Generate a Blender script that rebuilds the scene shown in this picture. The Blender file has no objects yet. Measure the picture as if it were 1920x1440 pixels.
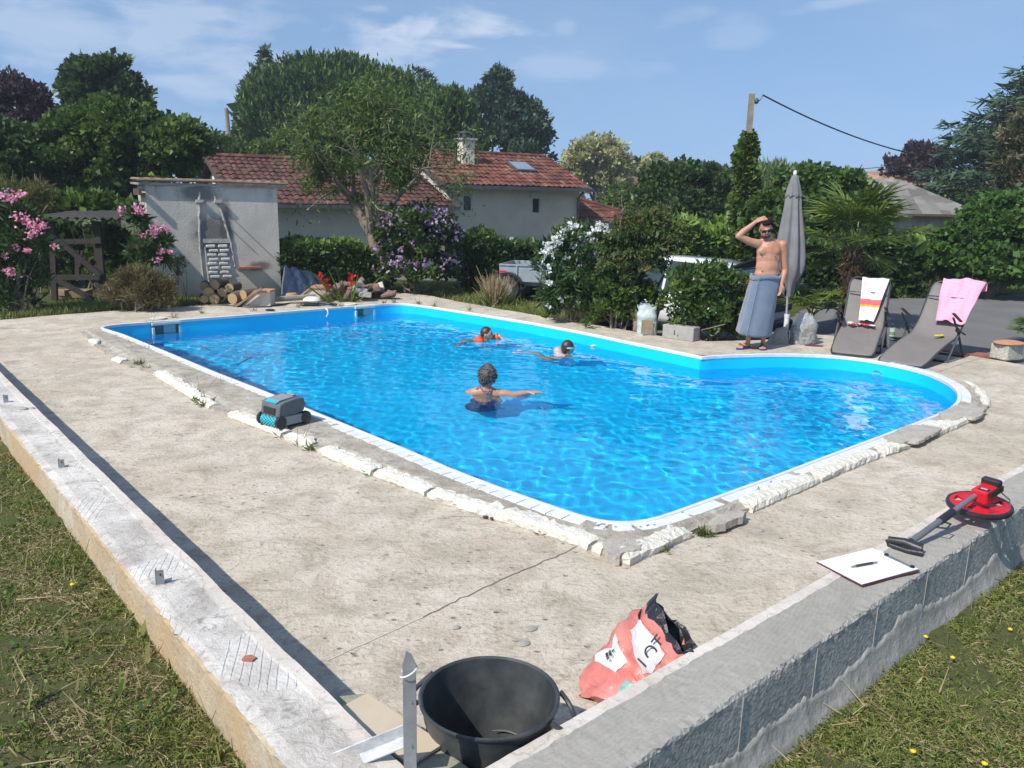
import bpy, bmesh, math, random
import numpy as np
from mathutils import Vector, Matrix, geometry
R = math.radians
rng = np.random.default_rng(7)
random.seed(7)
scn = bpy.context.scene
COL = scn.collection
# ------------------------------------------------------------ camera
F, HC, ROLL, CH = 1520.0, 376.0, R(1.1), 1.92
PITCH = math.atan((720 - HC) / F)
cam = bpy.data.cameras.new('camera'); camo = bpy.data.objects.new('camera', cam); COL.objects.link(camo)
cam.sensor_width = 36; cam.lens = F / 1920 * 36; cam.clip_start = .05; cam.clip_end = 3000
_r0 = Vector((1, 0, 0)); _u0 = Vector((0, math.sin(PITCH), math.cos(PITCH))); _f = Vector((0, math.cos(PITCH), -math.sin(PITCH)))
_r = _r0 * math.cos(ROLL) + _u0 * math.sin(ROLL); _u = _u0 * math.cos(ROLL) - _r0 * math.sin(ROLL)
mw = Matrix((( _r.x, _u.x, -_f.x, 0), (_r.y, _u.y, -_f.y, 0), (_r.z, _u.z, -_f.z, CH), (0, 0, 0, 1)))
camo.matrix_world = mw
scn.camera = camo
def ray(px, py):
 x = (px - 960) / F; y = -(py - 720) / F
 return _r * x + _u * y + _f
def at(px, py, z=0.0):
 d = ray(px, py); t = (z - CH) / d.z
 return Vector((d.x * t, d.y * t, z))
def atY(px, py, Y):
 d = ray(px, py); t = Y / d.y
 return Vector((d.x * t, Y, CH + d.z * t))
def mpp(Y):            # metres per photo pixel at distance Y
 return Y / F * math.cos(PITCH) ** 0
# ------------------------------------------------------------ light
SUN_EL, SUN_AZ = R(46), R(44.5)      # azimuth: direction the light travels, from +x towards +y
ld = Vector((math.cos(SUN_EL) * math.cos(SUN_AZ), math.cos(SUN_EL) * math.sin(SUN_AZ), -math.sin(SUN_EL)))
sun = bpy.data.lights.new('sun', 'SUN'); suno = bpy.data.objects.new('sun', sun); COL.objects.link(suno)
sun.energy = 4.0; sun.angle = R(.53); sun.color = (1, .955, .88)
suno.rotation_euler = (-ld).to_track_quat('Z', 'Y').to_euler(); suno.location = (-20, -15, 30)
scn.view_settings.view_transform = 'Standard'; scn.view_settings.look = 'None'
scn.view_settings.exposure = 0.36; scn.view_settings.gamma = 1.0
world = bpy.data.worlds.new('World'); scn.world = world; world.use_nodes = True
wn = world.node_tree.nodes; wl = world.node_tree.links
bg = wn['Background']
sky = wn.new('ShaderNodeTexSky'); sky.sky_type = 'NISHITA'; sky.sun_disc = False
sky.sun_elevation = SUN_EL
sx, sy = -ld.x, -ld.y
sky.sun_rotation = math.atan2(sx, sy)
sky.altitude = 50; sky.air_density = 1.0; sky.dust_density = 0.3; sky.ozone_density = 1.0
bg.inputs['Strength'].default_value = 0.125
def sky_clouds():
 """thin summer clouds mixed into the sky colour, by direction"""
 tc = wn.new('ShaderNodeTexCoord')
 def math_(op, a, b=None, c=None, clamp=False):
  n = wn.new('ShaderNodeMath'); n.operation = op; n.use_clamp = clamp
  for i, v in enumerate((a, b, c)):
   if v is None: continue
   if isinstance(v, (int, float)): n.inputs[i].default_value = v
   else: wl.new(v, n.inputs[i])
  return n.outputs[0]
 def noise(scale, detail, dist=0, sc=(1, 1, 1)):
  mp = wn.new('ShaderNodeMapping'); wl.new(tc.outputs['Generated'], mp.inputs[0]); mp.inputs['Scale'].default_value = sc
  n = wn.new('ShaderNodeTexNoise'); n.inputs['Scale'].default_value = scale; n.inputs['Detail'].default_value = detail
  n.inputs['Roughness'].default_value = .55; n.inputs['Distortion'].default_value = dist
  wl.new(mp.outputs[0], n.inputs['Vector']); return n.outputs['Fac']
 fine = noise(9, 8, .3, (1, 1, 3.2)); big = noise(3.5, 6, .2, (1, 1, 2.5))
 tot = None
 # (px, py, half-width px, half-height px, strength, softness)
 blobs = [(60, 50, 520, 110, .5), (380, 90, 330, 90, .55), (830, 75, 160, 50, .95), (900, 55, 80, 40, .8), (740, 98, 150, 40, .7), (1060, 122, 110, 26, .25),
    (1230, 125, 55, 20, .22), (1268, 30, 58, 20, .28), (1380, 60, 60, 30, .22), (715, 14, 40, 20, .5), (1060, 50, 20, 22, .25), (1580, 2, 110, 12, .35), (100, 190, 220, 60, .35)]
 for (px, py, hw, hh, st) in blobs:
  d = ray(px, py).normalized()
  dx = (ray(px + hw, py).normalized() - d); dy = (ray(px, py + hh).normalized() - d)
  ax, ay = dx.normalized() / dx.length, dy.normalized() / dy.length
  def dot(v, off):
   n = wn.new('ShaderNodeVectorMath'); n.operation = 'DOT_PRODUCT'; wl.new(tc.outputs['Generated'], n.inputs[0]); n.inputs[1].default_value = v
   return math_('SUBTRACT', n.outputs['Value'], off)
  u = dot(ax, ax.dot(d)); v = dot(ay, ay.dot(d))
  r2 = math_('ADD', math_('MULTIPLY', u, u), math_('MULTIPLY', v, v))
  fall = math_('SUBTRACT', 1.0, math_('SQRT', r2), clamp=False)
  m = math_('ADD', fall, math_('MULTIPLY', math_('SUBTRACT', fine, .5), 6.5))
  m = math_('MULTIPLY', math_('MULTIPLY', m, 1.0, clamp=True), st)
  m = math_('MULTIPLY', m, math_('MULTIPLY', math_('ADD', fall, .5), 1.6, clamp=True))
  tot = m if tot is None else math_('MAXIMUM', tot, m)
 veil = math_('MULTIPLY', math_('SUBTRACT', big, .48, clamp=True), .6, clamp=True)
 tot = math_('ADD', tot, veil, clamp=True)
 tot = math_('MULTIPLY', tot, .55)
 mix = wn.new('ShaderNodeMix'); mix.data_type = 'RGBA'
 wl.new(tot, mix.inputs[0])
 hs = wn.new('ShaderNodeMix'); hs.data_type = 'RGBA'; hs.blend_type = 'MULTIPLY'; hs.inputs[0].default_value = 1
 # hazy summer air: flatten the fall-off towards the horizon
 sp = wn.new('ShaderNodeSeparateXYZ'); wl.new(tc.outputs['Generated'], sp.inputs[0]); cb = wn.new('ShaderNodeCombineXYZ')
 wl.new(sp.outputs[0], cb.inputs[0]); wl.new(sp.outputs[1], cb.inputs[1]); wl.new(math_('MULTIPLY_ADD', math_('MAXIMUM', sp.outputs[2], 0.0), .62, .25), cb.inputs[2])
 wl.new(cb.outputs[0], sky.inputs[0])
 wl.new(sky.outputs[0], hs.inputs[6]); hs.inputs[7].default_value = (1.10, 1.16, 1.16, 1)
 wl.new(hs.outputs[2], mix.inputs[6]); mix.inputs[7].default_value = (5.6, 5.9, 6.6, 1)
 wl.new(mix.outputs[2], bg.inputs['Color'])
sky_clouds()
scn.cycles.use_denoising = True
scn.cycles.max_bounces = 8; scn.cycles.transparent_max_bounces = 12; scn.cycles.transmission_bounces = 6
scn.cycles.sample_clamp_indirect = 4
# ------------------------------------------------------------ materials
def new_mat(name):
 m = bpy.data.materials.new(name); m.use_nodes = True
 return m, m.node_tree.nodes, m.node_tree.links, m.node_tree.nodes['Principled BSDF']
class NT:
 def __init__(s, m): s.n = m.node_tree.nodes; s.l = m.node_tree.links; s.tc = s.n.new('ShaderNodeTexCoord')
 def put(s, sock, v):
  if isinstance(v, bpy.types.NodeSocket): s.l.new(v, sock)
  else:
   if hasattr(sock.default_value, '__len__') and not hasattr(v, '__len__'): v = (v,) * len(sock.default_value)
   if hasattr(v, '__len__') and len(sock.default_value) == 4 and len(v) == 3: v = (*v, 1)
   sock.default_value = v
 def coord(s, scale=(1, 1, 1), rot=(0, 0, 0), kind='Object', loc=(0, 0, 0)):
  mp = s.n.new('ShaderNodeMapping'); s.l.new(s.tc.outputs[kind], mp.inputs[0])
  mp.inputs['Scale'].default_value = scale; mp.inputs['Rotation'].default_value = rot; mp.inputs['Location'].default_value = loc
  return mp.outputs[0]
 def noise(s, scale, detail=5, rough=.55, vec=None, dist=0, out='Fac'):
  n = s.n.new('ShaderNodeTexNoise'); n.inputs['Scale'].default_value = scale; n.inputs['Detail'].default_value = detail
  n.inputs['Roughness'].default_value = rough; n.inputs['Distortion'].default_value = dist
  s.l.new(vec if vec is not None else s.coord(), n.inputs['Vector']); return n.outputs[out]
 def vor(s, scale, vec=None, feature='F1', out='Distance', rand=1):
  n = s.n.new('ShaderNodeTexVoronoi'); n.feature = feature; n.inputs['Scale'].default_value = scale; n.inputs['Randomness'].default_value = rand
  s.l.new(vec if vec is not None else s.coord(), n.inputs['Vector']); return n.outputs[out]
 def ramp(s, fac, stops, interp='LINEAR'):
  n = s.n.new('ShaderNodeValToRGB'); n.color_ramp.interpolation = interp
  e = n.color_ramp.elements
  while len(e) < len(stops): e.new(.5)
  for i, (p, c) in enumerate(stops):
   e[i].position = p; e[i].color = (*c, 1) if hasattr(c, '__len__') else (c, c, c, 1)
  s.l.new(fac, n.inputs[0]); return n.outputs[0]
 def mix(s, fac, a, b, blend='MIX'):
  n = s.n.new('ShaderNodeMix'); n.data_type = 'RGBA'; n.blend_type = blend
  s.put(n.inputs[0], fac); s.put(n.inputs[6], a); s.put(n.inputs[7], b); return n.outputs[2]
 def math(s, op, a, b=0, c=0, clamp=False):
  n = s.n.new('ShaderNodeMath'); n.operation = op; n.use_clamp = clamp
  s.put(n.inputs[0], a); s.put(n.inputs[1], b)
  if op in ('MULTIPLY_ADD', 'COMPARE', 'SMOOTH_MIN'): s.put(n.inputs[2], c)
  return n.outputs[0]
 def bump(s, h, strength=.5, dist=.01, normal=None):
  n = s.n.new('ShaderNodeBump'); n.inputs['Strength'].default_value = strength; n.inputs['Distance'].default_value = dist
  s.l.new(h, n.inputs['Height'])
  if normal is not None: s.l.new(normal, n.inputs['Normal'])
  return n.outputs[0]
 def attr(s, name, out='Fac'):
  n = s.n.new('ShaderNodeAttribute'); n.attribute_name = name; return n.outputs[out]
 def sep(s, vec):
  n = s.n.new('ShaderNodeSeparateXYZ'); s.l.new(vec, n.inputs[0]); return n.outputs
MATS = {}
def simple(name, col, rough=.6, col2=None, scale=8, bump=0, bscale=40, metal=0, spec=.5, bdist=.005, coat=0, detail=5, kind='Object'):
 """plain procedural material: two-tone noise and a bump"""
 if name in MATS: return MATS[name]
 m, n, l, b = new_mat(name); t = NT(m)
 c2 = col2 if col2 is not None else tuple(c * .72 for c in col)
 co = t.coord(kind=kind)
 f = t.ramp(t.noise(scale, detail, .6, co), [(.35, 0), (.68, 1)])
 l.new(t.mix(f, col, c2), b.inputs['Base Color'])
 b.inputs['Roughness'].default_value = rough; b.inputs['Metallic'].default_value = metal
 b.inputs['Specular IOR Level'].default_value = spec; b.inputs['Coat Weight'].default_value = coat
 if bump: l.new(t.bump(t.noise(bscale, 6, .6, co), bump, bdist), b.inputs['Normal'])
 MATS[name] = m; return m
# ------------------------------------------------------------ mesh helpers
def tag(o, label=None, cat=None, group=None, kind=None):
 if label: o['label'] = label
 if cat: o['category'] = cat
 if group: o['group'] = group
 if kind: o['kind'] = kind
 return o
def empty(name, loc=(0, 0, 0), rz=0, label=None, cat=None, group=None):
 o = bpy.data.objects.new(name, None); COL.objects.link(o); o.empty_display_size = .2
 o.location = loc; o.rotation_euler = (0, 0, rz); return tag(o, label, cat, group)
def base_inv(parent):
 m = Matrix.Identity(4)
 while parent is not None:
  m = (Matrix.Translation(parent.location) @ parent.rotation_euler.to_matrix().to_4x4()) @ m
  parent = parent.parent
 return m.inverted()
def basis(rot):
 return np.array(rot.to_3x3() if isinstance(rot, Matrix) else Matrix.Rotation(rot, 3, 'Z')) if rot is not None else np.eye(3)
class MB:
 def __init__(s): s.v = []; s.f = []; s.m = []; s.n = 0; s.uv = []; s.cur = 0
 def add(s, v, f, mi=None):
  v = np.asarray(v, float).reshape(-1, 3); o = s.n; s.v.append(v); s.n += len(v)
  for q in f: s.f.append([i + o for i in q]); s.m.append(s.cur if mi is None else mi)
  return s
 def box(s, c, d, rot=None, mi=None, taper=1.0, bev=0):
  """box centred at c with size d; taper scales the top"""
  x, y, z = d[0] / 2, d[1] / 2, d[2] / 2; t = taper
  if bev:
   b = min(bev, x * .9, y * .9, z * .9); vs = []; fs = []
   for k, (zz, e) in enumerate(((-z, b), (-z + b, 0), (z - b, 0), (z, b))):
    sc = 1 + (t - 1) * (zz + z) / (2 * z)
    for (a, q) in ((-1, -1), (1, -1), (1, 1), (-1, 1)):
     px, py = x * sc, y * sc
     p1 = (a * (px - e), q * (py - e - b)) ; p2 = (a * (px - e - b), q * (py - e))
     pr = (p1, p2) if (a * q) > 0 else (p2, p1)
     for p in pr: vs.append((p[0], p[1], zz))
   for k in range(3):
    for i in range(8): j = (i + 1) % 8; fs.append((k * 8 + i, k * 8 + j, k * 8 + 8 + j, k * 8 + 8 + i))
   fs.append(tuple(range(7, -1, -1))); fs.append(tuple(range(24, 32)))
   v = np.array(vs)
  else:
   v = np.array([(-x, -y, -z), (x, -y, -z), (x, y, -z), (-x, y, -z), (-x * t, -y * t, z), (x * t, -y * t, z), (x * t, y * t, z), (-x * t, y * t, z)])
   fs = [(0, 3, 2, 1), (4, 5, 6, 7), (0, 1, 5, 4), (1, 2, 6, 5), (2, 3, 7, 6), (3, 0, 4, 7)]
  return s.add(v @ basis(rot).T + np.array(c), fs, mi)
 def tube(s, pts, r, n=8, mi=None, cap=True, flat=1.0):
  """tapered tube through pts; r number or per-point list; flat squashes the second axis"""
  P = [Vector(p) for p in pts]; rr = [r] * len(P) if not hasattr(r, '__len__') else r
  vs = []; fs = []; up = None
  for i, p in enumerate(P):
   d = (P[min(i + 1, len(P) - 1)] - P[max(i - 1, 0)]).normalized()
   if up is None: up = Vector((0, 0, 1)) if abs(d.z) < .9 else Vector((1, 0, 0))
   a = up.cross(d).normalized(); b = d.cross(a).normalized(); up = b
   for k in range(n):
    t = 2 * math.pi * k / n; vs.append(p + (a * math.cos(t) + b * math.sin(t) * flat) * rr[i])
  for i in range(len(P) - 1):
   for k in range(n):
    k2 = (k + 1) % n; fs.append((i * n + k, i * n + k2, (i + 1) * n + k2, (i + 1) * n + k))
  if cap: fs.append(tuple(range(n - 1, -1, -1))); fs.append(tuple((len(P) - 1) * n + k for k in range(n)))
  return s.add([tuple(v) for v in vs], fs, mi)
 def lathe(s, prof, c=(0, 0, 0), n=24, mi=None, sx=1, sy=1, rot=None, cap=False):
  vs = []; fs = []
  for (r, z) in prof:
   for k in range(n): t = 2 * math.pi * k / n; vs.append((r * sx * math.cos(t), r * sy * math.sin(t), z))
  for i in range(len(prof) - 1):
   for k in range(n): k2 = (k + 1) % n; fs.append((i * n + k, i * n + k2, (i + 1) * n + k2, (i + 1) * n + k))
  if cap: fs.append(tuple(range(n - 1, -1, -1))); fs.append(tuple((len(prof) - 1) * n + k for k in range(n)))
  return s.add(np.array(vs) @ basis(rot).T + np.array(c), fs, mi)
 def ell(s, c, r, rot=None, n=16, m=10, mi=None):
  vs = [(0, 0, -1)]; fs = []
  for i in range(1, m):
   ph = -math.pi / 2 + math.pi * i / m
   for k in range(n): t = 2 * math.pi * k / n; vs.append((math.cos(ph) * math.cos(t), math.cos(ph) * math.sin(t), math.sin(ph)))
  vs.append((0, 0, 1)); last = len(vs) - 1
  for k in range(n):
   k2 = (k + 1) % n; fs.append((0, 1 + k2, 1 + k)); fs.append((last, 1 + (m - 2) * n + k, 1 + (m - 2) * n + k2))
   for i in range(m - 2): fs.append((1 + i * n + k, 1 + i * n + k2, 1 + (i + 1) * n + k2, 1 + (i + 1) * n + k))
  v = np.array(vs) * (np.array(r) if hasattr(r, '__len__') else r)
  return s.add(v @ basis(rot).T + np.array(c), fs, mi)
 def prism(s, poly, z0, z1, mi=None, rot=None, c=(0, 0, 0)):
  n = len(poly)
  v = np.array([(p[0], p[1], z0) for p in poly] + [(p[0], p[1], z1) for p in poly])
  fs = [tuple(range(n - 1, -1, -1)), tuple(range(n, 2 * n))] + [(i, (i + 1) % n, n + (i + 1) % n, n + i) for i in range(n)]
  return s.add(v @ basis(rot).T + np.array(c), fs, mi)
 def grid(s, G, mi=None, closed=False):
  """G: array (a, b, 3)"""
  G = np.asarray(G, float); a, b = G.shape[:2]; fs = []
  for i in range(a - 1):
   for j in range(b - 1 if not closed else b):
    j2 = (j + 1) % b; fs.append((i * b + j, (i + 1) * b + j, (i + 1) * b + j2, i * b + j2))
  return s.add(G.reshape(-1, 3), fs, mi)
 def build(s, name, mat, parent=None, world=False, smooth=False, solid=0, bevel=0, sub=0):
  me = bpy.data.meshes.new(name); V = np.concatenate(s.v)
  if world and parent is not None:
   mi_ = np.array(base_inv(parent)); V = V @ mi_[:3, :3].T + mi_[:3, 3]
  me.from_pydata(V.tolist(), [], s.f)
  for mm in (mat if isinstance(mat, (list, tuple)) else [mat]): me.materials.append(mm)
  if isinstance(mat, (list, tuple)): me.polygons.foreach_set('material_index', s.m)
  if smooth:
   me.polygons.foreach_set('use_smooth', [True] * len(me.polygons))
   if smooth != 2: me.set_sharp_from_angle(angle=R(40))
  me.update()
  o = bpy.data.objects.new(name, me); COL.objects.link(o); o.parent = parent
  if solid:
   md = o.modifiers.new('solid', 'SOLIDIFY'); md.thickness = solid; md.offset = 0
  if bevel:
   md = o.modifiers.new('bevel', 'BEVEL'); md.width = bevel; md.segments = 2; md.limit_method = 'ANGLE'
  if sub:
   md = o.modifiers.new('sub', 'SUBSURF'); md.levels = sub; md.render_levels = sub
  return o
def raw_mesh(name, V, k, mat, parent=None, attrs=None, smooth=False, mi=None):
 """many k-gons laid out consecutively in V"""
 V = np.asarray(V, np.float32).reshape(-1, 3); nf = len(V) // k
 if parent is not None:
  mi_ = np.array(base_inv(parent)); V = (V @ mi_[:3, :3].T + mi_[:3, 3]).astype(np.float32)
 me = bpy.data.meshes.new(name)
 me.vertices.add(len(V)); me.vertices.foreach_set('co', V.ravel())
 me.loops.add(nf * k); me.loops.foreach_set('vertex_index', np.arange(nf * k, dtype=np.int32))
 me.polygons.add(nf); me.polygons.foreach_set('loop_start', np.arange(0, nf * k, k, dtype=np.int32))
 for mm in (mat if isinstance(mat, (list, tuple)) else [mat]): me.materials.append(mm)
 if mi is not None: me.polygons.foreach_set('material_index', np.asarray(mi, np.int32))
 for nm, a in (attrs or {}).items():
  at_ = me.attributes.new(nm, 'FLOAT', 'POINT'); at_.data.foreach_set('value', np.asarray(a, np.float32))
 me.update(calc_edges=True)
 o = bpy.data.objects.new(name, me); COL.objects.link(o); o.parent = parent
 return o
def inside(poly, X, Y):
 poly = np.asarray(poly)[:, :2]; c = np.zeros(X.shape, bool); n = len(poly); j = n - 1
 for i in range(n):
  xi, yi = poly[i]; xj, yj = poly[j]
  with np.errstate(divide='ignore', invalid='ignore'):
   t = ((yi > Y) != (yj > Y)) & (X < (xj - xi) * (Y - yi) / (yj - yi + 1e-12) + xi)
  c ^= t; j = i
 return c
def dist_poly(poly, X, Y):
 """distance to the outline"""
 poly = np.asarray(poly)[:, :2]; d = np.full(X.shape, 1e9)
 for i in range(len(poly)):
  a = poly[i]; b = poly[(i + 1) % len(poly)]; e = b - a; L = (e ** 2).sum() + 1e-12
  t = np.clip(((X - a[0]) * e[0] + (Y - a[1]) * e[1]) / L, 0, 1)
  d = np.minimum(d, np.hypot(X - a[0] - t * e[0], Y - a[1] - t * e[1]))
 return d
def resample(poly, step, closed=True):
 P = np.asarray(poly, float); Q = np.vstack([P, P[:1]]) if closed else P
 seg = np.hypot(*(np.diff(Q[:, :2], axis=0)).T); s = np.concatenate([[0], np.cumsum(seg)])
 n = max(3, int(s[-1] / step)); t = np.linspace(0, s[-1], n + (0 if closed else 1), endpoint=not closed)
 return np.stack([np.interp(t, s, Q[:, k]) for k in range(Q.shape[1])], 1)
def smooth_poly(P, it=2, closed=True):
 P = np.asarray(P, float)
 for _ in range(it): P = .25 * np.roll(P, 1, 0) + .5 * P + .25 * np.roll(P, -1, 0)
 return P
def offset_poly(P, d):
 P = np.asarray(P, float); t = np.roll(P, -1, 0) - np.roll(P, 1, 0); t /= np.linalg.norm(t[:, :2], axis=1)[:, None] + 1e-9
 n = np.stack([t[:, 1], -t[:, 0]], 1)
 area = .5 * np.sum(P[:, 0] * np.roll(P[:, 1], -1) - np.roll(P[:, 0], -1) * P[:, 1])
 if area < 0: n = -n
 return P[:, :2] + n * (d if np.isscalar(d) else np.asarray(d)[:, None])
# ============================================================ GROUND, DECK, POOL
POOLPX = [(188,615),(200,611),(225,608.5),(330,601),(450,592),(560,583),(660,575),(735,569.5),(757,569.2),(777,571.5),(830,579),(900,590),(1000,606),(1100,625),(1200,646),(1317,670),(1340,668),(1400,665.5),(1460,664.5),(1520,665.5),(1580,669),(1640,677),(1700,689),(1740,700),(1775,716),(1793,730),(1798,742),(1795,755),(1780,768),(1740,785),(1655,817),(1550,856),(1450,894),(1350,930),(1250,966),(1215,977),(1190,981),(1165,982),(1138,981),(1110,975),(1050,955),(950,920),(850,882),(780,851),(700,818),(600,777),(500,736),(400,697),(300,655),(230,627),(196,616.5)]
LIP = .05; WATER = -.12; FLOOR = -.98; HW = .30
notch = np.array(at(1317, 670, LIP))[:2]
pool_raw = [at(x, y, LIP) for x, y in POOLPX]
pool = resample(np.array([[p.x, p.y] for p in pool_raw]), .08)
ps = smooth_poly(pool, 3)
keep = np.hypot(*(pool - notch).T) < .25
pool = np.where(keep[:, None], pool, ps)
N1 = np.array([.762, .648]); M1 = np.array([.731, .682])      # left wall normal / near wall direction
# wall lines (world)
LWi = [np.array(at(x, y, HW))[:2] for x, y in [(0,697),(113,807),(267,960),(433,1120),(630,1313)]]
NWi = [np.array(at(x, y, HW))[:2] for x, y in [(904,1440),(1040,1368),(1315,1214),(1540,1082),(1773,953),(1920,869)]]
def fit(P):
 P = np.array(P); c = P.mean(0); d = np.linalg.svd(P - c)[2][0]; return c, d
lc, ld2 = fit(LWi); nc, nd2 = fit(NWi)
if ld2[1] < 0: ld2 = -ld2
if nd2[0] < 0: nd2 = -nd2
ln = np.array([-ld2[1], ld2[0]]); ln = ln if ln[0] < 0 else -ln      # outwards (left)
nn = np.array([nd2[1], -nd2[0]]); nn = nn if nn[1] < 0 else -nn      # outwards (towards the camera, right)
WT = .265
def lw(s, o=0): return lc + ld2 * s + ln * o
def nw(s, o=0): return nc + nd2 * s + nn * o
A_ = np.array([ld2, -nd2]).T; sol = np.linalg.solve(A_, nc - lc); s_l0, s_n0 = sol    # corner of the inner faces
# deck outline
def W(px, py, z=0): p = at(px, py, z); return (p.x, p.y)
deck_far = [W(*p) for p in [(1980,697),(1920,684),(1835,669),(1748,655),(1669,638),(1600,632),(1532,627),(1500,629),(1430,637),(1330,640),(1300,637),(1250,632),(1150,615),(1010,592),(900,573),(800,553),(735,548),(660,552),(600,556),(545,557),(500,562),(400,570),(320,577),(200,584),(100,591),(0,600),(-160,612)]]
rag = []
for i, p in enumerate(deck_far[:-1]):
 q = deck_far[i + 1]; n = max(1, int(math.dist(p, q) / .25))
 for k in range(n):
  t = k / n; rag.append((p[0] + (q[0] - p[0]) * t + random.uniform(-.025, .025), p[1] + (q[1] - p[1]) * t + random.uniform(-.025, .025)))
rag.append(deck_far[-1])
deck_out = [tuple((lw(s_l0, WT * .5) + nw(s_n0, WT * .5) - lw(s_l0))), tuple(nw(9.5, WT * .5)), tuple(nw(9.5, -1.5))] + rag + [tuple(lw(8.5, -1.0)), tuple(lw(8.5, WT * .5))]
def concrete(name, base, dark, light, pits=1.0, sc=1.0):
 m, n, l, b = new_mat(name); t = NT(m); co = t.coord()
 big = t.noise(.55 * sc, 4, .6, co, .4); mid = t.noise(3.2 * sc, 6, .65, co, .6); fine = t.noise(38 * sc, 5, .7, co)
 stre = t.noise(7 * sc, 6, .7, t.coord((1, 1.35, 1), (0, 0, R(-38))), 1.6)
 c = t.mix(t.ramp(big, [(.35, 0), (.65, 1)]), base, light)
 c = t.mix(t.ramp(mid, [(.42, 0), (.68, .85)]), c, dark)
 c = t.mix(t.ramp(stre, [(.53, 0), (.70, .7)]), c, tuple(x * .62 for x in dark))
 c = t.mix(t.ramp(t.noise(1.3 * sc, 3, .5, t.coord(loc=(5, 3, 0))), [(.55, 0), (.75, .35)]), c, (dark[0] * 1.15, dark[1] * .95, dark[2] * .8))
 sp = t.ramp(fine, [(.53, 0), (.68, .6)])
 c = t.mix(sp, c, tuple(x * .55 for x in dark))
 c = t.mix(t.ramp(t.noise(55 * sc, 3, .6, t.coord(loc=(2, 8, 1))), [(.6, 0), (.75, .6)]), c, tuple(min(.8, x * 1.35) for x in light))
 pv = t.vor(9 * sc, t.coord((1, 1.5, 1), (0, 0, R(-30))), rand=1)
 pitm = t.ramp(t.math('ADD', pv, t.math('MULTIPLY', fine, .3)), [(.18, 1), (.29, 0)])
 pit = t.math('MULTIPLY', pitm, t.ramp(t.noise(1.6 * sc, 3, .6, t.coord(loc=(1, 1, 4))), [(.42, 0), (.55, 1)]))
 pit = t.math('MULTIPLY', pit, .65 * pits)
 c = t.mix(pit, c, tuple(x * .4 for x in dark))
 l.new(c, b.inputs['Base Color']); b.inputs['Roughness'].default_value = .92; b.inputs['Specular IOR Level'].default_value = .25
 h = t.math('ADD', t.math('MULTIPLY', fine, .5), t.math('MULTIPLY', stre, .8)); h = t.math('SUBTRACT', h, t.math('MULTIPLY', pit, 1.2))
 h = t.math('ADD', h, t.math('MULTIPLY', mid, .6))
 l.new(t.bump(h, 1.0, .016), b.inputs['Normal'])
 MATS[name] = m; return m
m_deck = concrete('deck_concrete', (.53, .465, .37), (.375, .32, .245), (.64, .57, .47))
m_cop = concrete('coping_concrete', (.43, .385, .315), (.27, .235, .19), (.52, .475, .40), .5, 1.6)
def poly_mesh(outer, hole, z, name, mat, depth=.4):
 """flat polygon with a hole and side walls going down"""
 bm = bmesh.new(); loops = []
 for L_ in [outer] + ([hole] if hole is not None else []):
  vs = [bm.verts.new((p[0], p[1], z)) for p in L_]; loops.append(vs)
  for i in range(len(vs)): bm.edges.new((vs[i], vs[(i + 1) % len(vs)]))
 bmesh.ops.triangle_fill(bm, use_beauty=True, use_dissolve=False, edges=bm.edges[:], normal=(0, 0, 1))
 for f in bm.faces:
  if f.normal.z < 0: f.normal_flip()
 for vs in loops:
  lo = [bm.verts.new((v.co.x, v.co.y, z - depth)) for v in vs]; n = len(vs)
  for i in range(n): bm.faces.new((vs[i], vs[(i + 1) % n], lo[(i + 1) % n], lo[i]))
 me = bpy.data.meshes.new(name); bm.to_mesh(me); bm.free(); me.materials.append(mat)
 o = bpy.data.objects.new(name, me); COL.objects.link(o); return o
# outer line of the raised coping
COPPX = [(150,622),(167,640),(213,677),(290,703),(400,770),(440,785),(513,813),(594,847),(669,881),(752,910),(836,945),(965,984),(1086,1023),(1152,1050),(1175,1060),(1235,1031),(1300,1003),(1400,962),(1540,901),(1655,854),(1718,836),(1764,814),(1823,788),(1851,767),(1850,753),(1833,733),(1811,722),(1780,712)]
cop_near = [np.array(W(*p)) for p in COPPX]
# far sides: offset of the pool by 0.3
i0 = int(np.argmin(np.hypot(*(pool - np.array(W(196,618,LIP))).T))); i1 = int(np.argmin(np.hypot(*(pool - np.array(W(1755,706,LIP))).T)))
off = offset_poly(smooth_poly(pool, 6), .26)
rng_i = [(i0 + k) % len(pool) for k in range((i1 - i0) % len(pool))][6:-6]
cop_outer = np.array(list(reversed(cop_near)) + [off[i] for i in rng_i])     # runs with the pool outline
cop_outer = resample(cop_outer, .05)
cop_outer = smooth_poly(cop_outer, 2)
deck = poly_mesh(deck_out, [tuple(p) for p in offset_poly(resample(pool, .25), .06)], 0, 'deck', m_deck, .5)
tag(deck, kind='structure')
# coping slab: columns from the lip to the outer edge
def nearest_on(poly, P):
 Q = np.roll(poly, -1, 0); E = Q - poly; L_ = (E ** 2).sum(1)
 out = []
 for p in P:
  t = np.clip(((p - poly) * E).sum(1) / L_, 0, 1); c = poly + E * t[:, None]; k = np.argmin(((c - p) ** 2).sum(1)); out.append(c[k])
 return np.array(out)
pin = offset_poly(pool, .012)
cin = nearest_on(pin, cop_outer)
cin = smooth_poly(cin, 6)
d_near = np.array([min(np.hypot(*(p - q)) for q in cop_near[::1]) for p in cop_outer])
near_mask = np.zeros(len(cop_outer));
cn_rs = resample(np.array(cop_near), .05, False)
for i, p in enumerate(cop_outer): near_mask[i] = 1 if np.min(np.hypot(*(cn_rs - p).T)) < .06 else 0
near_mask = np.convolve(np.concatenate([near_mask[-10:], near_mask, near_mask[:10]]), np.ones(21) / 21, 'same')[10:-10]
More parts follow.
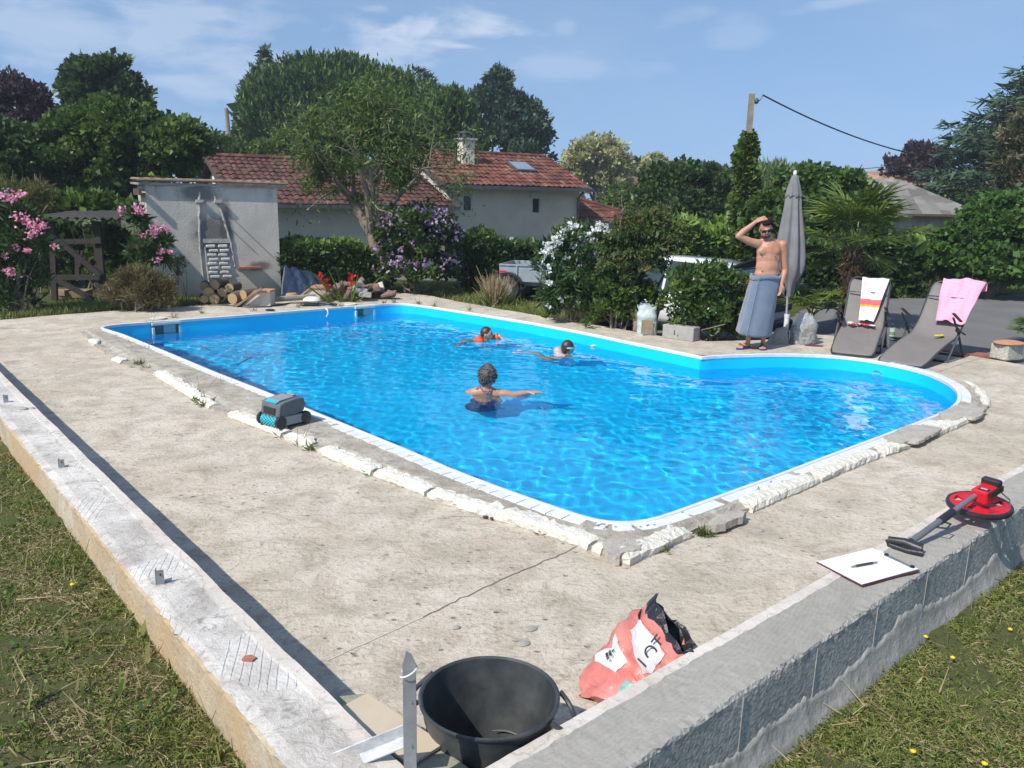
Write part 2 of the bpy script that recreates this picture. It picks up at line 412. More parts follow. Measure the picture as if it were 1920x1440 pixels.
nz = lambda n, k, seed=0: np.convolve(np.random.default_rng(seed).normal(size=n + k), np.ones(k) / math.sqrt(k), 'valid')[:n]
n_ = len(cop_outer); us = [0, .12, .25, .4, .55, .7, .82, .92, 1.0, 1.0]
G = np.zeros((n_, len(us), 3)); r1 = nz(n_, 3, 1); r2 = nz(n_, 5, 2)
for j, u in enumerate(us):
 jit = (.012 * r1 if j >= 7 else 0)
 xy = cin * (1 - u) + cop_outer * u; dirv = cop_outer - cin; dirv /= np.linalg.norm(dirv, axis=1)[:, None] + 1e-9
 G[:, j, :2] = xy + dirv * (jit if np.isscalar(jit) else jit[:, None])
 top = near_mask * LIP + (1 - near_mask) * (LIP * (1 - u) + .006 * u)
 if u > .8: top = top - near_mask * .022
 G[:, j, 2] = top + .003 * np.random.default_rng(j).normal(size=n_) * (1 if 0 < u < 1 else .3)
G[:, -1, 2] = -.01; G[:, -1, :2] += .006 * r2[:, None] * 0
b = MB(); b.grid(np.concatenate([G, G[:1]], 0)); cop = b.build('pool_coping', m_cop, smooth=False); tag(cop, kind='structure')
# ------------------------------------------------ basin and water
m_liner, n, l, bb = new_mat('pool_liner'); t = NT(m_liner)
l.new(t.mix(t.ramp(t.noise(1.1, 3, .5), [(.3, 0), (.7, 1)]), (.001, .52, .84), (.003, .59, .90)), bb.inputs['Base Color']); bb.inputs['Roughness'].default_value = .45
l.new(t.bump(t.noise(2.5, 3, .5), .15, .02), bb.inputs['Normal'])
b = MB(); V = []
zs = [LIP, -.05, WATER - .02, -.4, -.7, FLOOR]
ring = resample(pool, .1)
Gp = np.zeros((len(zs), len(ring), 3))
for i, z in enumerate(zs): Gp[i, :, :2] = ring; Gp[i, :, 2] = z
b.grid(Gp[::-1], closed=True)
tris = geometry.tessellate_polygon([[Vector((p[0], p[1], 0)) for p in ring]])
b.add([(p[0], p[1], FLOOR) for p in ring], [list(t_) for t_ in tris])
basin = b.build('pool_basin', m_liner, smooth=True); tag(basin, kind='structure')
def wave_h(X, Y):
 r = np.random.default_rng(11); H = np.zeros_like(X)
 for lam, amp, n in ((1.7, .0032, 7), (.8, .0016, 12), (.42, .0012, 18), (.22, .0011, 26), (.12, .0006, 28)):
  for _ in range(n):
   th = r.normal(.9, .95); L_ = lam * r.uniform(.75, 1.35); k = 2 * math.pi / L_
   H += amp * math.sqrt(2. / n) * r.uniform(.6, 1.4) * np.sin(k * (X * math.cos(th) + Y * math.sin(th)) + r.uniform(0, 6.28))
 # calmer and rougher patches
 return H * (.8 + .45 * np.sin(X * .7 + 1.1 * np.sin(Y * .5)) * np.cos(Y * .6 + .8))
STEP = .028
mn = pool.min(0) - .05; mx = pool.max(0) + .05
xs = np.arange(mn[0], mx[0], STEP); ys = np.arange(mn[1], mx[1], STEP); X, Y = np.meshgrid(xs, ys, indexing='ij')
ins = inside(offset_poly(pool, .03), X, Y)
H = WATER + wave_h(X, Y)
idx = -np.ones(X.shape, int);
okq = ins[:-1, :-1] & ins[1:, :-1] & ins[1:, 1:] & ins[:-1, 1:]
use = np.zeros(X.shape, bool)
for a in (0, 1):
 for c in (0, 1): use[a:a + okq.shape[0], c:c + okq.shape[1]] |= okq
idx[use] = np.arange(use.sum())
a, c = np.nonzero(okq)
F_ = np.stack([idx[a, c], idx[a + 1, c], idx[a + 1, c + 1], idx[a, c + 1]], 1)
me = bpy.data.meshes.new('water'); VV = np.stack([X[use], Y[use], H[use]], 1).astype(np.float32)
me.vertices.add(len(VV)); me.vertices.foreach_set('co', VV.ravel()); me.loops.add(F_.size); me.loops.foreach_set('vertex_index', F_.astype(np.int32).ravel())
me.polygons.add(len(F_)); me.polygons.foreach_set('loop_start', np.arange(0, F_.size, 4, dtype=np.int32)); me.polygons.foreach_set('use_smooth', np.ones(len(F_), bool)); me.update(calc_edges=True)
m_water = bpy.data.materials.new('pool_water'); m_water.use_nodes = True; nt = m_water.node_tree; nt.nodes.remove(nt.nodes['Principled BSDF'])
gl = nt.nodes.new('ShaderNodeBsdfGlass'); gl.inputs['IOR'].default_value = 1.333; gl.inputs['Roughness'].default_value = 0; gl.inputs['Color'].default_value = (.93, .985, 1, 1)
nt.links.new(gl.outputs[0], nt.nodes['Material Output'].inputs[0])
me.materials.append(m_water)
water = bpy.data.objects.new('water', me); COL.objects.link(water); tag(water, kind='structure')
sun.cycles.is_caustics_light = True
water.cycles.is_caustics_caster = True; basin.cycles.is_caustics_receiver = True
# ============================================================ LOW WALLS, GROUND
def plaster_mat(name, base, dark, stain=None, combs=False, rough_b=.8):
 m, n, l, b = new_mat(name); t = NT(m); co = t.coord()
 c = t.mix(t.ramp(t.noise(3, 6, .65, co, .5), [(.38, 0), (.66, 1)]), base, dark)
 c = t.mix(t.ramp(t.noise(14, 6, .7, co, 1.0), [(.54, 0), (.68, .8)]), c, tuple(x * .62 for x in dark))
 c = t.mix(t.ramp(t.noise(60, 4, .6, co), [(.58, 0), (.75, .45)]), c, tuple(x * .5 for x in dark))
 h = t.math('ADD', t.noise(14, 6, .7, co, 1.0), t.math('MULTIPLY', t.noise(55, 5, .6, co), .5))
 if combs:
  w = n.new('ShaderNodeTexWave'); w.wave_type = 'BANDS'; w.bands_direction = 'X'; w.inputs['Scale'].default_value = 14; w.inputs['Distortion'].default_value = 2.5
  w.inputs['Detail'].default_value = 1
  l.new(t.coord((1, .2, 1), (0, 0, -math.atan2(ld2[1], ld2[0]) + R(90) - R(6))), w.inputs['Vector'])
  pm = t.ramp(t.vor(3.2, t.coord((1, 1, 1), loc=(3, 1, 0)), out='Color'), [(.66, 0), (.70, 1)], 'CONSTANT')
  line = t.ramp(w.outputs['Fac'], [(.05, 1), (.16, 0)])
  line = t.math('MULTIPLY', line, pm)
  c = t.mix(t.math('MULTIPLY', line, .10), c, (.30, .27, .25)); c = t.mix(t.math('MULTIPLY', pm, .3), c, (.72, .69, .64))
  h = t.math('SUBTRACT', h, t.math('MULTIPLY', line, .3))
 ck = t.ramp(t.vor(4.5, t.mix(.12, co, t.noise(6, 4, .6, co, out='Color')), 'DISTANCE_TO_EDGE'), [(.0, 1), (.022, 0)]); ck = t.math('MULTIPLY', ck, t.ramp(t.noise(2, 3, .5, t.coord(loc=(7, 2, 2))), [(.46, 0), (.64, .35)])); c = t.mix(ck, c, tuple(x * .4 for x in dark)); h = t.math('SUBTRACT', h, t.math('MULTIPLY', ck, .5))
 if stain:
  c = t.mix(t.ramp(t.noise(2.2, 4, .6, t.coord((1, 1, .5), loc=(4, 4, 1)), .4), [(.40, 0), (.60, .95)]), c, stain)
 l.new(c, b.inputs['Base Color']); b.inputs['Roughness'].default_value = .93; b.inputs['Specular IOR Level'].default_value = .2
 l.new(t.bump(h, rough_b, .012), b.inputs['Normal']); MATS[name] = m; return m
m_lime = plaster_mat('lime_plaster', (.65, .61, .555), (.38, .345, .305), None, True)
m_ochre = plaster_mat('ochre_plaster', (.54, .47, .36), (.34, .27, .19), (.47, .34, .20))
m_strip = plaster_mat('pale_render', (.66, .60, .53), (.54, .48, .41), None, False, .4)
def swirl_concrete(name, base, dark):
 m, n, l, b = new_mat(name); t = NT(m); co = t.coord()
 sw = t.noise(6, 7, .72, t.coord((1, 1, 1), (0, 0, R(-42))), 2.6)
 arc = n.new('ShaderNodeTexWave'); arc.wave_type = 'RINGS'; arc.rings_direction = 'Z'; arc.inputs['Scale'].default_value = 16; arc.inputs['Distortion'].default_value = 9; arc.inputs['Detail'].default_value = 4
 arc.inputs['Detail Scale'].default_value = .5; l.new(t.coord(loc=(2.6, -5.5, 0)), arc.inputs['Vector'])
 c = t.mix(t.ramp(sw, [(.35, 0), (.68, 1)]), base, dark)
 c = t.mix(t.ramp(t.noise(1.1, 4, .6, co), [(.4, 0), (.65, .45)]), c, (.27, .25, .215))
 c = t.mix(t.math('MULTIPLY', arc.outputs['Fac'], .10), c, tuple(x * 1.3 for x in base))
 c = t.mix(t.ramp(t.noise(90, 3, .6, co), [(.62, 0), (.75, .6)]), c, (.16, .15, .13))
 l.new(c, b.inputs['Base Color']); b.inputs['Roughness'].default_value = .9; b.inputs['Specular IOR Level'].default_value = .25
 h = t.math('ADD', t.math('MULTIPLY', arc.outputs['Fac'], .10), t.noise(40, 6, .7, co)); l.new(t.bump(h, .55, .008), b.inputs['Normal'])
 MATS[name] = m; return m
m_screed = swirl_concrete('cement_screed', (.40, .375, .33), (.29, .27, .235))
m_block, n, l, b_ = new_mat('concrete_block'); t = NT(m_block); co = t.coord()
bc = t.mix(t.ramp(t.noise(3, 5, .6, co), [(.4, 0), (.65, 1)]), (.52, .49, .43), (.42, .395, .35)); bc = t.mix(t.ramp(t.noise(45, 4, .7, co), [(.45, 0), (.7, .8)]), bc, (.15, .15, .145))
l.new(bc, b_.inputs['Base Color']); b_.inputs['Roughness'].default_value = .95
l.new(t.bump(t.math('ADD', t.noise(48, 5, .75, co), t.vor(60, co)), .8, .007), b_.inputs['Normal'])
m_smear = simple('smeared_mortar', (.37, .355, .32), .9, (.27, .255, .22), 9, .8, 30, bdist=.01)
def wall_grid(fn, s0, s1, outer_bottom, name, mats, ragged, seed, step=.03, top_w=.03):
 """fn(s, o) -> xy; cross-section from the outer foot over the top to the inner foot"""
 S = np.arange(s0, s1, step); r = np.random.default_rng(seed)
 cols = [(WT, outer_bottom, 0), (WT, HW * .35, .05), (WT, HW - .045, .06), (WT, HW - .02, .3), (WT - .006, HW - .006, 1), (WT * .82, HW + .002, .25), (WT * .6, HW, .25), (WT * .4, HW + .001, .25), (.062, HW + .001, .2), (.052, HW + .004, .3), (0.004, HW + .004, .3), (0, HW - .006, .3), (0, -.03, 0)]
 mi = [2, 2, 2, 2, 0, 0, 0, 0, 0, 1, 1, 1]
 G = np.zeros((len(S), len(cols), 3)); e = np.convolve(r.normal(size=len(S) + 6), np.ones(7) / math.sqrt(7), 'valid'); e2 = r.normal(size=len(S)); e3 = np.convolve(r.normal(size=len(S) + 10), np.ones(11) / 3.3, 'valid')
 for j, (o, z, k) in enumerate(cols):
  jit = ragged * k * (.3 * e + .6 * r.normal(size=len(S)))
  if j in (8, 9): jit = .0035 * e3 + .002 * e2; k = .3
  if j in (10, 11): jit = .0015 * e3
  for i, s in enumerate(S): G[i, j, :2] = fn(s, o + jit[i])
  G[:, j, 2] = z + (ragged * .25 * k * r.normal(size=len(S)) if 3 <= j <= 11 else 0)
 b = MB(); b.grid(G[:, ::-1]); b.m = [mi[::-1][q % (len(cols) - 1)] for q in range(len(b.f))]
 a0 = G[0]; a1 = G[-1]
 b.add(a0, [list(range(len(cols)))], 2); b.add(a1, [list(range(len(cols) - 1, -1, -1))], 2)
 o = b.build(name, mats); return o
wl_ = wall_grid(lw, s_l0 + .02, 8.2, -.05, 'left_wall', [m_lime, m_strip, m_ochre], .006, 3)
wl_.name = 'low_wall'; tag(wl_, 'low wall with flaking white plaster top and ochre stained side along the left lawn', 'wall')
wr_ = wall_grid(nw, s_n0 - 1.2, 8.8, -.3, 'low_wall', [m_screed, m_strip, m_block], .008, 4)
tag(wr_, 'low concrete block wall with grey screed top between the deck and the right lawn', 'wall')
# mortar joints and the rough smeared foot on the block wall
b = MB()
for k, s in enumerate(np.arange(s_n0 + .1, 8.5, .5)):
 p0 = nw(s, WT + .002); p1 = nw(s + .01, WT + .005)
 b.tube([(*nw(s, WT + .001), -.12), (*nw(s + .008, WT + .001), .1), (*nw(s + .012, WT + .001), HW - .03)], [.003, .002, .0025], 5)
b.build('mortar_joint', m_smear, wr_)
S = np.arange(s_n0 - 1.0, 8.6, .02); r_ = np.random.default_rng(9)
hgt = .06 + .045 * np.sin(S * 4.1) * np.sin(S * 1.7 + 1) + .03 * np.abs(np.convolve(r_.normal(size=len(S) + 14), np.ones(15) / 4, 'valid')) + .0015 * r_.normal(size=len(S))
hgt = np.clip(hgt, .0, .2); G = np.zeros((len(S), 7, 3))
thk = np.convolve(r_.normal(size=len(S) + 8), np.ones(9) / 3, 'valid')
for j, (u, th) in enumerate(((1.0, -.004), (.99, .003), (.8, .006), (.5, .014), (.25, .028), (0, .045), (-.6, .05))):
 for i, s in enumerate(S):
  G[i, j, :2] = nw(s, WT + max(-.004, th + (.0006 * thk[i] + .0004 * r_.normal()) * (j > 0))); G[i, j, 2] = -.05 + max(.03, hgt[i] + .05) * u + (.0015 * r_.normal() if j < 4 else 0)
b = MB(); b.grid(G); o = b.build('mortar_smear', m_smear, wr_, smooth=2)
# ---------------------------------------------------------------- ground
def soil_mat(name, cols, sc=1.0):
 m, n, l, b = new_mat(name); t = NT(m); co = t.coord()
 c = t.mix(t.ramp(t.noise(.6 * sc, 5, .6, co), [(.38, 0), (.62, 1)]), cols[0], cols[1])
 c = t.mix(t.ramp(t.noise(9 * sc, 6, .7, co), [(.45, 0), (.7, 1)]), c, cols[2])
 c = t.mix(t.ramp(t.noise(60 * sc, 4, .7, co), [(.5, 0), (.7, .6)]), c, tuple(x * .4 for x in cols[0]))
 l.new(c, b.inputs['Base Color']); b.inputs['Roughness'].default_value = 1; b.inputs['Specular IOR Level'].default_value = .1
 l.new(t.bump(t.noise(50 * sc, 6, .8, co), 1, .03), b.inputs['Normal']); MATS[name] = m; return m
m_soil = soil_mat('lawn_soil', ((.15, .16, .065), (.11, .15, .045), (.20, .18, .09)))
m_field = soil_mat('far_ground', ((.06, .085, .02), (.085, .095, .03), (.11, .10, .05)), .5)
m_asph, n, l, b_ = new_mat('asphalt'); t = NT(m_asph); co = t.coord()
ac = t.mix(t.ramp(t.noise(.7, 5, .6, co), [(.35, 0), (.65, 1)]), (.115, .112, .108), (.165, .158, .15)); ac = t.mix(t.ramp(t.noise(60, 4, .8, co), [(.45, 0), (.7, .6)]), ac, (.24, .23, .22))
l.new(ac, b_.inputs['Base Color']); b_.inputs['Roughness'].default_value = .92; l.new(t.bump(t.noise(90, 4, .8, co), .8, .01), b_.inputs['Normal'])
GZ = -.06
def gz(x, y):
 y_ = np.clip((y - 20) / 9, 0, 1); c01 = lambda v: np.clip(v, 0, 1); dip = .52 * c01((y - 12.7) / 1.1) * c01((6.3 - x) / 1.4) * c01((x - .6) / 1.5) * c01((19.5 - y) / 2); return GZ - dip - 1.55 * y_ * y_ * (3 - 2 * y_) * np.clip((9.5 - x + .3 * (y - 20)) / 6, 0, 1)
dk = np.array(deck_out)
xs = np.concatenate([np.arange(-600, -60, 30), np.arange(-60, -14, 2), np.arange(-14, 14, .16), np.arange(14, 60, 2), np.arange(60, 601, 30)])
ys = np.concatenate([np.arange(-60, -4, 4), np.arange(-4, 19, .16), np.arange(19, 60, 1.2), np.arange(60, 140, 8), np.arange(140, 901, 60)])
X, Y = np.meshgrid(xs, ys, indexing='ij'); Z = gz(X, Y)
und = inside(dk, X, Y) & (dist_poly(dk, X, Y) > .2)
ndl = -( (X - lc[0]) * ln[0] + (Y - lc[1]) * ln[1]); ndn = -((X - nc[0]) * nn[0] + (Y - nc[1]) * nn[1])
Z = Z + .012 * np.sin(X * 3.1) * np.sin(Y * 2.7)
Z = np.where(und, -2.6, Z)
Z = np.where((ndl < -.02) & (Y < 14) & (Y > -3) & (X > -13), -.3, Z)
Z = np.where((ndn < -.02) & (Y < 14) & (X < 13.5) & (Y > -3.5), -.3, Z)
b = MB(); b.grid(np.stack([X, Y, Z], -1)); g = b.build('ground', m_field, smooth=2); tag(g, kind='structure')
# near lawns: left one a step higher than the right one
def lawn_patch(fn, sign, z, name, s0, s1, o1):
 S = np.arange(s0, s1, .12); O = np.concatenate([np.arange(WT - .05, 1.5, .1), np.arange(1.5, o1, .4)])
 G = np.zeros((len(O), len(S), 3)); r = np.random.default_rng(5)
 for i, o in enumerate(O):
  for j, s in enumerate(S): G[i, j, :2] = fn(s, o)
 G[:, :, 2] = z + .012 * r.normal(size=G.shape[:2]) + .02 * np.sin(G[:, :, 0] * 2.3 + 1) * np.sin(G[:, :, 1] * 2.9)
 G[-1, :, 2] = -.5; G[:, 0, 2] = np.minimum(G[:, 0, 2], -.1); G[:, -1, 2] = -.2
 b = MB(); b.grid(G if sign > 0 else G[::-1]); o = b.build(name, m_soil, smooth=2); tag(o, kind='structure'); return o
LZ, RZ = .10, -.05
lawn_patch(lw, 1, LZ, 'lawn', s_l0 - 3.5, 8.6, 6); lawn_patch(nw, -1, RZ, 'lawn', s_n0 - 3, 9.5, 6)
# asphalt drive
asp = [W(*p) for p in [(1180,617),(1180,600),(1260,585),(1420,572),(1500,566),(1680,556),(1800,556),(1920,548),(2150,545),(2500,600),(2300,720),(1990,700)]]
asp += [W(1850,664), W(1748,650), W(1669,634), W(1600,630), W(1500,627), W(1430,634), W(1300,634), W(1250,628)]
asp_ = np.array(asp); xs = np.arange(asp_[:, 0].min(), asp_[:, 0].max(), .14); ys = np.arange(asp_[:, 1].min(), asp_[:, 1].max(), .14); X, Y = np.meshgrid(xs, ys, indexing='ij'); ins = inside(asp_, X, Y)
okq = ins[:-1, :-1] & ins[1:, :-1] & ins[1:, 1:] & ins[:-1, 1:]; n2 = len(ys); a, c = np.nonzero(okq); b = MB(); b.add(np.stack([X, Y, gz(X, Y) + .028], -1).reshape(-1, 3), np.stack([a * n2 + c, (a + 1) * n2 + c, (a + 1) * n2 + c + 1, a * n2 + c + 1], 1).tolist()); o = b.build('driveway', m_asph, smooth=2); tag(o, kind='structure')
# ============================================================ VEGETATION
def leafmat(name, stops, trans=.3, rough=.5, spec=.35):
 """stops: colours from dark to light along the leaf's own random value"""
 if name in MATS: return MATS[name]
 m, n, l, b = new_mat(name); t = NT(m)
 if max(max(q) for q in stops) < .25: stops = [(a * 1.45, g * 1.32, c_ * 1.15) for a, g, c_ in stops]
 c = t.ramp(t.attr('rnd'), [(i / (len(stops) - 1), s) for i, s in enumerate(stops)])
 l.new(c, b.inputs['Base Color']); b.inputs['Roughness'].default_value = rough; b.inputs['Specular IOR Level'].default_value = spec
 tr = n.new('ShaderNodeBsdfTranslucent'); hs = n.new('ShaderNodeHueSaturation'); hs.inputs['Value'].default_value = 1.25; hs.inputs['Hue'].default_value = .485
 l.new(c, hs.inputs['Color']); l.new(hs.outputs[0], tr.inputs['Color'])
 mx = n.new('ShaderNodeMixShader'); mx.inputs[0].default_value = trans; l.new(b.outputs[0], mx.inputs[1]); l.new(tr.outputs[0], mx.inputs[2])
 l.new(mx.outputs[0], n['Material Output'].inputs[0]); MATS[name] = m; return m
m_bark = simple('bark', (.16, .125, .095), .95, (.09, .072, .06), 12, 1, 30, bdist=.02)
m_bark_pale = simple('pale_bark', (.30, .24, .18), .9, (.17, .13, .10), 9, .8, 30, bdist=.01)
def unit(v): return v / (np.linalg.norm(v, axis=-1, keepdims=True) + 1e-9)
def cards(C, L, Wd, r, axis=None, spread=1.0, normal=None, shape='diamond', sizev=.35, droop=0):
 """one leaf per centre: axis = preferred growth direction, spread = how far leaves stray from it"""
 n = len(C); A = r.normal(size=(n, 3))
 if axis is not None: A = np.asarray(axis) * np.ones((n, 3)) + A * spread
 A[:, 2] -= droop; A = unit(A)
 Nn = r.normal(size=(n, 3))
 if normal is not None: Nn = np.asarray(normal) + Nn * .6
 S = unit(np.cross(A, Nn)); s = (1 + sizev * r.normal(size=(n, 1))).clip(.4, 1.9); l_ = A * L * s; w_ = S * Wd * s * .5
 if shape == 'diamond':
  up = unit(np.cross(S, A)) * L * .1
  V = np.stack([C, C + l_ * .45 + w_ - up * s, C + l_, C + l_ * .45 - w_ - up * s], 1); k = 4
 elif shape == 'hex':
  V = np.stack([C, C + l_ * .3 + w_, C + l_ * .72 + w_ * .8, C + l_, C + l_ * .72 - w_ * .8, C + l_ * .3 - w_], 1); k = 6
 else:
  V = np.stack([C - w_, C + w_, C + l_ + w_ * .3, C + l_ - w_ * .3], 1); k = 4
 return V.reshape(-1, 3), k
def crown_points(blobs, n, r, clump=.28, nclump=26, shell=.55, under=.0):
 """points in leaf clumps spread over the shells of the blobs; returns points, outward direction, clump value"""
 vol = np.array([b[1][0] * b[1][2] for b in blobs]); share = vol / vol.sum(); P = []; D = []; K = []
 for (c, rad), sh in zip(blobs, share):
  nc = max(4, int(nclump)); m = max(20, int(n * sh)); c = np.array(c); rad = np.array(rad)
  d = unit(r.normal(size=(nc, 3))); d[:, 2] = np.where(d[:, 2] < -.5 + under, -d[:, 2], d[:, 2])
  cc = c + d * rad * (shell + (.88 - shell) * r.random((nc, 1)) ** .6 + .17 * (r.random((nc, 1)) < .16)); cr = clump * rad.mean() * (.6 + .8 * r.random(nc)); cv = r.random(nc)
  k = r.integers(0, nc, m); q = r.normal(size=(m, 3)); q = unit(q) * (r.random((m, 1)) ** .45)
  p = cc[k] + q * cr[k][:, None] * np.array([1, 1, .8]); P.append(p); D.append(unit((p - c) / rad)); K.append(cv[k])
 return np.concatenate(P), np.concatenate(D), np.concatenate(K)
def blobs_px(spec, Y, dyf=.25, r=None):
 """(px, py, rx, ry[, dY]) in photo pixels at distance Y -> world ellipsoids"""
 out = []
 for s in spec:
  px, py, rx, ry = s[:4]; dy = s[4] if len(s) > 4 else 0
  c = atY(px, py, Y + dy); k = (Y + dy) / F * 1.03
  out.append((tuple(c), (rx * k, rx * k, ry * k)))
 return out
def trunk_mb(base, top, r0, r1, limbs=5, seed=0, wob=.08, targets=None):
 r = np.random.default_rng(seed); b = MB(); base = np.array(base); top = np.array(top); n = 6
 pts = [base + (top - base) * i / n + np.array([*(r.normal(size=2) * wob * (0 < i)), 0]) for i in range(n + 1)]
 b.tube([tuple(p) for p in pts], [r0 + (r1 - r0) * (i / n) ** .8 for i in range(n + 1)], 8)
 for k in range(limbs):
  t = .45 + .5 * k / max(1, limbs); a = pts[int(t * n)]
  e = np.array(targets[k % len(targets)]) if targets is not None else a + unit(r.normal(size=3) + [0, 0, .9]) * np.linalg.norm(top - base) * .45
  mid = (a + e) / 2 + r.normal(size=3) * np.linalg.norm(e - a) * .08
  b.tube([tuple(a), tuple(mid), tuple(e)], [r1 * .9 + (r0 - r1) * .2, r1 * .6, r1 * .2], 6)
 return b
def tree(name, label, cat, spec, Y, px, py0, n, leaf, mat, seed, group=None, trunk_r=.18, axis=None, spread=1, asp=.55, clump=.28, nclump=26, shell=.55, base_z=None, droop=0, shape='diamond', bark=None, under=0, crown_name='crown'):
 r = np.random.default_rng(seed); bl = blobs_px(spec, Y)
 if base_z is None: base_z = float(gz(np.array(atY(px, 400, Y).x), np.array(float(Y))))
 bp = atY(px, py0, Y); root = empty(name, (bp.x, Y, base_z), 0, label, cat, group)
 P, D, K = crown_points(bl, n, r, clump, nclump, shell, under)
 ax = (D + np.array([0, 0, .2])) if axis is None else (D * .35 + np.array(axis))
 V, k = cards(P, leaf, leaf * asp, r, ax, spread, droop=droop, shape=shape)
 rnd = np.repeat((K * .5 + r.random(len(P)) * .5), k)
 raw_mesh(crown_name, V, k, mat, root, {'rnd': rnd})
 zc = max(b[0][2] for b in bl); big = max(bl, key=lambda b: b[1][0])
 tb = trunk_mb((bp.x, Y, base_z - .1), (big[0][0], big[0][1], big[0][2]), trunk_r, trunk_r * .4, 5, seed, targets=[b[0] for b in bl])
 tb.build('trunk', bark or m_bark, root, world=True, smooth=True)
 return root
G_DARK = [(.016, .038, .013), (.032, .068, .018), (.065, .11, .028)]
G_MID = [(.026, .056, .013), (.055, .105, .020), (.105, .17, .035)]
G_LIGHT = [(.04, .085, .014), (.075, .15, .022), (.13, .22, .04)]
lm_dark = leafmat('leaf_dark', G_DARK); lm_mid = leafmat('leaf_mid', G_MID); lm_light = leafmat('leaf_light', G_LIGHT)
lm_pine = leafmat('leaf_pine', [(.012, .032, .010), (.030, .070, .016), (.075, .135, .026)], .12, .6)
lm_spruce = leafmat('leaf_spruce', [(.014, .034, .022), (.030, .062, .038), (.055, .095, .055)], .1, .6)
lm_blue = leafmat('leaf_bluegreen', [(.012, .032, .022), (.026, .058, .036), (.055, .095, .055)], .15, .5)
lm_purple = leafmat('leaf_purple', [(.024, .014, .020), (.040, .026, .035), (.070, .050, .062)], .25)
lm_cream = leafmat('leaf_cream', [(.10, .14, .04), (.36, .36, .15), (.62, .58, .34)], .25)
lm_almond = leafmat('leaf_almond', [(.030, .064, .016), (.065, .115, .028), (.115, .17, .05)], .3)
lm_dry = leafmat('dry_grass', [(.20, .15, .075), (.36, .28, .15), (.55, .46, .28)], .3, .8, .1)
GB = 'trees behind the garden'
# far to near -------------------------------------------------
tree('plum_tree', 'purple-leaved plum tree standing at the left edge of the photo', 'tree', [(10,200,60,55),(50,205,38,50),(-30,230,60,70),(70,200,22,30),(20,255,50,40)], 27, 30, 400, 11000, .15, lm_purple, 1, GB, .15, clump=.34, nclump=34, spread=1.2)
tree('broadleaf_tree', 'tall dark broadleaf tree with a rounded top rising above the wide green bank at left', 'tree', [(195,160,58,50),(160,180,36,55),(235,195,45,50),(262,225,32,45),(150,235,50,50),(205,250,75,60)], 30, 205, 420, 26000, .18, lm_dark, 2, GB, .25, clump=.3, nclump=34, asp=.75)
tree('hazel_tree', 'wide bright green leafy tree directly behind the rendered shed', 'tree', [(190,300,100,90),(120,330,75,90),(290,310,80,75),(315,305,48,60),(230,240,75,50),(330,270,60,45),(130,260,50,45),(235,370,90,50)], 20.5, 230, 480, 62000, .115, lm_mid, 3, GB, .2, clump=.26, nclump=60, asp=.8)
tree('laurel_tree', 'dark green shrubby tree at the left edge behind the pink flowers', 'tree', [(20,300,65,70),(-40,320,60,80),(60,340,45,60),(20,400,80,60)], 19.5, 20, 500, 20000, .11, lm_dark, 4, GB, .15, clump=.28, nclump=50, asp=.7)
tree('hedge_tree', 'low dark green tree behind the ridge of the long tiled roof', 'tree', [(400,290,45,40),(450,300,45,34),(500,300,40,30),(545,290,40,40)], 36, 450, 420, 15000, .17, lm_mid, 5, GB, .2, clump=.3, nclump=30)
tree('spruce_tree', 'dark spruce with drooping branches showing left of the big pine', 'tree', [(498,118,8,26),(488,160,22,16),(478,200,30,16),(482,240,38,18),(470,265,36,16),(500,205,35,70),(510,280,50,40)], 52, 500, 420, 7500, .34, lm_spruce, 6, GB, .25, axis=(0, 0, -.45), spread=.7, asp=.45, clump=.36, nclump=20)
def pine(label, spec, Y, px, n, seed, tuft=.46):
 """umbrella pine: dense dome of upright needle tufts"""
 r = np.random.default_rng(seed); bl = blobs_px(spec, Y); bz = float(gz(np.array(atY(px, 400, Y).x), np.array(float(Y)))); bx = atY(px, 400, Y).x
 root = empty('pine_tree', (bx, Y, bz), 0, label, 'tree', GB); P = []; K = []; D = []
 for (c, rad) in bl:
  m = int(n * rad[0] * rad[2] / sum(b[1][0] * b[1][2] for b in bl)); d = unit(r.normal(size=(m, 3))); d[:, 2] = np.where(d[:, 2] < -.35, -d[:, 2], d[:, 2])
  lump = 1 + .06 * np.sin(d[:, :1] * 9 + 2 * c[0]) * np.sin(d[:, 2:] * 8 + c[2]) + .05 * np.sin(d[:, 1:2] * 13)
  P.append(np.array(c) + d * np.array(rad) * lump * (.80 + .2 * r.random((m, 1)))); D.append(d); K.append(r.random(m))
 P = np.concatenate(P); D = np.concatenate(D); K = np.concatenate(K)
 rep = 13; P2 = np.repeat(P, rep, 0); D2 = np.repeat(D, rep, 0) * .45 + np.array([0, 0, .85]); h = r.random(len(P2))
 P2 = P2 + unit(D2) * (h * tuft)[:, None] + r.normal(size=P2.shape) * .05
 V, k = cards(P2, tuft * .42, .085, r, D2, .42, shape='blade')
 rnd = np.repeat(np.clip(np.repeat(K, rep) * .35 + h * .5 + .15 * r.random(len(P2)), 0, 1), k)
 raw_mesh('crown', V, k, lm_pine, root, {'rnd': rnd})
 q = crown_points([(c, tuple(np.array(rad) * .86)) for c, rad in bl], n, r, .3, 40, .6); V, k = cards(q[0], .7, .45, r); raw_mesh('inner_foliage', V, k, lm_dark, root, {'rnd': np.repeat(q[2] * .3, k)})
 big = max(bl, key=lambda b: b[1][0]); trunk_mb((bx, Y, bz - .1), tuple(big[0]), .4, .18, 6, seed, .1, [b[0] for b in bl]).build('trunk', m_bark, root, world=True, smooth=True)
pine('huge round-topped stone pine towering behind the long tiled roof', [(620,232,150,102),(560,240,100,92),(720,242,110,88),(640,182,90,52),(500,240,45,80),(780,250,55,60)], 46, 640, 5200, 7)
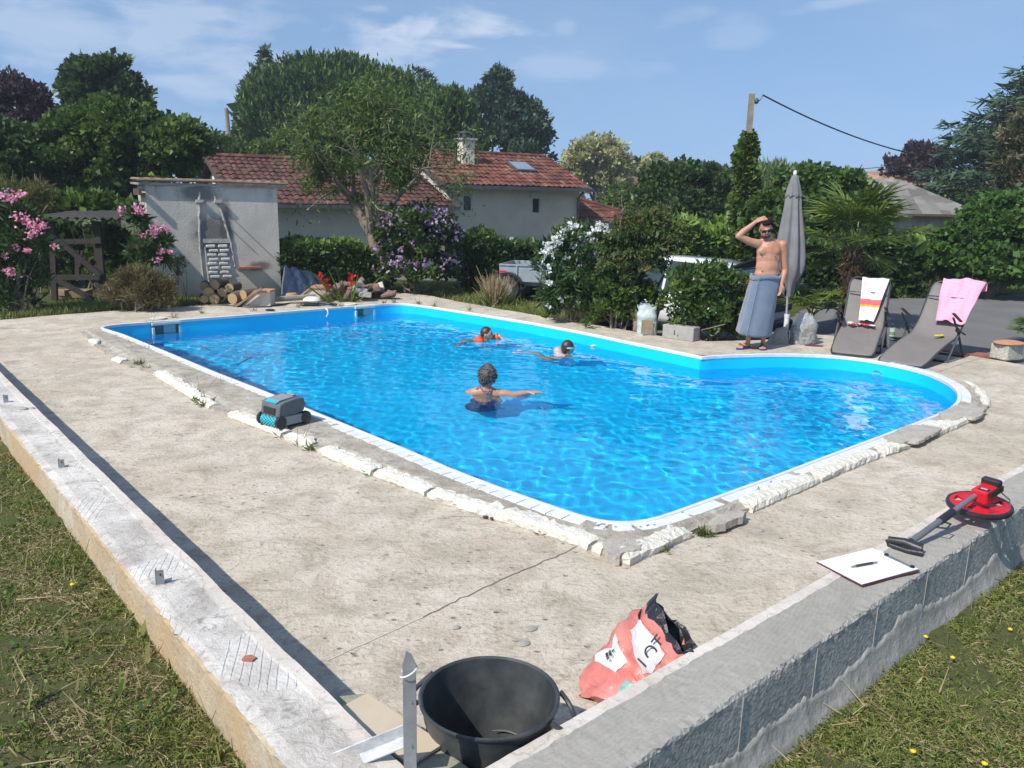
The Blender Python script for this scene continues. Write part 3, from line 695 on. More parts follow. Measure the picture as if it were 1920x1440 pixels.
pine('smaller stone pine behind the chimney, right of the big pine', [(840,240,45,55),(870,262,28,45),(815,265,50,60),(880,290,30,35)], 43, 845, 1300, 8)
tree('cedar_tree', 'cedar tip poking above the right shoulder of the big pine', 'tree', [(788,138,14,5),(796,150,18,6),(800,162,16,7),(798,180,20,12),(798,220,22,30)], 56, 797, 400, 1600, .32, lm_spruce, 9, GB, .2, axis=(.6, 0, .1), spread=.5, asp=.3)
tree('poplar_tree', 'tall dark blue-green tree directly behind the chimney of the two-storey house', 'tree', [(935,170,28,35),(925,210,50,45),(960,230,55,50),(985,255,45,45),(950,275,75,45),(1005,280,30,35),(905,225,35,40)], 50, 950, 420, 26000, .26, lm_blue, 10, GB, .3, axis=(.1, 0, .6), spread=.8, clump=.3, nclump=40, asp=.5)
tree('chestnut_tree', 'large pale yellow flowering tree behind the right end of the house roof', 'tree', [(1115,300,50,38),(1085,315,28,32),(1150,315,32,30),(1165,330,22,24),(1130,345,45,25),(1100,340,30,25)], 60, 1120, 420, 18000, .26, lm_cream, 11, GB, .3, clump=.26, nclump=46, shell=.75)
tree('chestnut_tree', 'small pale yellow flowering tree standing alone on the skyline left of the pole', 'tree', [(1228,310,20,18),(1238,322,20,18),(1215,322,14,16),(1232,345,20,20)], 66, 1228, 420, 6000, .28, lm_cream, 12, GB, .25, clump=.3, nclump=30, shell=.75)
tree('distant_tree', 'small distant tree between the two pale yellow trees', 'tree', [(1190,316,14,16),(1178,330,16,16),(1200,335,14,16)], 85, 1190, 420, 1500, .55, lm_dark, 13, GB, .25)
tree('garden_tree', 'dark leafy tree left of the ivy-covered pole', 'tree', [(1300,350,62,42),(1250,375,50,45),(1345,365,45,50),(1240,400,36,36),(1290,400,80,50),(1355,420,50,50),(1240,340,34,28)], 29, 1290, 520, 44000, .14, lm_dark, 14, GB, .25, clump=.26, nclump=56, asp=.75)
tree('garden_tree', 'brown-green bushy tree beside the right end of the tiled house', 'tree', [(1160,380,30,30),(1190,390,36,34),(1150,395,26,26),(1220,360,26,26)], 45, 1185, 500, 7000, .2, lm_mid, 15, GB, .15, clump=.3)
tree('pine_tree', 'bright green young pine just right of the ivy-covered pole', 'tree', [(1450,335,30,24),(1425,345,24,22),(1480,345,26,24),(1450,370,60,30)], 55, 1450, 420, 6500, .42, leafmat('leaf_youngpine', [(.035, .07, .02), (.07, .12, .03), (.11, .18, .05)], .15), 16, GB, .2, axis=(0, 0, .9), spread=.45, asp=.16, clump=.3, nclump=50)
tree('purple_tree', 'round purple-leaved tree behind the grey farm roof', 'tree', [(1720,305,36,28),(1700,320,36,24),(1750,300,24,22),(1760,325,28,20)], 46, 1722, 420, 7500, .24, lm_purple, 17, GB, .2, clump=.3, nclump=50)
def cedar(label, spec, Y, px, n, seed):
 r = np.random.default_rng(seed); bz = GZ; bx = atY(px, 400, Y).x; root = empty('cedar_tree', (bx, Y, bz), 0, label, 'tree', GB); P = []; A = []; K = []; tb = MB()
 top = atY(spec[0][0], spec[0][1] - 12, Y); tb.tube([(bx, Y, bz - .1), (bx, Y, (bz + top.z) / 2), tuple(top)], [.35, .22, .03], 8)
 for (py, half) in [(s[1], s[2]) for s in spec]:
  zc = atY(px, py, Y).z; R_ = half * Y / F * 1.2; nb = int(11 + R_ * 4)
  for k in range(nb):
   th = 2 * math.pi * (k + r.random()) / nb; e = np.array([math.cos(th), math.sin(th), 0]); L_ = R_ * (.75 + .3 * r.random()); sag = -.10 * L_ + .16 * L_ * r.random()
   m = int(n * L_ / 20); t_ = r.random(m) ** .6; q = np.array([bx, Y, zc + .25 * r.normal()]) + e * (t_ * L_)[:, None] + np.array([0, 0, 1]) * (sag * t_ ** 2)[:, None]
   w = (1 - t_ * .65) * L_ * .3; side = np.array([-e[1], e[0], 0]); q = q + side * (r.normal(size=m) * w * .55)[:, None] + np.array([0, 0, .07]) * r.normal(size=(m, 1))
   P.append(q); A.append(e * .7 + side * (r.normal(size=(m, 1)) * .7) + np.array([0, 0, -.12])); K.append(np.full(m, r.random()))
   tb.tube([(bx, Y, zc), tuple(np.array([bx, Y, zc]) + e * L_ * .9 + [0, 0, sag * .8])], [.05, .012], 4, cap=False)
 P = np.concatenate(P); A = np.concatenate(A); K = np.concatenate(K); V, k = cards(P, .34, .075, r, A, .35, shape='blade')
 raw_mesh('crown', V, k, lm_spruce, root, {'rnd': np.repeat(K * .5 + .5 * r.random(len(P)), k)}); tb.build('trunk', m_bark, root, world=True)
cedar('great tiered cedar at the right edge of the photo', [(1925, 135, 26), (1925, 150, 60), (1925, 175, 60), (1925, 196, 90), (1925, 222, 100), (1925, 250, 140), (1925, 275, 148), (1925, 300, 120), (1925, 325, 165), (1925, 350, 170), (1925, 375, 150)], 33, 1925, 500, 18)
tree('silk_tree', 'feathery green tree with faded pinkish flowers in front of the cedar at the right edge', 'tree', [(1900,290,32,50),(1915,350,40,50),(1885,330,24,40),(1930,250,40,50)], 27, 1930, 520, 9000, .16, leafmat('leaf_silk', [(.03, .055, .02), (.06, .085, .03), (.16, .14, .07), (.42, .26, .20)], .3), 19, GB, .2, clump=.3, nclump=50, asp=.3)
tree('hedge_tree', 'clipped green hedge behind the grey farm roof', 'hedge', [(1800,365,30,14),(1830,372,30,14),(1860,378,34,16),(1770,360,30,14)], 34, 1820, 420, 5000, .2, lm_light, 20, None, .1)
tree('fig_tree', 'spreading dark green fig tree behind the closed parasol', 'tree', [(1560,370,80,42),(1500,350,45,34),(1600,370,44,30),(1450,395,45,36),(1530,330,26,14),(1590,335,30,14),(1470,430,50,40),(1560,430,110,50),(1420,420,30,40)], 19, 1560, 560, 36000, .12, leafmat('leaf_fig', [(.022, .052, .013), (.048, .10, .022), (.095, .165, .04)], .3), 21, GB, .16, clump=.24, nclump=46, asp=.8, axis=(0, 0, -.15))
tree('lime_tree', 'big rounded leafy tree on the right behind the sun loungers', 'tree', [(1862,438,72,56),(1910,440,80,75),(1795,468,50,48),(1840,490,80,45),(1900,500,80,40),(1880,392,50,28),(1770,500,36,34),(1960,470,70,80)], 18.5, 1850, 545, 56000, .105, leafmat('leaf_lime', [(.022, .056, .014), (.045, .105, .022), (.09, .175, .038)], .3), 22, GB, .2, clump=.22, nclump=60, asp=.8, axis=(0, 0, -.3), spread=.8)
tree('bank_tree', 'dark green bank of shrubs right of the farm building', 'shrub', [(1700,470,50,30),(1660,478,40,40),(1750,460,36,26),(1880,385,60,16),(1700,490,50,40)], 23, 1700, 520, 15000, .13, lm_dark, 23, None, .1)
# far woods closing the skyline
r = np.random.default_rng(77); P = []; K = []
for k in range(90):
 x = -170 + 340 * (k + r.random()) / 90; y = 125 + 30 * r.random(); h = 1.2 + 3.2 * r.random() * (1 if abs(x) > 30 or x < 0 else .8); c = np.array([x, y, -1.6 + h * .6]); rad = np.array([4.5, 4, h * .8]); m = 260
 d = unit(r.normal(size=(m, 3))); d[:, 2] = abs(d[:, 2]); P.append(c + d * rad * (.8 + .25 * r.random((m, 1)))); K.append(np.full(m, r.random()))
P = np.concatenate(P); K = np.concatenate(K); V, k = cards(P, 1.3, .9, r)
o = raw_mesh('far_woods', V, k, lm_dark, None, {'rnd': np.repeat(K * .5 + .4 * r.random(len(P)), k)}); tag(o, 'low line of far-off woods along the horizon', 'woods', kind='stuff')
# hedges ------------------------------------------------------
def hedge(label, p0, p1, h, th, mat, seed, n, leaf, name='hedge', lumps=.13, asp=.5):
 """box-like hedge between two ground points"""
 r = np.random.default_rng(seed); a = np.array(p0[:2]); b_ = np.array(p1[:2]); L_ = np.linalg.norm(b_ - a); d = (b_ - a) / L_; nrm = np.array([-d[1], d[0]])
 z0 = float(gz(np.array(a[0]), np.array(a[1]))); root = empty(name, (*((a + b_) / 2), z0), 0, label, 'hedge')
 P = []; D = []
 for k in range(n):
  s = r.random() * L_; f = r.random()
  hh = h * (1 + lumps * math.sin(s * 2.3 + seed) + lumps * .6 * math.sin(s * 5.1))
  if f < .5: o = -th / 2 + abs(r.normal()) * .07; z = r.random() * hh; dd = (-nrm[0], -nrm[1], .35)
  elif f < .9: o = (r.random() - .5) * th; z = hh - abs(r.normal()) * .07 + (.12 * r.random() if r.random() < .08 else 0); dd = (0, 0, 1)
  else: o = (r.random() - .5) * th; z = r.random() * hh; dd = (0, -.3, .5); s = r.choice([0, L_]) + r.normal() * .06 if r.random() < .5 else s
  bump_ = .07 * math.sin(s * 7 + z * 6); p = a + d * s + nrm * (o + bump_); P.append((p[0], p[1], z0 + z)); D.append(dd)
 P = np.array(P); V, k = cards(P, leaf, leaf * asp, r, np.array(D), .7, shape='diamond')
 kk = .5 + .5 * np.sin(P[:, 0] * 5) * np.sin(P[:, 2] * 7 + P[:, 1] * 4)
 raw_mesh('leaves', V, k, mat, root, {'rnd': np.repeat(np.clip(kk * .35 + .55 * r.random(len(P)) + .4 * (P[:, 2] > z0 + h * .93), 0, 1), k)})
 bx = MB(); bx.box((*((a + b_) / 2), z0 + h * .45), (L_ - .3, th * .55, h * .8), math.atan2(d[1], d[0])); bx.build('dark_core', simple('hedge_core', (.012, .02, .008), 1), root, world=True)  # solid near-black box filling the middle of the hedge
 return root
lm_laurel = leafmat('leaf_laurel', [(.012, .036, .010), (.035, .080, .016), (.10, .17, .035)], .2, .35, .6)
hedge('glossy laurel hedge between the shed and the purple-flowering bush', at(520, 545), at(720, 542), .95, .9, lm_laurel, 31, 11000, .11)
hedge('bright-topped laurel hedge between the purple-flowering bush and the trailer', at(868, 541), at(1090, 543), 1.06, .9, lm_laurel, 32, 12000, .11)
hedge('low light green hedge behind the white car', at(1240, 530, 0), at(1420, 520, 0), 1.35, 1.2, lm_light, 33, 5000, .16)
hedge('low light green hedge right of the palm, across the drive', at(1690, 535, 0), at(1800, 540, 0), 1.1, 1.0, lm_light, 34, 5000, .14)
hedge('dark green hedge running behind the palm trunk', at(1480, 555, 0), at(1690, 548, 0), 1.3, 1.0, lm_dark, 35, 7000, .15)
# flowering shrubs ---------------------------------------------
def shrub(name, label, spec, Y, px, n, leaf, mat, seed, asp=.35, flowers=None, dead=None, stems=9, cat='shrub', clump=.3, nclump=24, droop=0, shape='diamond', spread=.9, base_z=None, stem_r=.018, shell=.5, group=None, axis=None):
 r = np.random.default_rng(seed); bl = blobs_px(spec, Y); bx = atY(px, 500, Y).x; bz = GZ if base_z is None else base_z
 root = empty(name, (bx, Y, bz), 0, label, cat, group)
 P, D, K = crown_points(bl, n, r, clump, nclump, shell, 0)
 ok = P[:, 2] > bz + .01; P = P[ok]; D = D[ok]; K = K[ok]
 V, k = cards(P, leaf, leaf * asp, r, D * .6 + np.array([0, 0, .5]) if axis is None else D * .5 + np.array(axis), spread, shape=shape, droop=droop)
 raw_mesh('leaves', V, k, mat, root, {'rnd': np.repeat(K * .45 + .55 * r.random(len(P)), k)})
 sb = MB()
 for i in range(stems):
  t_ = bl[i % len(bl)]; e = np.array(t_[0]) + r.normal(size=3) * np.array(t_[1]) * .4; b0 = np.array([bx + r.normal() * .12, Y + r.normal() * .1, bz])
  e[2] = max(e[2], bz + .2); sb.tube([tuple(b0), tuple((b0 + e) / 2 + r.normal(size=3) * .05), tuple(e)], [stem_r, stem_r * .7, stem_r * .25], 5)
 sb.build('stems', m_bark_pale, root, world=True)
 if flowers: flower_heads(root, flowers, bl, r)
 return root
def flower_heads(root, fl, bl, r):
 """fl: dict(mat, n, size, per, heads=[(px,py,r)] or None, Y)"""
 P = []
 if fl.get('heads'):
  for (px, py, rp) in fl['heads']:
   c = np.array(atY(px, py, fl['Y'])); rad = rp * fl['Y'] / F; m = int(fl['per'] * 1.4 * (rp / 8) ** 2) + 3; C = np.repeat(c + r.normal(size=(m, 3)) * rad * .5, fl.get('petals', 5), 0); V, k = cards(C, fl['size'], fl['size'] * .75, r, None, 1, shape='hex'); raw_mesh('flower_head', V, k, fl['mat'], root, {'rnd': np.repeat(r.random(len(C)), k)})
 if not fl.get('n'): return
 if fl.get('n'):
  nn_ = fl['n']; q, D, K = crown_points([(c, tuple(np.array(rad) * 1.04)) for c, rad in bl], nn_, r, .12, fl.get('nc', 60), .96, fl.get('under', .3)); zz = q[:, 2]
  P.append(q)
 P = np.concatenate(P); m = fl.get('petals', 5); C = np.repeat(P, m, 0); V, k = cards(C, fl['size'], fl['size'] * .75, r, None, 1, shape='hex')
 raw_mesh('flowers', V, k, fl['mat'], root, {'rnd': np.repeat(np.repeat(r.random(len(P)), m), k)})
fm_purple = leafmat('flower_lilac', [(.34, .20, .36), (.46, .30, .48), (.62, .50, .64)], .35, .6, .2)
fm_white = leafmat('flower_white', [(.75, .72, .66), (.85, .84, .80), (.88, .88, .86)], .35, .6, .2)
fm_pink = leafmat('flower_pink', [(.62, .16, .30), (.80, .36, .48), (.88, .62, .66)], .35, .6, .2)
shrub('hibiscus_bush', 'rounded bush covered in lilac flowers right of the tree trunk', [(785,430,75,40),(760,470,55,50),(820,455,42,50),(790,500,72,45),(735,440,30,40),(840,500,25,40),(750,515,45,30)], 17.0, 785, 19000, .085, leafmat('leaf_hibiscus', [(.014, .034, .010), (.035, .072, .016), (.075, .13, .03)], .3), 41, .7, {'mat': fm_purple, 'n': 900, 'nc': 110, 'size': .05, 'per': 4, 'under': .45, 'petals': 4}, clump=.24, nclump=40)
wh = [(1075,425,10),(1060,440,12),(1090,445,10),(1045,452,11),(1078,458,10),(1030,462,10),(1100,440,8),(1122,428,9),(1138,432,8),(1112,452,8),(1040,478,9),(1060,484,9),(1022,475,8),(1088,470,8),(1110,475,7),(1125,490,9),(1105,495,8),(1098,492,6),(1060,500,5),(1028,500,6),(1145,445,7),(1030,532,6),(1053,562,5),(1080,565,6),(1030,575,6),(1100,480,6),(1118,486,8),(1012,494,6)]
shrub('white_oleander', 'tall oleander with white flower heads beside the trailer', [(1070,470,50,42),(1105,460,42,40),(1040,490,34,40),(1090,520,70,50),(1050,550,44,40),(1120,550,60,46),(1080,575,60,28),(1160,570,40,36)], 13.2, 1090, 17000, .12, leafmat('leaf_oleander', [(.014, .040, .012), (.034, .078, .022), (.085, .14, .045)], .25, .45), 42, .20, {'mat': fm_white, 'heads': wh, 'Y': 12.9, 'size': .04, 'per': 13, 'petals': 3}, stems=16, clump=.34, nclump=26)
pk = [(5,365,8),(22,367,12),(38,365,9),(45,410,12),(60,415,12),(30,405,7),(70,430,11),(55,440,8),(75,425,8),(80,422,6),(30,460,6),(52,468,6),(100,463,6),(8,480,6),(22,512,11),(15,508,7)]
shrub('pink_oleander', 'oleander with pink flower heads at the left edge of the photo', [(15,420,42,50),(45,450,38,46),(0,490,50,60),(45,520,34,44),(75,470,24,26),(20,560,40,34)], 13.3, 20, 11000, .14, MATS['leaf_oleander'], 43, .18, {'mat': fm_pink, 'heads': pk, 'Y': 12.9, 'size': .036, 'per': 9, 'petals': 3}, stems=14, clump=.36, nclump=22)
pk2 = [(225,393,8),(255,392,9),(265,398,6),(285,432,8),(300,428,9),(292,440,8),(310,430,7),(265,443,7),(275,450,5),(305,470,6),(296,486,7),(318,472,5),(258,462,4)]
shrub('pink_oleander', 'slender oleander with pink flower heads in front of the shed corner', [(283,462,26,22),(300,452,16,16),(262,475,18,16),(285,495,26,20),(252,402,14,16),(262,420,8,14)], 14.0, 280, 4200, .13, MATS['leaf_oleander'], 44, .18, {'mat': fm_pink, 'heads': pk2, 'Y': 13.8, 'size': .036, 'per': 9, 'petals': 3}, stems=5, clump=.38, nclump=16)
shrub('photinia_bush', 'dark glossy green bush in front of the white car, right of the sandbag', [(1310,530,60,36),(1350,545,50,40),(1280,560,44,36),(1330,585,70,36),(1380,585,30,40),(1300,610,60,22),(1380,615,30,18)], 11.9, 1320, 8000, .085, leafmat('leaf_photinia', [(.014, .038, .008), (.040, .085, .016), (.10, .15, .03)], .2, .35, .6), 45, .45, None, stems=14, clump=.26, nclump=30, droop=.35)
shrub('low_bush', 'leafy green bush filling the gap between the white oleander and the small tree', [(1150,540,40,40),(1175,565,34,40),(1140,590,40,24),(1215,560,20,34),(1180,520,30,30)], 12.6, 1160, 8000, .075, lm_mid, 46, .5, None, stems=10, clump=.3)
shrub('broom_bush', 'dense brownish green bush below the pink flowers in front of the shed', [(255,535,34,30),(230,550,28,26),(285,545,32,28),(262,560,42,18),(300,555,20,24)], 13.5, 258, 14000, .11, leafmat('leaf_broom', [(.05, .05, .022), (.10, .092, .042), (.19, .16, .08)], .2), 47, .10, None, stems=16, clump=.42, nclump=26, spread=.9, shape='blade')
shrub('tall_weed', 'sparse tall grey-green weed standing against the shed wall', [(325,500,7,12),(338,495,8,12),(322,530,6,16),(335,520,7,14),(315,495,5,14),(345,492,6,8),(326,552,5,14)], 14.6, 326, 900, .06, leafmat('leaf_weed', [(.06, .075, .035), (.12, .13, .07), (.2, .19, .12)], .3), 48, .25, None, stems=9, stem_r=.009, clump=.6, nclump=8)
shrub('bramble_bush', 'tall brownish scrub behind the pink flowers at the left', [(40,375,50,30),(80,380,30,30),(10,380,30,30)], 16, 50, 4500, .14, leafmat('leaf_scrub', [(.05, .06, .02), (.09, .10, .035), (.14, .14, .06)], .3), 49, .12, None, stems=10, shape='blade')
shrub('shelter_foliage', 'broad-leaved green plants behind the plank shelter', [(150,385,40,16),(200,390,30,18),(110,385,30,14),(240,400,16,18),(215,460,26,30),(200,500,30,40),(225,520,24,34)], 16.2, 180, 6000, .15, lm_mid, 50, .55, None, stems=8)
shrub('shelter_foliage', 'dark foliage added behind the plank shelter to darken its open inside', [(130,470,60,50),(90,500,50,50),(170,500,50,50),(60,450,40,50),(210,470,30,50)], 17.6, 130, 9000, .13, lm_dark, 65, .6, None, stems=4)  # shrub added behind the shelter so its gaps come out dark
# dry grass tuft
r = np.random.default_rng(51); c = at(930, 575, GZ); root = empty('grass_tuft', (c.x, c.y, GZ), 0, 'clump of dry straw-coloured grass standing beside the trailer wheel', 'grass tuft')
P = np.array([[c.x + r.normal() * .07, c.y + r.normal() * .07, GZ] for _ in range(700)]); A = np.stack([r.normal(size=700) * .32, r.normal(size=700) * .32, np.ones(700)], 1)
V, k = cards(P, .46, .014, r, A, .04, shape='blade', sizev=.25); raw_mesh('blades', V, k, lm_dry, root, {'rnd': np.repeat(r.random(700), k)})
P = np.array([[c.x + r.normal() * .11, c.y + r.normal() * .11, GZ] for _ in range(300)]); V, k = cards(P, .26, .016, r, np.array([0, 0, 1.]), .4, shape='blade'); raw_mesh('green_blades', V, k, lm_mid, root, {'rnd': np.repeat(r.random(300), k)})
# almond tree with visible limbs ---------------------------------
def branching(b, p, d, L_, r0, depth, r, tips, gnarl=.35, up=.25, nseg=4, split=(2, 3)):
 pts = [np.array(p)]; rr = [r0]; d = unit(np.array(d))
 for i in range(nseg):
  d = unit(d + r.normal(size=3) * gnarl * .35 + np.array([0, 0, up * .15])); pts.append(pts[-1] + d * L_ / nseg); rr.append(r0 * (1 - .38 * (i + 1) / nseg))
 b.tube([tuple(q) for q in pts], rr, 7 if r0 > .03 else 4, cap=False)
 if depth == 0: tips.append((pts[-1], d)); tips.append((pts[-2], d)); return
 for k in range(r.integers(split[0], split[1] + 1)):
  j = nseg if k == 0 else r.integers(max(1, nseg - 2), nseg + 1); nd = unit(d + r.normal(size=3) * .62 + np.array([0, 0, up])); branching(b, pts[j], nd, L_ * r.uniform(.66, .9), rr[j] * (.85 if k == 0 else .62), depth - 1, r, tips, gnarl, up, nseg, split)
def limb_tree(name, label, base, first, r0, depth, seed, mat, bark, leaf, per, asp, L0, spread_tip=.28, up=.25, extra=None, droop=.5, group=None, n_extra=0):
 r = np.random.default_rng(seed); root = empty(name, tuple(base), 0, label, 'tree', group); b = MB(); tips = []
 for (pts, rad, L_, dirs) in first:
  b.tube([tuple(p) for p in pts], rad, 10)
  for d in dirs: branching(b, pts[-1], d, L_, rad[-1] * .8, depth, r, tips, up=up)
 b.build('trunk', bark, root, world=True, smooth=True)
 C = np.array([t_[0] for t_ in tips]); cl = r.random(len(C)); k_ = np.repeat(np.arange(len(C)), per); P = C[k_] + r.normal(size=(len(k_), 3)) * spread_tip * np.array([1, 1, .8]); kk = cl[k_]
 if extra:
  q, D, K = crown_points(extra, n_extra, r, .30, 26, .45); P = np.concatenate([P, q]); kk = np.concatenate([kk, K])
 V, k = cards(P, leaf, leaf * asp, r, np.array([0, 0, -droop]), .8); raw_mesh('crown', V, k, mat, root, {'rnd': np.repeat(kk * .45 + .55 * r.random(len(P)), k)})
 return root
Y = 17.3; p_ = lambda x, y, dy=0: atY(x, y, Y + dy)
bs = p_(717, 540); bs.z = GZ
limb_tree('almond_tree', 'leaning old almond tree with a forked trunk in front of the long house', (bs.x, bs.y, GZ),
 [([bs, p_(712, 500), p_(706, 462), p_(697, 440)], [.20, .17, .15, .13], .95, [(-.5, .1, .9), (-.15, -.2, 1.)]),
  ([p_(706, 462), p_(712, 430), p_(728, 395), p_(745, 370)], [.11, .09, .07, .06], .8, [(.5, .1, .8), (.75, -.2, .5), (.1, .3, 1)]),
  ([p_(697, 440), p_(680, 405), p_(662, 375)], [.11, .08, .06], .82, [(-.6, 0, .7), (-.1, .2, 1)]),
  ([p_(700, 440), p_(703, 400), p_(706, 350)], [.08, .06, .05], .85, [(.1, 0, 1), (-.3, .1, .9), (.35, -.1, .9)])],
 .2, 3, 52, lm_almond, m_bark_pale, .10, 24, .24, 1.2, .22, .06,
 [(tuple(p_(690, 300)), (1.15, 1.0, .9)), (tuple(p_(620, 295)), (.8, .8, .75)), (tuple(p_(758, 290)), (.6, .6, .55)), (tuple(p_(660, 205)), (.55, .55, .7)), (tuple(p_(715, 240)), (.8, .8, .6)), (tuple(p_(610, 345)), (.55, .5, .4)), (tuple(p_(745, 345)), (.5, .5, .35)), (tuple(p_(600, 240)), (.5, .5, .5)), (tuple(p_(680, 385)), (.35, .35, .35))], n_extra=15500)
Y = 12.4; bs = p_(1193, 612); bs.z = 0
lm_crape = leafmat('leaf_crape', [(.016, .040, .012), (.040, .075, .018), (.085, .12, .035), (.17, .075, .045)], .3)
limb_tree('crape_myrtle', 'small tree with a thin forked trunk and reddish top leaves beside the sandbag', (bs.x, bs.y, 0),
 [([bs, p_(1192, 575), p_(1187, 540), p_(1184, 533)], [.05, .045, .042, .04], .5, []),
  ([p_(1184, 535), p_(1177, 512), p_(1172, 490)], [.035, .03, .026], .45, [(-.3, 0, .9), (.3, .2, .8)]),
  ([p_(1184, 535), p_(1196, 515), p_(1203, 500)], [.03, .025, .02], .45, [(.4, 0, .8), (.7, -.1, .5)])],
 .05, 2, 53, lm_crape, m_bark_pale, .055, 26, .45, .5, .12, .3,
 [(tuple(p_(1160, 470)), (.30, .35, .36)), (tuple(p_(1200, 450)), (.42, .4, .32)), (tuple(p_(1240, 455)), (.38, .38, .32)), (tuple(p_(1275, 450)), (.22, .3, .22)), (tuple(p_(1180, 420)), (.22, .3, .16)), (tuple(p_(1230, 410)), (.24, .3, .18)), (tuple(p_(1210, 495)), (.42, .4, .26)), (tuple(p_(1150, 510)), (.28, .3, .28)), (tuple(p_(1150, 500)), (.2, .3, .2))], .3, n_extra=17000)
# thin dark stems right of the small tree belong to the same kind of shrub
b = MB(); Y = 12.6
root = empty('crape_myrtle', (p_(1225, 600).x, Y, 0), 0, 'second, darker-stemmed small tree just right of the forked one', 'tree')
for pts in ([(1225, 605), (1224, 570), (1232, 540), (1245, 515)], [(1226, 600), (1240, 560), (1262, 530), (1275, 505)]):
 b.tube([tuple(p_(x, y) if i else (p_(x, y).x, Y, 0)) for i, (x, y) in enumerate(pts)], [.035, .03, .024, .014], 7)
b.build('trunk', m_bark, root, world=True, smooth=True)
q, D, K = crown_points([(tuple(p_(1262, 462)), (.22, .3, .16)), (tuple(p_(1225, 475)), (.22, .3, .25))], 2600, np.random.default_rng(54), .3, 24, .4); V, k = cards(q, .055, .026, np.random.default_rng(55), None, 1); raw_mesh('crown', V, k, lm_crape, root, {'rnd': np.repeat(K * .4 + .5 * np.random.default_rng(56).random(len(q)), k)})
# palms ----------------------------------------------------------
lm_palm = leafmat('leaf_palm', [(.045, .085, .018), (.095, .155, .03), (.17, .24, .06)], .3, .4, .5)
def palm(label, base, trunk_top, fans, seed, trunk_r=.095, scale=1.0, lean=(0, 0)):
 r = np.random.default_rng(seed); base = np.array(base); top = np.array(trunk_top); root = empty('fan_palm', tuple(base), 0, label, 'palm')
 b = MB(); n = 9; H_ = top[2] - base[2]
 if H_ > .25:
  pts = [base + (top - base) * i / n + np.array([.03 * math.sin(i), 0, 0]) for i in range(n + 1)]; b.tube([tuple(p) for p in pts], [trunk_r * (1.15 - .3 * math.sin(i * .5)) for i in range(n + 1)], 12)
  q = []; A = []
  for i in range(1500):
   h = r.random(); th = r.random() * 6.28; q.append(base + (top - base) * h + np.array([math.cos(th), math.sin(th), 0]) * trunk_r * r.uniform(.85, 1.15)); A.append([math.cos(th) * .6, math.sin(th) * .6, .7 if r.random() < .5 else -1.1])
  b.build('trunk', simple('palm_fibre', (.085, .062, .042), 1, (.045, .034, .025), 20, 1, 30, bdist=.03), root, world=True, smooth=True)
  V, k = cards(np.array(q), .13, .018, r, np.array(A), .4, shape='blade'); raw_mesh('trunk_fibre', V, k, leafmat('fibre', [(.03, .022, .015), (.07, .05, .033), (.13, .10, .065)], .1, .9, .1), root, {'rnd': np.repeat(r.random(len(q)), k)})
 for (d, L_, fanr, el) in fans:
  d = np.array([math.cos(d), math.sin(d), 0]); up = np.array([0, 0, 1.]); dirv = unit(d * math.cos(el) + up * math.sin(el)); tip = top + dirv * L_ - up * .10 * L_
  sb = MB(); sb.tube([tuple(top - [0, 0, .05]), tuple(top + dirv * L_ * .5 + up * .03), tuple(tip)], [.014, .010, .008], 5); fr = sb.build('frond', MATS.setdefault('palm_stalk', simple('palm_stalk', (.16, .20, .06), .5)), root, world=True)
  droopv = unit(dirv * .75 + d * .5 - up * .25); sidev = unit(np.cross(dirv, up)); nb = 34; V = []
  nrm = unit(np.cross(sidev, droopv))
  for k in range(nb):
   a = R(-128) + R(256) * k / (nb - 1); e = unit(droopv * math.cos(a) + sidev * math.sin(a) + nrm * .22 * r.normal() * .4 + nrm * .18); LL = fanr * (.82 + .18 * math.cos(a * .5)) * (1 + .05 * r.normal()); wv = unit(np.cross(e, nrm)) * fanr * .035
   m1 = tip + e * LL * .55; m2 = tip + e * LL * .82 - up * .06 * LL; m3 = tip + e * LL * .97 - up * .09 * LL * (1 + .5 * r.random())
   fold = nrm * fanr * .018
   V += [tip, m1 - wv + fold, m1, tip, tip, m1, m1 + wv + fold, tip, m1 - wv + fold, m2 - wv * .7, m2, m1, m1, m2, m2 + wv * .7, m1 + wv + fold, m2 - wv * .7, m3, m3, m2, m2, m3, m3, m2 + wv * .7]
  V = np.array(V).reshape(-1, 4, 3);
  # leaflets as triangles and quads: degenerate corners are nudged apart
  V[:, 3] += 1e-4; V[:, 2] += 2e-4
  f_ = raw_mesh('fan_leaf', V.reshape(-1, 3), 4, lm_palm, fr, {'rnd': np.repeat(np.clip(r.random() * .5 + .4 * r.random(len(V)), 0, 1), 4)})
 return root
r = np.random.default_rng(61); Yp = 12.6; bp = at(1592, 618, GZ); bp.z = GZ; tp = atY(1602, 468, bp.y)
fans = []
for k in range(17):
 fans.append((2 * math.pi * k / 17 * 1.0 + r.normal() * .15, r.uniform(.5, .85), r.uniform(.52, .68), r.uniform(R(15), R(62)) if k % 3 else R(75)))
for k in range(7): fans.append((r.uniform(0, 6.28), r.uniform(.35, .55), r.uniform(.38, .48), r.uniform(R(-35), R(5))))
palm('fan palm with a shaggy brown trunk behind the left sun lounger', bp, tp, fans, 61)
bp = at(1520, 612, GZ); bp.z = GZ
palm('low young fan palm behind the parasol base', bp, (bp.x, bp.y, bp.z + .22), [(2 * math.pi * k / 12 + .2, r.uniform(.3, .55), r.uniform(.38, .52), r.uniform(R(15), R(60))) for k in range(12)], 62)
bp = at(1935, 648, GZ); bp.z = GZ
palm('small spiky green plant behind the terracotta-topped block at the right edge', bp, (bp.x, bp.y, bp.z + .12), [(2 * math.pi * k / 8, r.uniform(.2, .3), r.uniform(.25, .32), r.uniform(R(20), R(70))) for k in range(8)], 63)
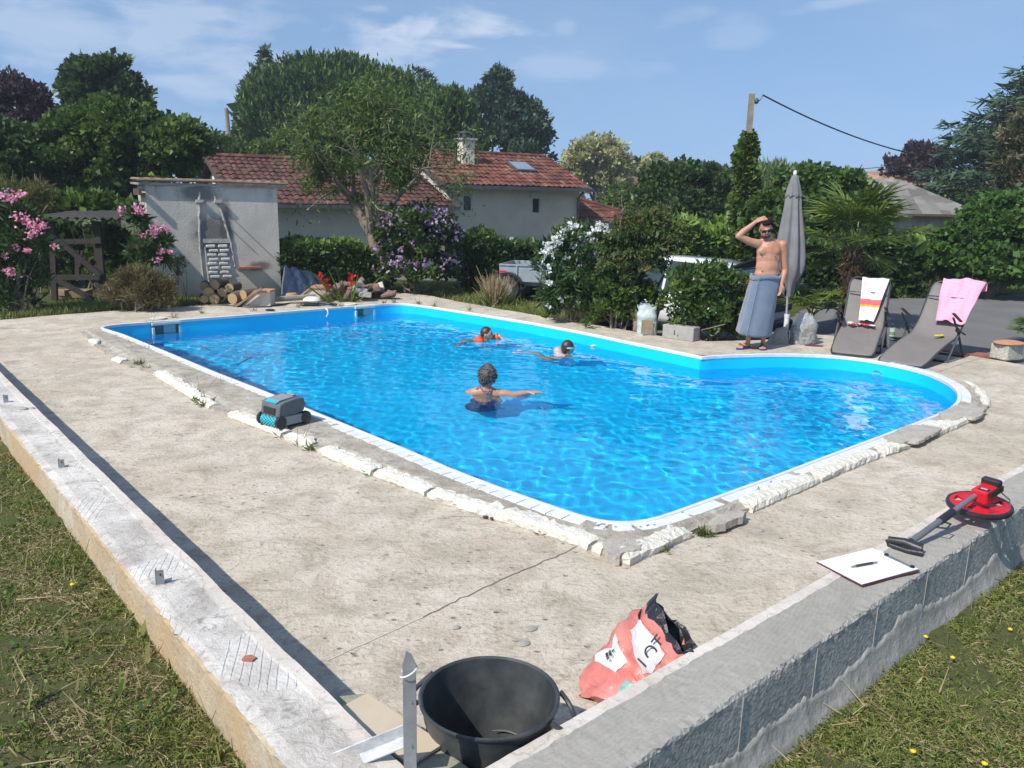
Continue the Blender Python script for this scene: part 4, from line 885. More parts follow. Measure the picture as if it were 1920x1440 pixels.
shrub('lavender_bush', 'low grey-green bush between the palm and the drive', [(1700,525,50,18),(1740,528,40,14),(1660,530,30,14)], 19, 1700, 5000, .11, leafmat('leaf_lav', [(.04, .055, .025), (.08, .095, .045), (.13, .14, .075)], .3), 64, .14, None, stems=6, shape='blade')
# ============================================================ BUILDINGS
def wall_mat(name, col, dark, bsc=60, bs=.4, stain=None):
 m, n, l, b = new_mat(name); t = NT(m); co = t.coord()
 c = t.mix(t.ramp(t.noise(1.2, 5, .6, co), [(.38, 0), (.65, 1)]), col, dark)
 if stain:
  st = t.ramp(t.noise(2.2, 6, .65, t.coord((1, 1, .28)), .3), [(.50, 0), (.68, .85)]); c = t.mix(st, c, stain)
 l.new(c, b.inputs['Base Color']); b.inputs['Roughness'].default_value = .95; b.inputs['Specular IOR Level'].default_value = .2
 l.new(t.bump(t.noise(bsc, 4, .7, co), bs, .02), b.inputs['Normal']); MATS[name] = m; return m
m_render = wall_mat('house_render', (.56, .50, .41), (.49, .435, .36), 40, .3)
m_shed = wall_mat('shed_render', (.50, .475, .42), (.40, .38, .335), 26, 1.0, (.26, .245, .215))
m_cream = wall_mat('cream_wall', (.72, .66, .54), (.62, .56, .45), 30, .2)
m_greywall = wall_mat('grey_farm_wall', (.36, .33, .29), (.25, .23, .20), 30, .4, (.17, .15, .13))
m_glassd = simple('dark_glass', (.02, .023, .028), .15, (.012, .014, .018), 3)
m_gutter = simple('zinc_gutter', (.13, .135, .14), .5, (.09, .09, .095), 4, metal=.4)
m_wood_d = simple('dark_wood', (.10, .072, .05), .8, (.055, .04, .028), 14, .5, 30)
m_stone = simple('cut_stone', (.52, .48, .41), .9, (.42, .385, .33), 5, .4, 40)
def tile_mat(name, cols, sc=(4, 2.7)):
 m, n, l, b = new_mat(name); t = NT(m)
 v = n.new('ShaderNodeTexVoronoi'); v.inputs['Scale'].default_value = 1; v.inputs['Randomness'].default_value = .35; l.new(t.coord((sc[0], sc[1], .01)), v.inputs['Vector'])
 sp = t.sep(v.outputs['Color']); c = t.ramp(sp[0], [(.0, cols[0]), (.4, cols[1]), (.75, cols[2]), (1, cols[3])])
 c = t.mix(t.ramp(t.noise(.9, 5, .65), [(.42, 0), (.66, .8)]), c, cols[0]); c = t.mix(t.ramp(t.noise(14, 4, .7), [(.55, 0), (.7, .5)]), c, (.10, .085, .07))
 l.new(c, b.inputs['Base Color']); b.inputs['Roughness'].default_value = .9; b.inputs['Specular IOR Level'].default_value = .2
 l.new(t.bump(t.noise(30, 4, .7), .5, .01), b.inputs['Normal']); MATS[name] = m; return m
m_tile = tile_mat('roof_tiles', [(.068, .034, .028), (.105, .046, .036), (.14, .062, .047), (.18, .10, .08)])
m_tile_o = tile_mat('roof_tiles_orange', [(.10, .040, .030), (.155, .057, .040), (.215, .078, .05), (.25, .14, .105)])
def tiled(b, e0, e1, r0, r1, pitch=.24, row=.36, amp=.045):
 """rolled-tile roof plane: eave e0->e1, ridge r0->r1 (quad)"""
 e0, e1, r0, r1 = map(np.array, (e0, e1, r0, r1)); L_ = np.linalg.norm(e1 - e0); H_ = np.linalg.norm(r0 - e0); nu = max(8, int(L_ / pitch * 6)); rows = max(2, int(H_ / row))
 nrm = np.cross(e1 - e0, r0 - e0); nrm = nrm / np.linalg.norm(nrm); nrm = nrm if nrm[2] > 0 else -nrm
 vs = []; r = np.random.default_rng(int(L_ * 100))
 for q in range(rows):
  j = r.normal(size=nu // 6 + 2) * .008
  for k, (t_, lift) in enumerate(((q / rows, .03), ((q + 1) / rows, 0))):
   A = e0 + (r0 - e0) * t_; B_ = e1 + (r1 - e1) * t_; x = np.linspace(0, 1, nu + 1)[:, None]; ph = np.abs(np.sin(x[:, 0] * L_ / pitch * math.pi)) ** .8
   vs.append(A + (B_ - A) * x + nrm * (amp * ph + lift + j[(x[:, 0] * L_ / pitch).astype(int) % len(j)])[:, None])
 b.grid(np.array(vs)[:, ::-1])
HA = R(30); dh = np.array([math.cos(HA), math.sin(HA)]);
def frame_empty(name, o, rz, z, label, cat, group=None): return empty(name, (o[0], o[1], z), rz, label, cat, group)
ho = atY(450, 380, 27); GH = -1.6
house = frame_empty('tiled_house', (ho.x, ho.y), HA, 0, 'long grey rendered house with red tiled roofs, taller in the middle', 'house')
# left wing: x 0..7.5, y 0..7.4
b = MB(); b.prism([(0, 0), (7.55, 0), (7.55, 7.4), (0, 7.4)], GH, 1.62)
b.add([(0, 0, 1.62), (0, 7.4, 1.62), (0, 3.7, 3.12)], [(0, 2, 1)]); b.build('wall', m_render, house)
b = MB(); tiled(b, (-.35, -.45, 1.66), (7.62, -.45, 1.66), (-.35, 3.7, 3.25), (7.62, 3.7, 3.25)); tiled(b, (7.62, 7.85, 1.66), (-.35, 7.85, 1.66), (7.62, 3.7, 3.25), (-.35, 3.7, 3.25))
rf = b.build('roof', m_tile, house, smooth=True)
b = MB(); b.tube([(-.35 + i * .42, 3.7, 3.30 + .012 * (i % 2)) for i in range(20)], .085, 8); b.build('ridge_tiles', m_tile_o, rf, smooth=True)
b = MB(); b.box((3.65, -.50, 1.60), (8.0, .13, .12)); b.build('gutter', m_gutter, house)
for sgn, (ya, yb) in enumerate(((-.45, 3.7), (7.85, 3.7))):
 b = MB(); y0, y1 = ya, yb; b.add([(-.36, y0, 1.48), (-.36, y0, 1.66), (-.36, y1, 3.25), (-.36, y1, 3.06), (-.30, y0, 1.48), (-.30, y0, 1.66), (-.30, y1, 3.25), (-.30, y1, 3.06)], [(0, 1, 2, 3), (7, 6, 5, 4), (0, 4, 5, 1), (1, 5, 6, 2), (2, 6, 7, 3), (3, 7, 4, 0)]); b.build('verge_board', m_wood_d, house)
m_white_paint = simple('white_paint', (.76, .74, .70), .5, (.68, .66, .62), 6)
w_ = MB(); w_.box((-.03, 3.0, 2.15), (.04, .55, .8)); w = w_.build('window', m_glassd, house)
for yy in (3.75, 2.62):
 s_ = MB(); s_.box((-.10 , yy, 2.15), (.05, .42, .86)); s_.box((-.13, yy, 2.45), (.02, .34, .04)); s_.box((-.13, yy, 1.9), (.02, .34, .04)); s_.build('shutter', m_white_paint, w)
# middle block: x 7.55..13.45, y 0..6.0
x0, x1, dm = 7.5, 13.35, 5.9
b = MB(); b.prism([(x0, .06), (x1, .06), (x1, dm), (x0, dm)], GH, 2.42)
for xx, o_ in ((x0, 1), (x1, -1)): b.add([(xx, .06, 2.42), (xx, dm, 2.42), (xx, dm / 2, 3.62)], [(0, 1, 2) if o_ < 0 else (0, 2, 1)])
b.build('wall', m_render, house)
b = MB(); tiled(b, (x0 - .3, -.34, 2.44), (x1 + .3, -.34, 2.44), (x0 - .3, dm / 2, 3.76), (x1 + .3, dm / 2, 3.76)); tiled(b, (x1 + .3, dm + .4, 2.44), (x0 - .3, dm + .4, 2.44), (x1 + .3, dm / 2, 3.76), (x0 - .3, dm / 2, 3.76))
rf = b.build('roof', m_tile_o, house, smooth=True)
b = MB(); b.tube([(x0 - .3 + i * .42, dm / 2, 3.80 + .012 * (i % 2)) for i in range(16)], .085, 8); b.build('ridge_tiles', m_tile_o, rf, smooth=True)
b = MB(); b.box(((x0 + x1) / 2, -.40, 2.38), (x1 - x0 + .75, .13, .13)); b.build('gutter', m_gutter, house)
b = MB(); b.tube([(x1 - .1, -.36, 2.3), (x1 - .1, -.03, 2.05), (x1 - .1, -.03, GH)], .045, 8); b.build('downpipe', m_gutter, house)
b = MB(); b.add([(x0 - .32, -.36, 2.26), (x0 - .32, -.36, 2.46), (x0 - .32, dm / 2, 3.78), (x0 - .32, dm / 2, 3.56), (x0 - .27, -.36, 2.26), (x0 - .27, -.36, 2.46), (x0 - .27, dm / 2, 3.78), (x0 - .27, dm / 2, 3.56)], [(0, 1, 2, 3), (7, 6, 5, 4), (0, 4, 5, 1), (1, 5, 6, 2), (2, 6, 7, 3), (3, 7, 4, 0)]); b.build('verge_board', m_wood_d, house)
# roof window
sl = math.atan2(3.76 - 2.44, dm / 2 + .34); rot = Matrix.Rotation(sl, 3, 'X')
b = MB(); b.box((11.5, 1.55, 2.44 + (1.55 + .34) * math.tan(sl) + .07), (.95, 1.0, .08), rot); sk = b.build('roof_window', m_gutter, house); b = MB(); b.box((11.5, 1.54, 2.44 + (1.55 + .34) * math.tan(sl) + .115), (.78, .82, .01), rot); b.build('pane', simple('sky_glass', (.25, .32, .36), .1), sk)
# chimney
b = MB(); b.box((9.15, 1.9, 3.35), (.50, .50, 1.7)); ch = b.build('chimney', m_cream, house); b = MB(); b.box((9.15, 1.9, 4.23), (.68, .68, .07)); b.build('cap_slab', m_stone, ch)
b = MB(); [b.box((9.15 + dx, 1.9 + dy, 4.35), (.08, .08, .17)) for dx in (-.2, .2) for dy in (-.2, .2)]; b.lathe([(.001, .08), (.30, .05), (.30, 0), (.001, 0)], (9.15, 1.9, 4.46), 14); b.box((9.15, 1.9, 4.33), (.3, .3, .12)); b.build('cowl', m_gutter, ch)
# small windows, lintels, door, vents
def opening(xa, za, w, h, lint=None, frame_c=None):
 b = MB(); b.box((xa, .055, za), (w, .06, h)); o = b.build('window', m_glassd, house)
 if lint:
  q = MB(); q.box((xa, .045, za + h / 2 + lint[1] / 2 + .004), (lint[0], .10, lint[1])); q.build('lintel', m_stone, o)
 q = MB(); q.box((xa + w * .42, .02, za), (.05, .03, h)); q.build('frame', m_wood_d, o)
opening(8.28, 1.80, .26, .52, (.46, .22)); opening(11.3, 1.75, .26, .52, (.46, .22)); opening(8.28, .02, .26, .40, (.52, .22)); opening(11.25, -.15, 1.05, .95, (1.3, .24))
b = MB(); b.box((10.2, 0, .42), (.18, .09, .20), bev=.01); b.build('wall_vent', m_white_paint, house)
b = MB(); b.box((12.75, -.16, .42), (.80, .34, .56), bev=.02); ac_ = b.build('air_conditioner', m_white_paint, house)
b = MB(); [b.box((12.38, -.16, .25 + i * .07), (.03, .28, .02)) for i in range(6)]; b.box((12.83, -.335, .42), (.5, .02, .46)); b.build('grille', m_gutter, ac_)
# right wing
xr = x1; b = MB(); b.prism([(xr + .02, .9), (xr + 4.0, .9), (xr + 4.0, 5.2), (xr + .02, 5.2)], GH, 1.05); b.build('wall', m_render, house)
b = MB(); tiled(b, (xr + .05, .5, 1.1), (xr + 4.4, .5, 1.1), (xr + .05, 3.2, 2.25), (xr + .8, 3.2, 2.25))
b.add([(xr + 4.4, .5, 1.12), (xr + 4.4, 5.6, 1.12), (xr + .8, 3.2, 2.28)], [(0, 1, 2)]); b.build('roof', m_tile_o, house, smooth=True)
b = MB(); b.box((xr + 2.2, .44, 1.05), (4.4, .12, .11)); b.build('gutter', m_gutter, house)
b = MB(); b.tube([(xr + 4.4, .5, 1.17), (xr + 2.6, 1.85, 1.76), (xr + .8, 3.2, 2.34), (xr + .05, 3.2, 2.34)], .08, 8); b.build('ridge_tiles', m_tile_o, house, smooth=True)
# shed with the sooty chimney scar --------------------------------
so = at(528, 556, GZ); sh = empty('rendered_shed', (so.x, so.y, GZ), R(30), 'low rendered shed wall with the sooty outline of a removed chimney', 'shed')
sw = 2.38; shh = 2.13
m_soot, n, l, b_ = new_mat('shed_front_render'); t = NT(m_soot); co = t.coord(); c = t.mix(t.ramp(t.noise(1.5, 5, .6, co), [(.4, 0), (.65, 1)]), (.58, .53, .445), (.48, .44, .37))
xyz = t.sep(co)
def box_mask(cx, cz, rx, rz, soft=.5):
 u = t.math('DIVIDE', t.math('SUBTRACT', xyz[0], cx), rx); v = t.math('DIVIDE', t.math('SUBTRACT', xyz[2], cz), rz); d = t.math('SQRT', t.math('ADD', t.math('MULTIPLY', u, u), t.math('MULTIPLY', v, v)))
 d = t.math('ADD', d, t.math('MULTIPLY', t.math('SUBTRACT', t.noise(7, 6, .7, co), .5), .8)); return t.ramp(d, [(.45, 1), (1.0, 0)])
sx0 = -1.42
for mk in (box_mask(sx0 + .14, 1.28, .45, .42), box_mask(sx0 + .12, 1.0, .30, .22), box_mask(sx0 - .05, 2.0, .45, .22), box_mask(sx0 + .42, 1.3, .16, .7), box_mask(-.40, .62, .30, .12)): c = t.mix(t.math('MULTIPLY', mk, .8), c, (.085, .08, .075))
st = t.ramp(t.noise(4, 6, .7, t.coord((1, 1, .22)), .4), [(.52, 0), (.66, .6)]); top = t.ramp(xyz[2], [(1.6 / 3, 0), (2.1 / 3, 1)]) if False else t.math('MULTIPLY', st, t.math('MULTIPLY', t.math('SUBTRACT', xyz[2], 1.5), 1.6, clamp=True))
c = t.mix(top, c, (.19, .18, .16)); c = t.mix(t.math('MULTIPLY', t.math('SUBTRACT', .45, xyz[2], clamp=True), 1.4), c, (.36, .29, .19))
l.new(c, b_.inputs['Base Color']); b_.inputs['Roughness'].default_value = .95; l.new(t.bump(t.noise(30, 4, .7, co), .7, .016), b_.inputs['Normal'])
b = MB(); b.box((-sw / 2, .65, shh / 2 - .1), (sw, 1.3, shh + .2)); b.build('wall', m_soot, sh)
b = MB(); b.box((-sw / 2 + .04, .68, shh + .035), (sw + .30, 1.45, .04), Matrix.Rotation(R(1), 3, 'X')); rfm = b.build('roof', m_greywall, sh)
b = MB(); b.tube([(-sw - .12, -.06, shh + .09), (-sw / 2, -.06, shh + .10), (.2, -.06, shh + .085)], .03, 6);
for i in range(15): b.tube([(-sw - .05 + i * .18, -.07, shh + .10), (-sw - .05 + i * .18, 1.4, shh + .13)], .07, 6, flat=.5)
b.build('edge_tiles', simple('old_tiles', (.30, .20, .13), .95, (.16, .11, .08), 9, .6, 30), rfm)
b = MB(); b.box((-sw - .10, .35, shh - .12), (.05, 1.0, .12)); b.build('rafter', m_wood_d, sh)
m_mort = simple('mortar_trace', (.52, .50, .46), .95, (.30, .285, .26), 10, .8, 30, bdist=.02)
rr_ = np.random.default_rng(3)
def trace(pts, w=.024):
 P = [];
 for (a, c_) in zip(pts[:-1], pts[1:]):
  for k in range(8): P.append((a[0] + (c_[0] - a[0]) * k / 8 + rr_.normal() * .004, -.008, a[1] + (c_[1] - a[1]) * k / 8))
 P.append((pts[-1][0], -.012, pts[-1][1])); q = MB(); q.tube(P, [w * (.7 + .5 * rr_.random()) for _ in P], 6); q.build('mortar_trace', m_mort, sh)
trace([(-1.44, 2.02), (-1.46, 1.86)]); trace([(-1.20, 2.02), (-1.16, 1.86)]); trace([(-1.46, 1.86), (-1.50, 1.1)]); trace([(-1.12, 1.86), (-.93, 1.1)]); trace([(-1.5, 1.1), (-1.47, .1)], .02); trace([(-.93, 1.1), (-.88, .62)], .02); trace([(-1.41, 1.0), (-1.38, .3)], .018)
for xx in (-1.46, -1.13): q = MB(); q.box((xx, -.04, 1.86), (.13, .08, .05)); q.build('bracket', m_stone, sh)
for i in range(6): pass
q = MB()
for i in range(8):
 for j in range(2):
  if rr_.random() < .92: q.box((-1.30 + j * .21 + (i % 2) * .04 + rr_.normal() * .008, -.015 - .006 * rr_.random(), 1.02 - i * .083), (.17, .05, .055), Matrix.Rotation(rr_.normal() * .03, 3, 'Y'), bev=.012)
q.build('bare_blocks', simple('painted_block', (.64, .62, .57), .9, (.50, .48, .44), 12, .6, 40), sh)
q = MB(); q.box((-1.2, -.004, 1.12), (.5, .02, .08)); q.build('ledge_trace', m_mort, sh)
q = MB(); q.box((-.62, -.07, .60), (.42, .14, .035)); q.build('brick_shelf', simple('red_brick', (.36, .13, .085), .9, (.25, .10, .07), 14, .6, 40), sh)
for (xa, za, xb, zb) in ((-1.12, 1.80, -1.12, 1.80), (-1.40, 1.84, -1.4, 1.84)):
 q = MB(); q.tube([(xa, 0, za), (xa + .02, -.25, za + .02)], .012, 6); q.build('iron_rod', m_gutter, sh)
# farm building right, small houses far away -----------------------
def gable_house(name, label, px, Y, rz, L_, Dp, zb, ze, zr, wallm, roofm, cat='house', group=None, over=.35):
 p = atY(px, 400, Y); h = empty(name, (p.x, p.y, 0), rz, label, cat, group)
 b = MB(); b.prism([(0, 0), (L_, 0), (L_, Dp), (0, Dp)], zb, ze); b.add([(0, 0, ze), (0, Dp, ze), (0, Dp / 2, zr - .06), (L_, 0, ze), (L_, Dp, ze), (L_, Dp / 2, zr - .06)], [(0, 2, 1), (3, 4, 5)]); b.build('wall', wallm, h)
 b = MB()
 for s, (ya, yr) in enumerate(((-over, Dp / 2), (Dp + over, Dp / 2))): b.add([(-over, ya, ze - .05), (L_ + over, ya, ze - .05), (L_ + over, yr, zr), (-over, yr, zr), (-over, ya, ze - .13), (L_ + over, ya, ze - .13), (L_ + over, yr, zr - .08), (-over, yr, zr - .08)], [(0, 1, 2, 3), (7, 6, 5, 4), (0, 4, 5, 1), (1, 5, 6, 2), (3, 2, 6, 7), (0, 3, 7, 4)])
 b.build('roof', roofm, h); return h
m_roof_g = tile_mat('old_grey_roof', [(.13, .12, .11), (.19, .178, .165), (.24, .225, .21), (.29, .27, .25)], (3, 2)); m_roof_g2 = m_roof_g
fp = atY(1640, 400, 30)
farm = empty('farm_building', (fp.x, fp.y, 0), R(-4), 'old farm building with a weathered grey hipped roof behind the palm', 'barn')
b = MB(); b.prism([(.2, 0), (3.2, 0), (3.2, 4), (.2, 4)], GZ, 1.75); b.build('wall', m_greywall, farm)
b = MB(); A0, A1, A2, A3 = (-1.2, -.4, 1.72), (3.75, -.4, 1.72), (3.75, 4.4, 1.72), (-1.2, 4.4, 1.72); R0_, R1_ = (-.6, 2.0, 3.0), (1.5, 2.0, 2.98)
b.add([A0, A1, R1_, R0_], [(0, 1, 2, 3)]); b.add([A1, A2, R1_], [(0, 1, 2)]); b.add([A2, A3, R0_, R1_], [(0, 1, 2, 3)]); b.add([A3, A0, R0_], [(0, 1, 2)]); b.add([A0, A1, A2, A3], [(3, 2, 1, 0)])
b.build('roof', m_roof_g, farm)
b = MB(); b.box((1.3, -.43, 1.69), (4.9, .05, .08)); b.build('fascia', m_wood_d, farm)
gable_house('stone_house', 'tan-roofed house mostly hidden behind the purple tree', 1615, 44, R(-2), 3.6, 6, GZ, 2.6, 3.9, m_cream, tile_mat('tan_roof', [(.30, .17, .11), (.40, .24, .16), (.44, .28, .19), (.5, .34, .24)]))
gable_house('cream_house', 'cream gable wall showing just right of the ivy-covered pole', 1399, 30, R(30), 2.6, 4.2, GZ, 1.75, 2.5, m_cream, m_roof_g)
gable_house('distant_house', 'tiny distant house with an orange roof between the two pale yellow trees', 1172, 75, R(20), 3.2, 4, -1.7, 3.0, 4.3, m_cream, m_tile_o)
gable_house('distant_house', 'pink-tiled roof peeping out left of the big pine', 437, 58, R(15), 3, 5, -1.7, 5.0, 6.3, m_cream, tile_mat('pink_roof', [(.40, .20, .15), (.50, .27, .21), (.55, .31, .24), (.6, .38, .3)]))
gable_house('distant_house', 'low pale-roofed house beyond the tiled house, right of its low wing', 1140, 62, R(10), 3, 4, -1.7, 1.3, 2.2, m_cream, m_roof_g)
# poles and wires ---------------------------------------------------
m_pole = simple('weathered_pole', (.30, .25, .20), .9, (.20, .165, .13), 10, .6, 30)
pb = atY(1392, 400, 20.5); root = empty('utility_pole', (pb.x, pb.y, GZ), 0, 'leaning concrete utility pole smothered in ivy', 'pole')
pt_ = atY(1410, 176, 20.5); lean = lambda t_: np.array([pb.x, pb.y, GZ]) * (1 - t_) + np.array(pt_) * t_
b = MB(); b.box(tuple(lean(.5)), (.15, .17, float(pt_.z - GZ)), Matrix.Rotation(math.atan2(pt_.x - pb.x, pt_.z - GZ), 3, 'Y'), taper=.75); b.build('shaft', m_pole, root, world=True)
b = MB(); tz = lean(.965); b.tube([tuple(tz), tuple(tz + [.2, 0, .02]), tuple(tz + [.26, 0, .14])], .018, 6); b.ell(tuple(tz + [.12, 0, 0]), (.06, .05, .07)); b.build('insulator', m_gutter, root, world=True)
r = np.random.default_rng(71); P = []; D = []
for k in range(9000):
 t_ = r.random() ** .9 * .80; th = r.random() * 6.28; rad = (.30 - .12 * t_) * (.7 + .3 * r.random()) * (1 + .25 * math.sin(t_ * 26 + th)) * (1 if t_ < .72 else (.82 - t_) * 9 + .1)
 P.append(lean(t_) + np.array([math.cos(th) * rad, math.sin(th) * rad, 0])); D.append([math.cos(th), math.sin(th), -.2])
P = np.array(P); V, k = cards(P, .11, .10, r, np.array(D), .6); iv = raw_mesh('ivy', V, k, leafmat('leaf_ivy', [(.020, .050, .012), (.055, .105, .018), (.13, .19, .035)], .25, .4, .5), root, {'rnd': np.repeat(r.random(len(P)), k)})
def wire(pts, rad, label, sag=0):
 b = MB(); a = np.array(pts[0]); c_ = np.array(pts[1]); b.tube([tuple(a + (c_ - a) * t_ - np.array([0, 0, sag * 4 * t_ * (1 - t_)])) for t_ in np.linspace(0, 1, 24)], rad, 5); o = b.build('overhead_wire', simple('black_cable', (.02, .02, .022), .6), None); tag(o, label, 'wire', 'overhead wires'); return o
wire((lean(.965) + [.26, 0, .14], atY(1930, 300, 30)), .019, 'sagging black cable from the ivy-covered pole to the cedar', .62)
wire((atY(1560, 322, 44), atY(1700, 309, 44)), .018, 'short straight wire running in front of the tan roof')
wire((atY(1020, 297, 44), atY(1060, 305, 44)), .022, 'thin wire between the poplar and the pale yellow tree')
wire((atY(60, 199, 40), atY(125, 213, 38)), .018, 'thin wire between the purple tree and the tall broadleaf tree at far left')
wire((atY(330, 244, 36), atY(440, 247, 40)), .016, 'thin wire meeting the slanting wooden pole')
pb = atY(431, 300, 38.5); root = empty('wooden_pole', (pb.x, pb.y, -1.6), 0, 'slanting wooden pole on the skyline left of the big pine', 'pole'); b = MB(); b.tube([(pb.x + .1, pb.y, -1.6), tuple(atY(430, 262, 38.5)), tuple(atY(424, 203, 38.5))], [.12, .1, .09], 8); b.build('shaft', m_pole, root, world=True)
pb = atY(1043, 300, 60); root = empty('wooden_pole', (pb.x, pb.y, -1.6), 0, 'tiny distant pole between the house roof and the pale yellow tree', 'pole'); b = MB(); b.tube([(pb.x, pb.y, -1.6), tuple(atY(1043, 303, 60))], .08, 6); b.build('shaft', m_pole, root, world=True)
# ============================================================ POOL EDGE DETAILS
m_white_pl = simple('white_plastic', (.74, .74, .74), .45, (.64, .65, .66), 10, .1, 60)
m_foam = simple('white_foam', (.76, .73, .64), .95, (.62, .58, .49), 16, 1, 34, bdist=.02)
m_foam_side = simple('foam_side', (.55, .53, .48), .95, (.38, .36, .32), 14, 1, 34, bdist=.02)
m_dark = simple('dark_gap', (.03, .028, .025), .9)
pin2 = resample(pool, .04)
def arc(px0, px1):
 """samples of the pool outline between two photo points, shortest way"""
 a = int(np.argmin(np.hypot(*(pin2 - np.array(W(*px0, LIP))).T))); c = int(np.argmin(np.hypot(*(pin2 - np.array(W(*px1, LIP))).T))); n = len(pin2)
 f = (c - a) % n
 return [(a + k) % n for k in range(f + 1)] if f <= n - f else [(c + k) % n for k in range(n - f + 1)]
edging = empty('pool_edging', (pin2[0][0], pin2[0][1], LIP), 0, 'white plastic edging strip running round the rim of the pool', 'pool edging')
o0 = offset_poly(pin2, -.004); G = np.zeros((len(pin2) + 1, 5, 3));
for j, (d, z) in enumerate(((-.006, LIP - .03), (-.008, LIP + .006), (.004, LIP + .012), (.026, LIP + .010), (.030, LIP - .004))):
 q = offset_poly(pin2, d); G[:-1, j, :2] = q; G[-1, j, :2] = q[0]; G[:, j, 2] = z
b = MB(); b.grid(G); b.build('rim_bead', m_white_pl, edging, world=True, smooth=True)
wpos = offset_poly(pin2, .030)
def plates(px0, px1, pl, gap, w, name='edge_plate', skip=(), holes=False, single=False, z=LIP + .005, jit=.0):
 idx = arc(px0, px1); rr = np.random.default_rng(len(idx)); per = max(2, int(pl / .04)); k = 0; cnt = 0; b = MB(); hb = MB()
 while k < len(idx) - 2:
  e = min(k + per, len(idx) - 1)
  if cnt not in skip:
   seg = idx[k:e + 1]; g = gap / .04 / max(1, len(seg) - 1); L_ = []; R_ = []
   for q, i in enumerate(seg):
    L_.append(offset0[i]); R_.append(offsetw(w)[i])
   L_ = np.array(L_); R_ = np.array(R_)
   if gap: L_[-1] = L_[-1] + (L_[-2] - L_[-1]) * min(.8, gap / .04); R_[-1] = R_[-1] + (R_[-2] - R_[-1]) * min(.8, gap / .04 * 1.3)
   zj = z + rr.normal() * jit; V = []
   for a_, c_ in zip(L_, R_): V += [(*a_, zj), (*c_, zj), (*a_, zj - .02), (*c_, zj - .02)]
   fs = []; m_ = len(L_)
   for q in range(m_ - 1): o = q * 4; fs += [(o, o + 4, o + 5, o + 1), (o + 1, o + 5, o + 7, o + 3), (o, o + 2, o + 6, o + 4)]
   fs += [(0, 1, 3, 2), (4 * m_ - 4, 4 * m_ - 2, 4 * m_ - 1, 4 * m_ - 3)]
   if single: b.add(V, fs)
   else:
    pb_ = MB(); pb_.add(V, fs); po = pb_.build(name, m_white_pl, edging, world=True)
    if holes:
     for t_ in (.2, .8):
      ii = int(t_ * (m_ - 1)); c_ = L_[ii] * .45 + R_[ii] * .55; hb.lathe([(.007, 0), (.001, .001)], (*c_, zj + .001), 8)
  cnt += 1; k = e
 if single: b.build(name, m_white_pl, edging, world=True)
 if hb.n: hb.build('screw_holes', m_dark, edging, world=True)
offset0 = wpos; _ow = {}
def offsetw(w):
 if w not in _ow: _ow[w] = offset_poly(pin2, .030 + w)
 return _ow[w]
plates((200, 618), (640, 793), .9, 0, .055, 'edge_strip', single=True, z=LIP + .003)
plates((640, 793), (1105, 973), .12, .006, .095, jit=.0008)
plates((1110, 975), (1212, 978), .12, .02, .095, holes=True, jit=.003)
plates((1216, 976), (1330, 936), .5, .004, .09, 'edge_strip')
plates((1345, 932), (1470, 886), .5, .004, .085, 'edge_strip')
plates((1480, 882), (1650, 819), .6, .004, .08, 'edge_strip')
plates((1675, 809), (1735, 787), .5, .004, .08, 'edge_strip')
plates((1660, 681), (1796, 752), .085, .012, .085, jit=.001)
# foam strips along the outer coping line
cn = resample(np.array(cop_near), .03, False); tn = np.gradient(cn, axis=0); tn /= np.linalg.norm(tn, axis=1)[:, None]; nr_ = np.stack([tn[:, 1], -tn[:, 0]], 1)
ctr = pool.mean(0)
if ((cn[len(cn) // 2] + nr_[len(cn) // 2] - ctr) ** 2).sum() < ((cn[len(cn) // 2] - ctr) ** 2).sum(): nr_ = -nr_
foam = empty('foam_edging', (cn[0][0], cn[0][1], 0), 0, 'broken strips of white foam along the outer edge of the raised coping', 'foam strip')
def foam_piece(px0, px1, w=.085, z1=LIP + .008, seed=0, h0=0.0):
 w = w * 1.05
 a = int(np.argmin(np.hypot(*(cn - np.array(W(*px0))).T))); c = int(np.argmin(np.hypot(*(cn - np.array(W(*px1))).T))); a, c = min(a, c), max(a, c)
 r = np.random.default_rng(seed + 5); n = c - a + 1
 if n < 3: return
 cross = [(.026, h0 - .01, .2), (.028, .014, .6), (.022, z1 - .012, .8), (-.012, z1, .8), (-w * .4, z1 + .003, .6), (-w * .75, z1 + .001, 1), (-w, z1 - .003, 2.2), (-w - .004, .01, .5)]
 e = np.convolve(r.normal(size=n + 4), np.ones(5) / 2.2, 'valid'); G = np.zeros((n, len(cross), 3))
 for j, (o, z, k) in enumerate(cross):
  jit = k * (.0045 * r.normal(size=n) + .006 * np.convolve(r.normal(size=n + 4), np.ones(5) / 2.2, 'valid'))
  end = np.minimum(np.arange(n), n - 1 - np.arange(n)); f = np.clip(.8 + end / 10., .8, 1)
  G[:, j, :2] = cn[a:c + 1] + nr_[a:c + 1] * (o * (f if o < -.02 else 1) + jit)[:, None]; G[:, j, 2] = z * f + .003 * k * r.normal(size=n)
 b = MB(); b.grid(G); b.m = [1 if (q % (len(cross) - 1)) < 1 else 0 for q in range(len(b.f))]; b.add(G[0], [list(range(len(cross)))], 0); b.add(G[-1], [list(range(len(cross) - 1, -1, -1))], 0)
 b.build('foam_strip', [m_foam, m_foam_side], foam, world=True)
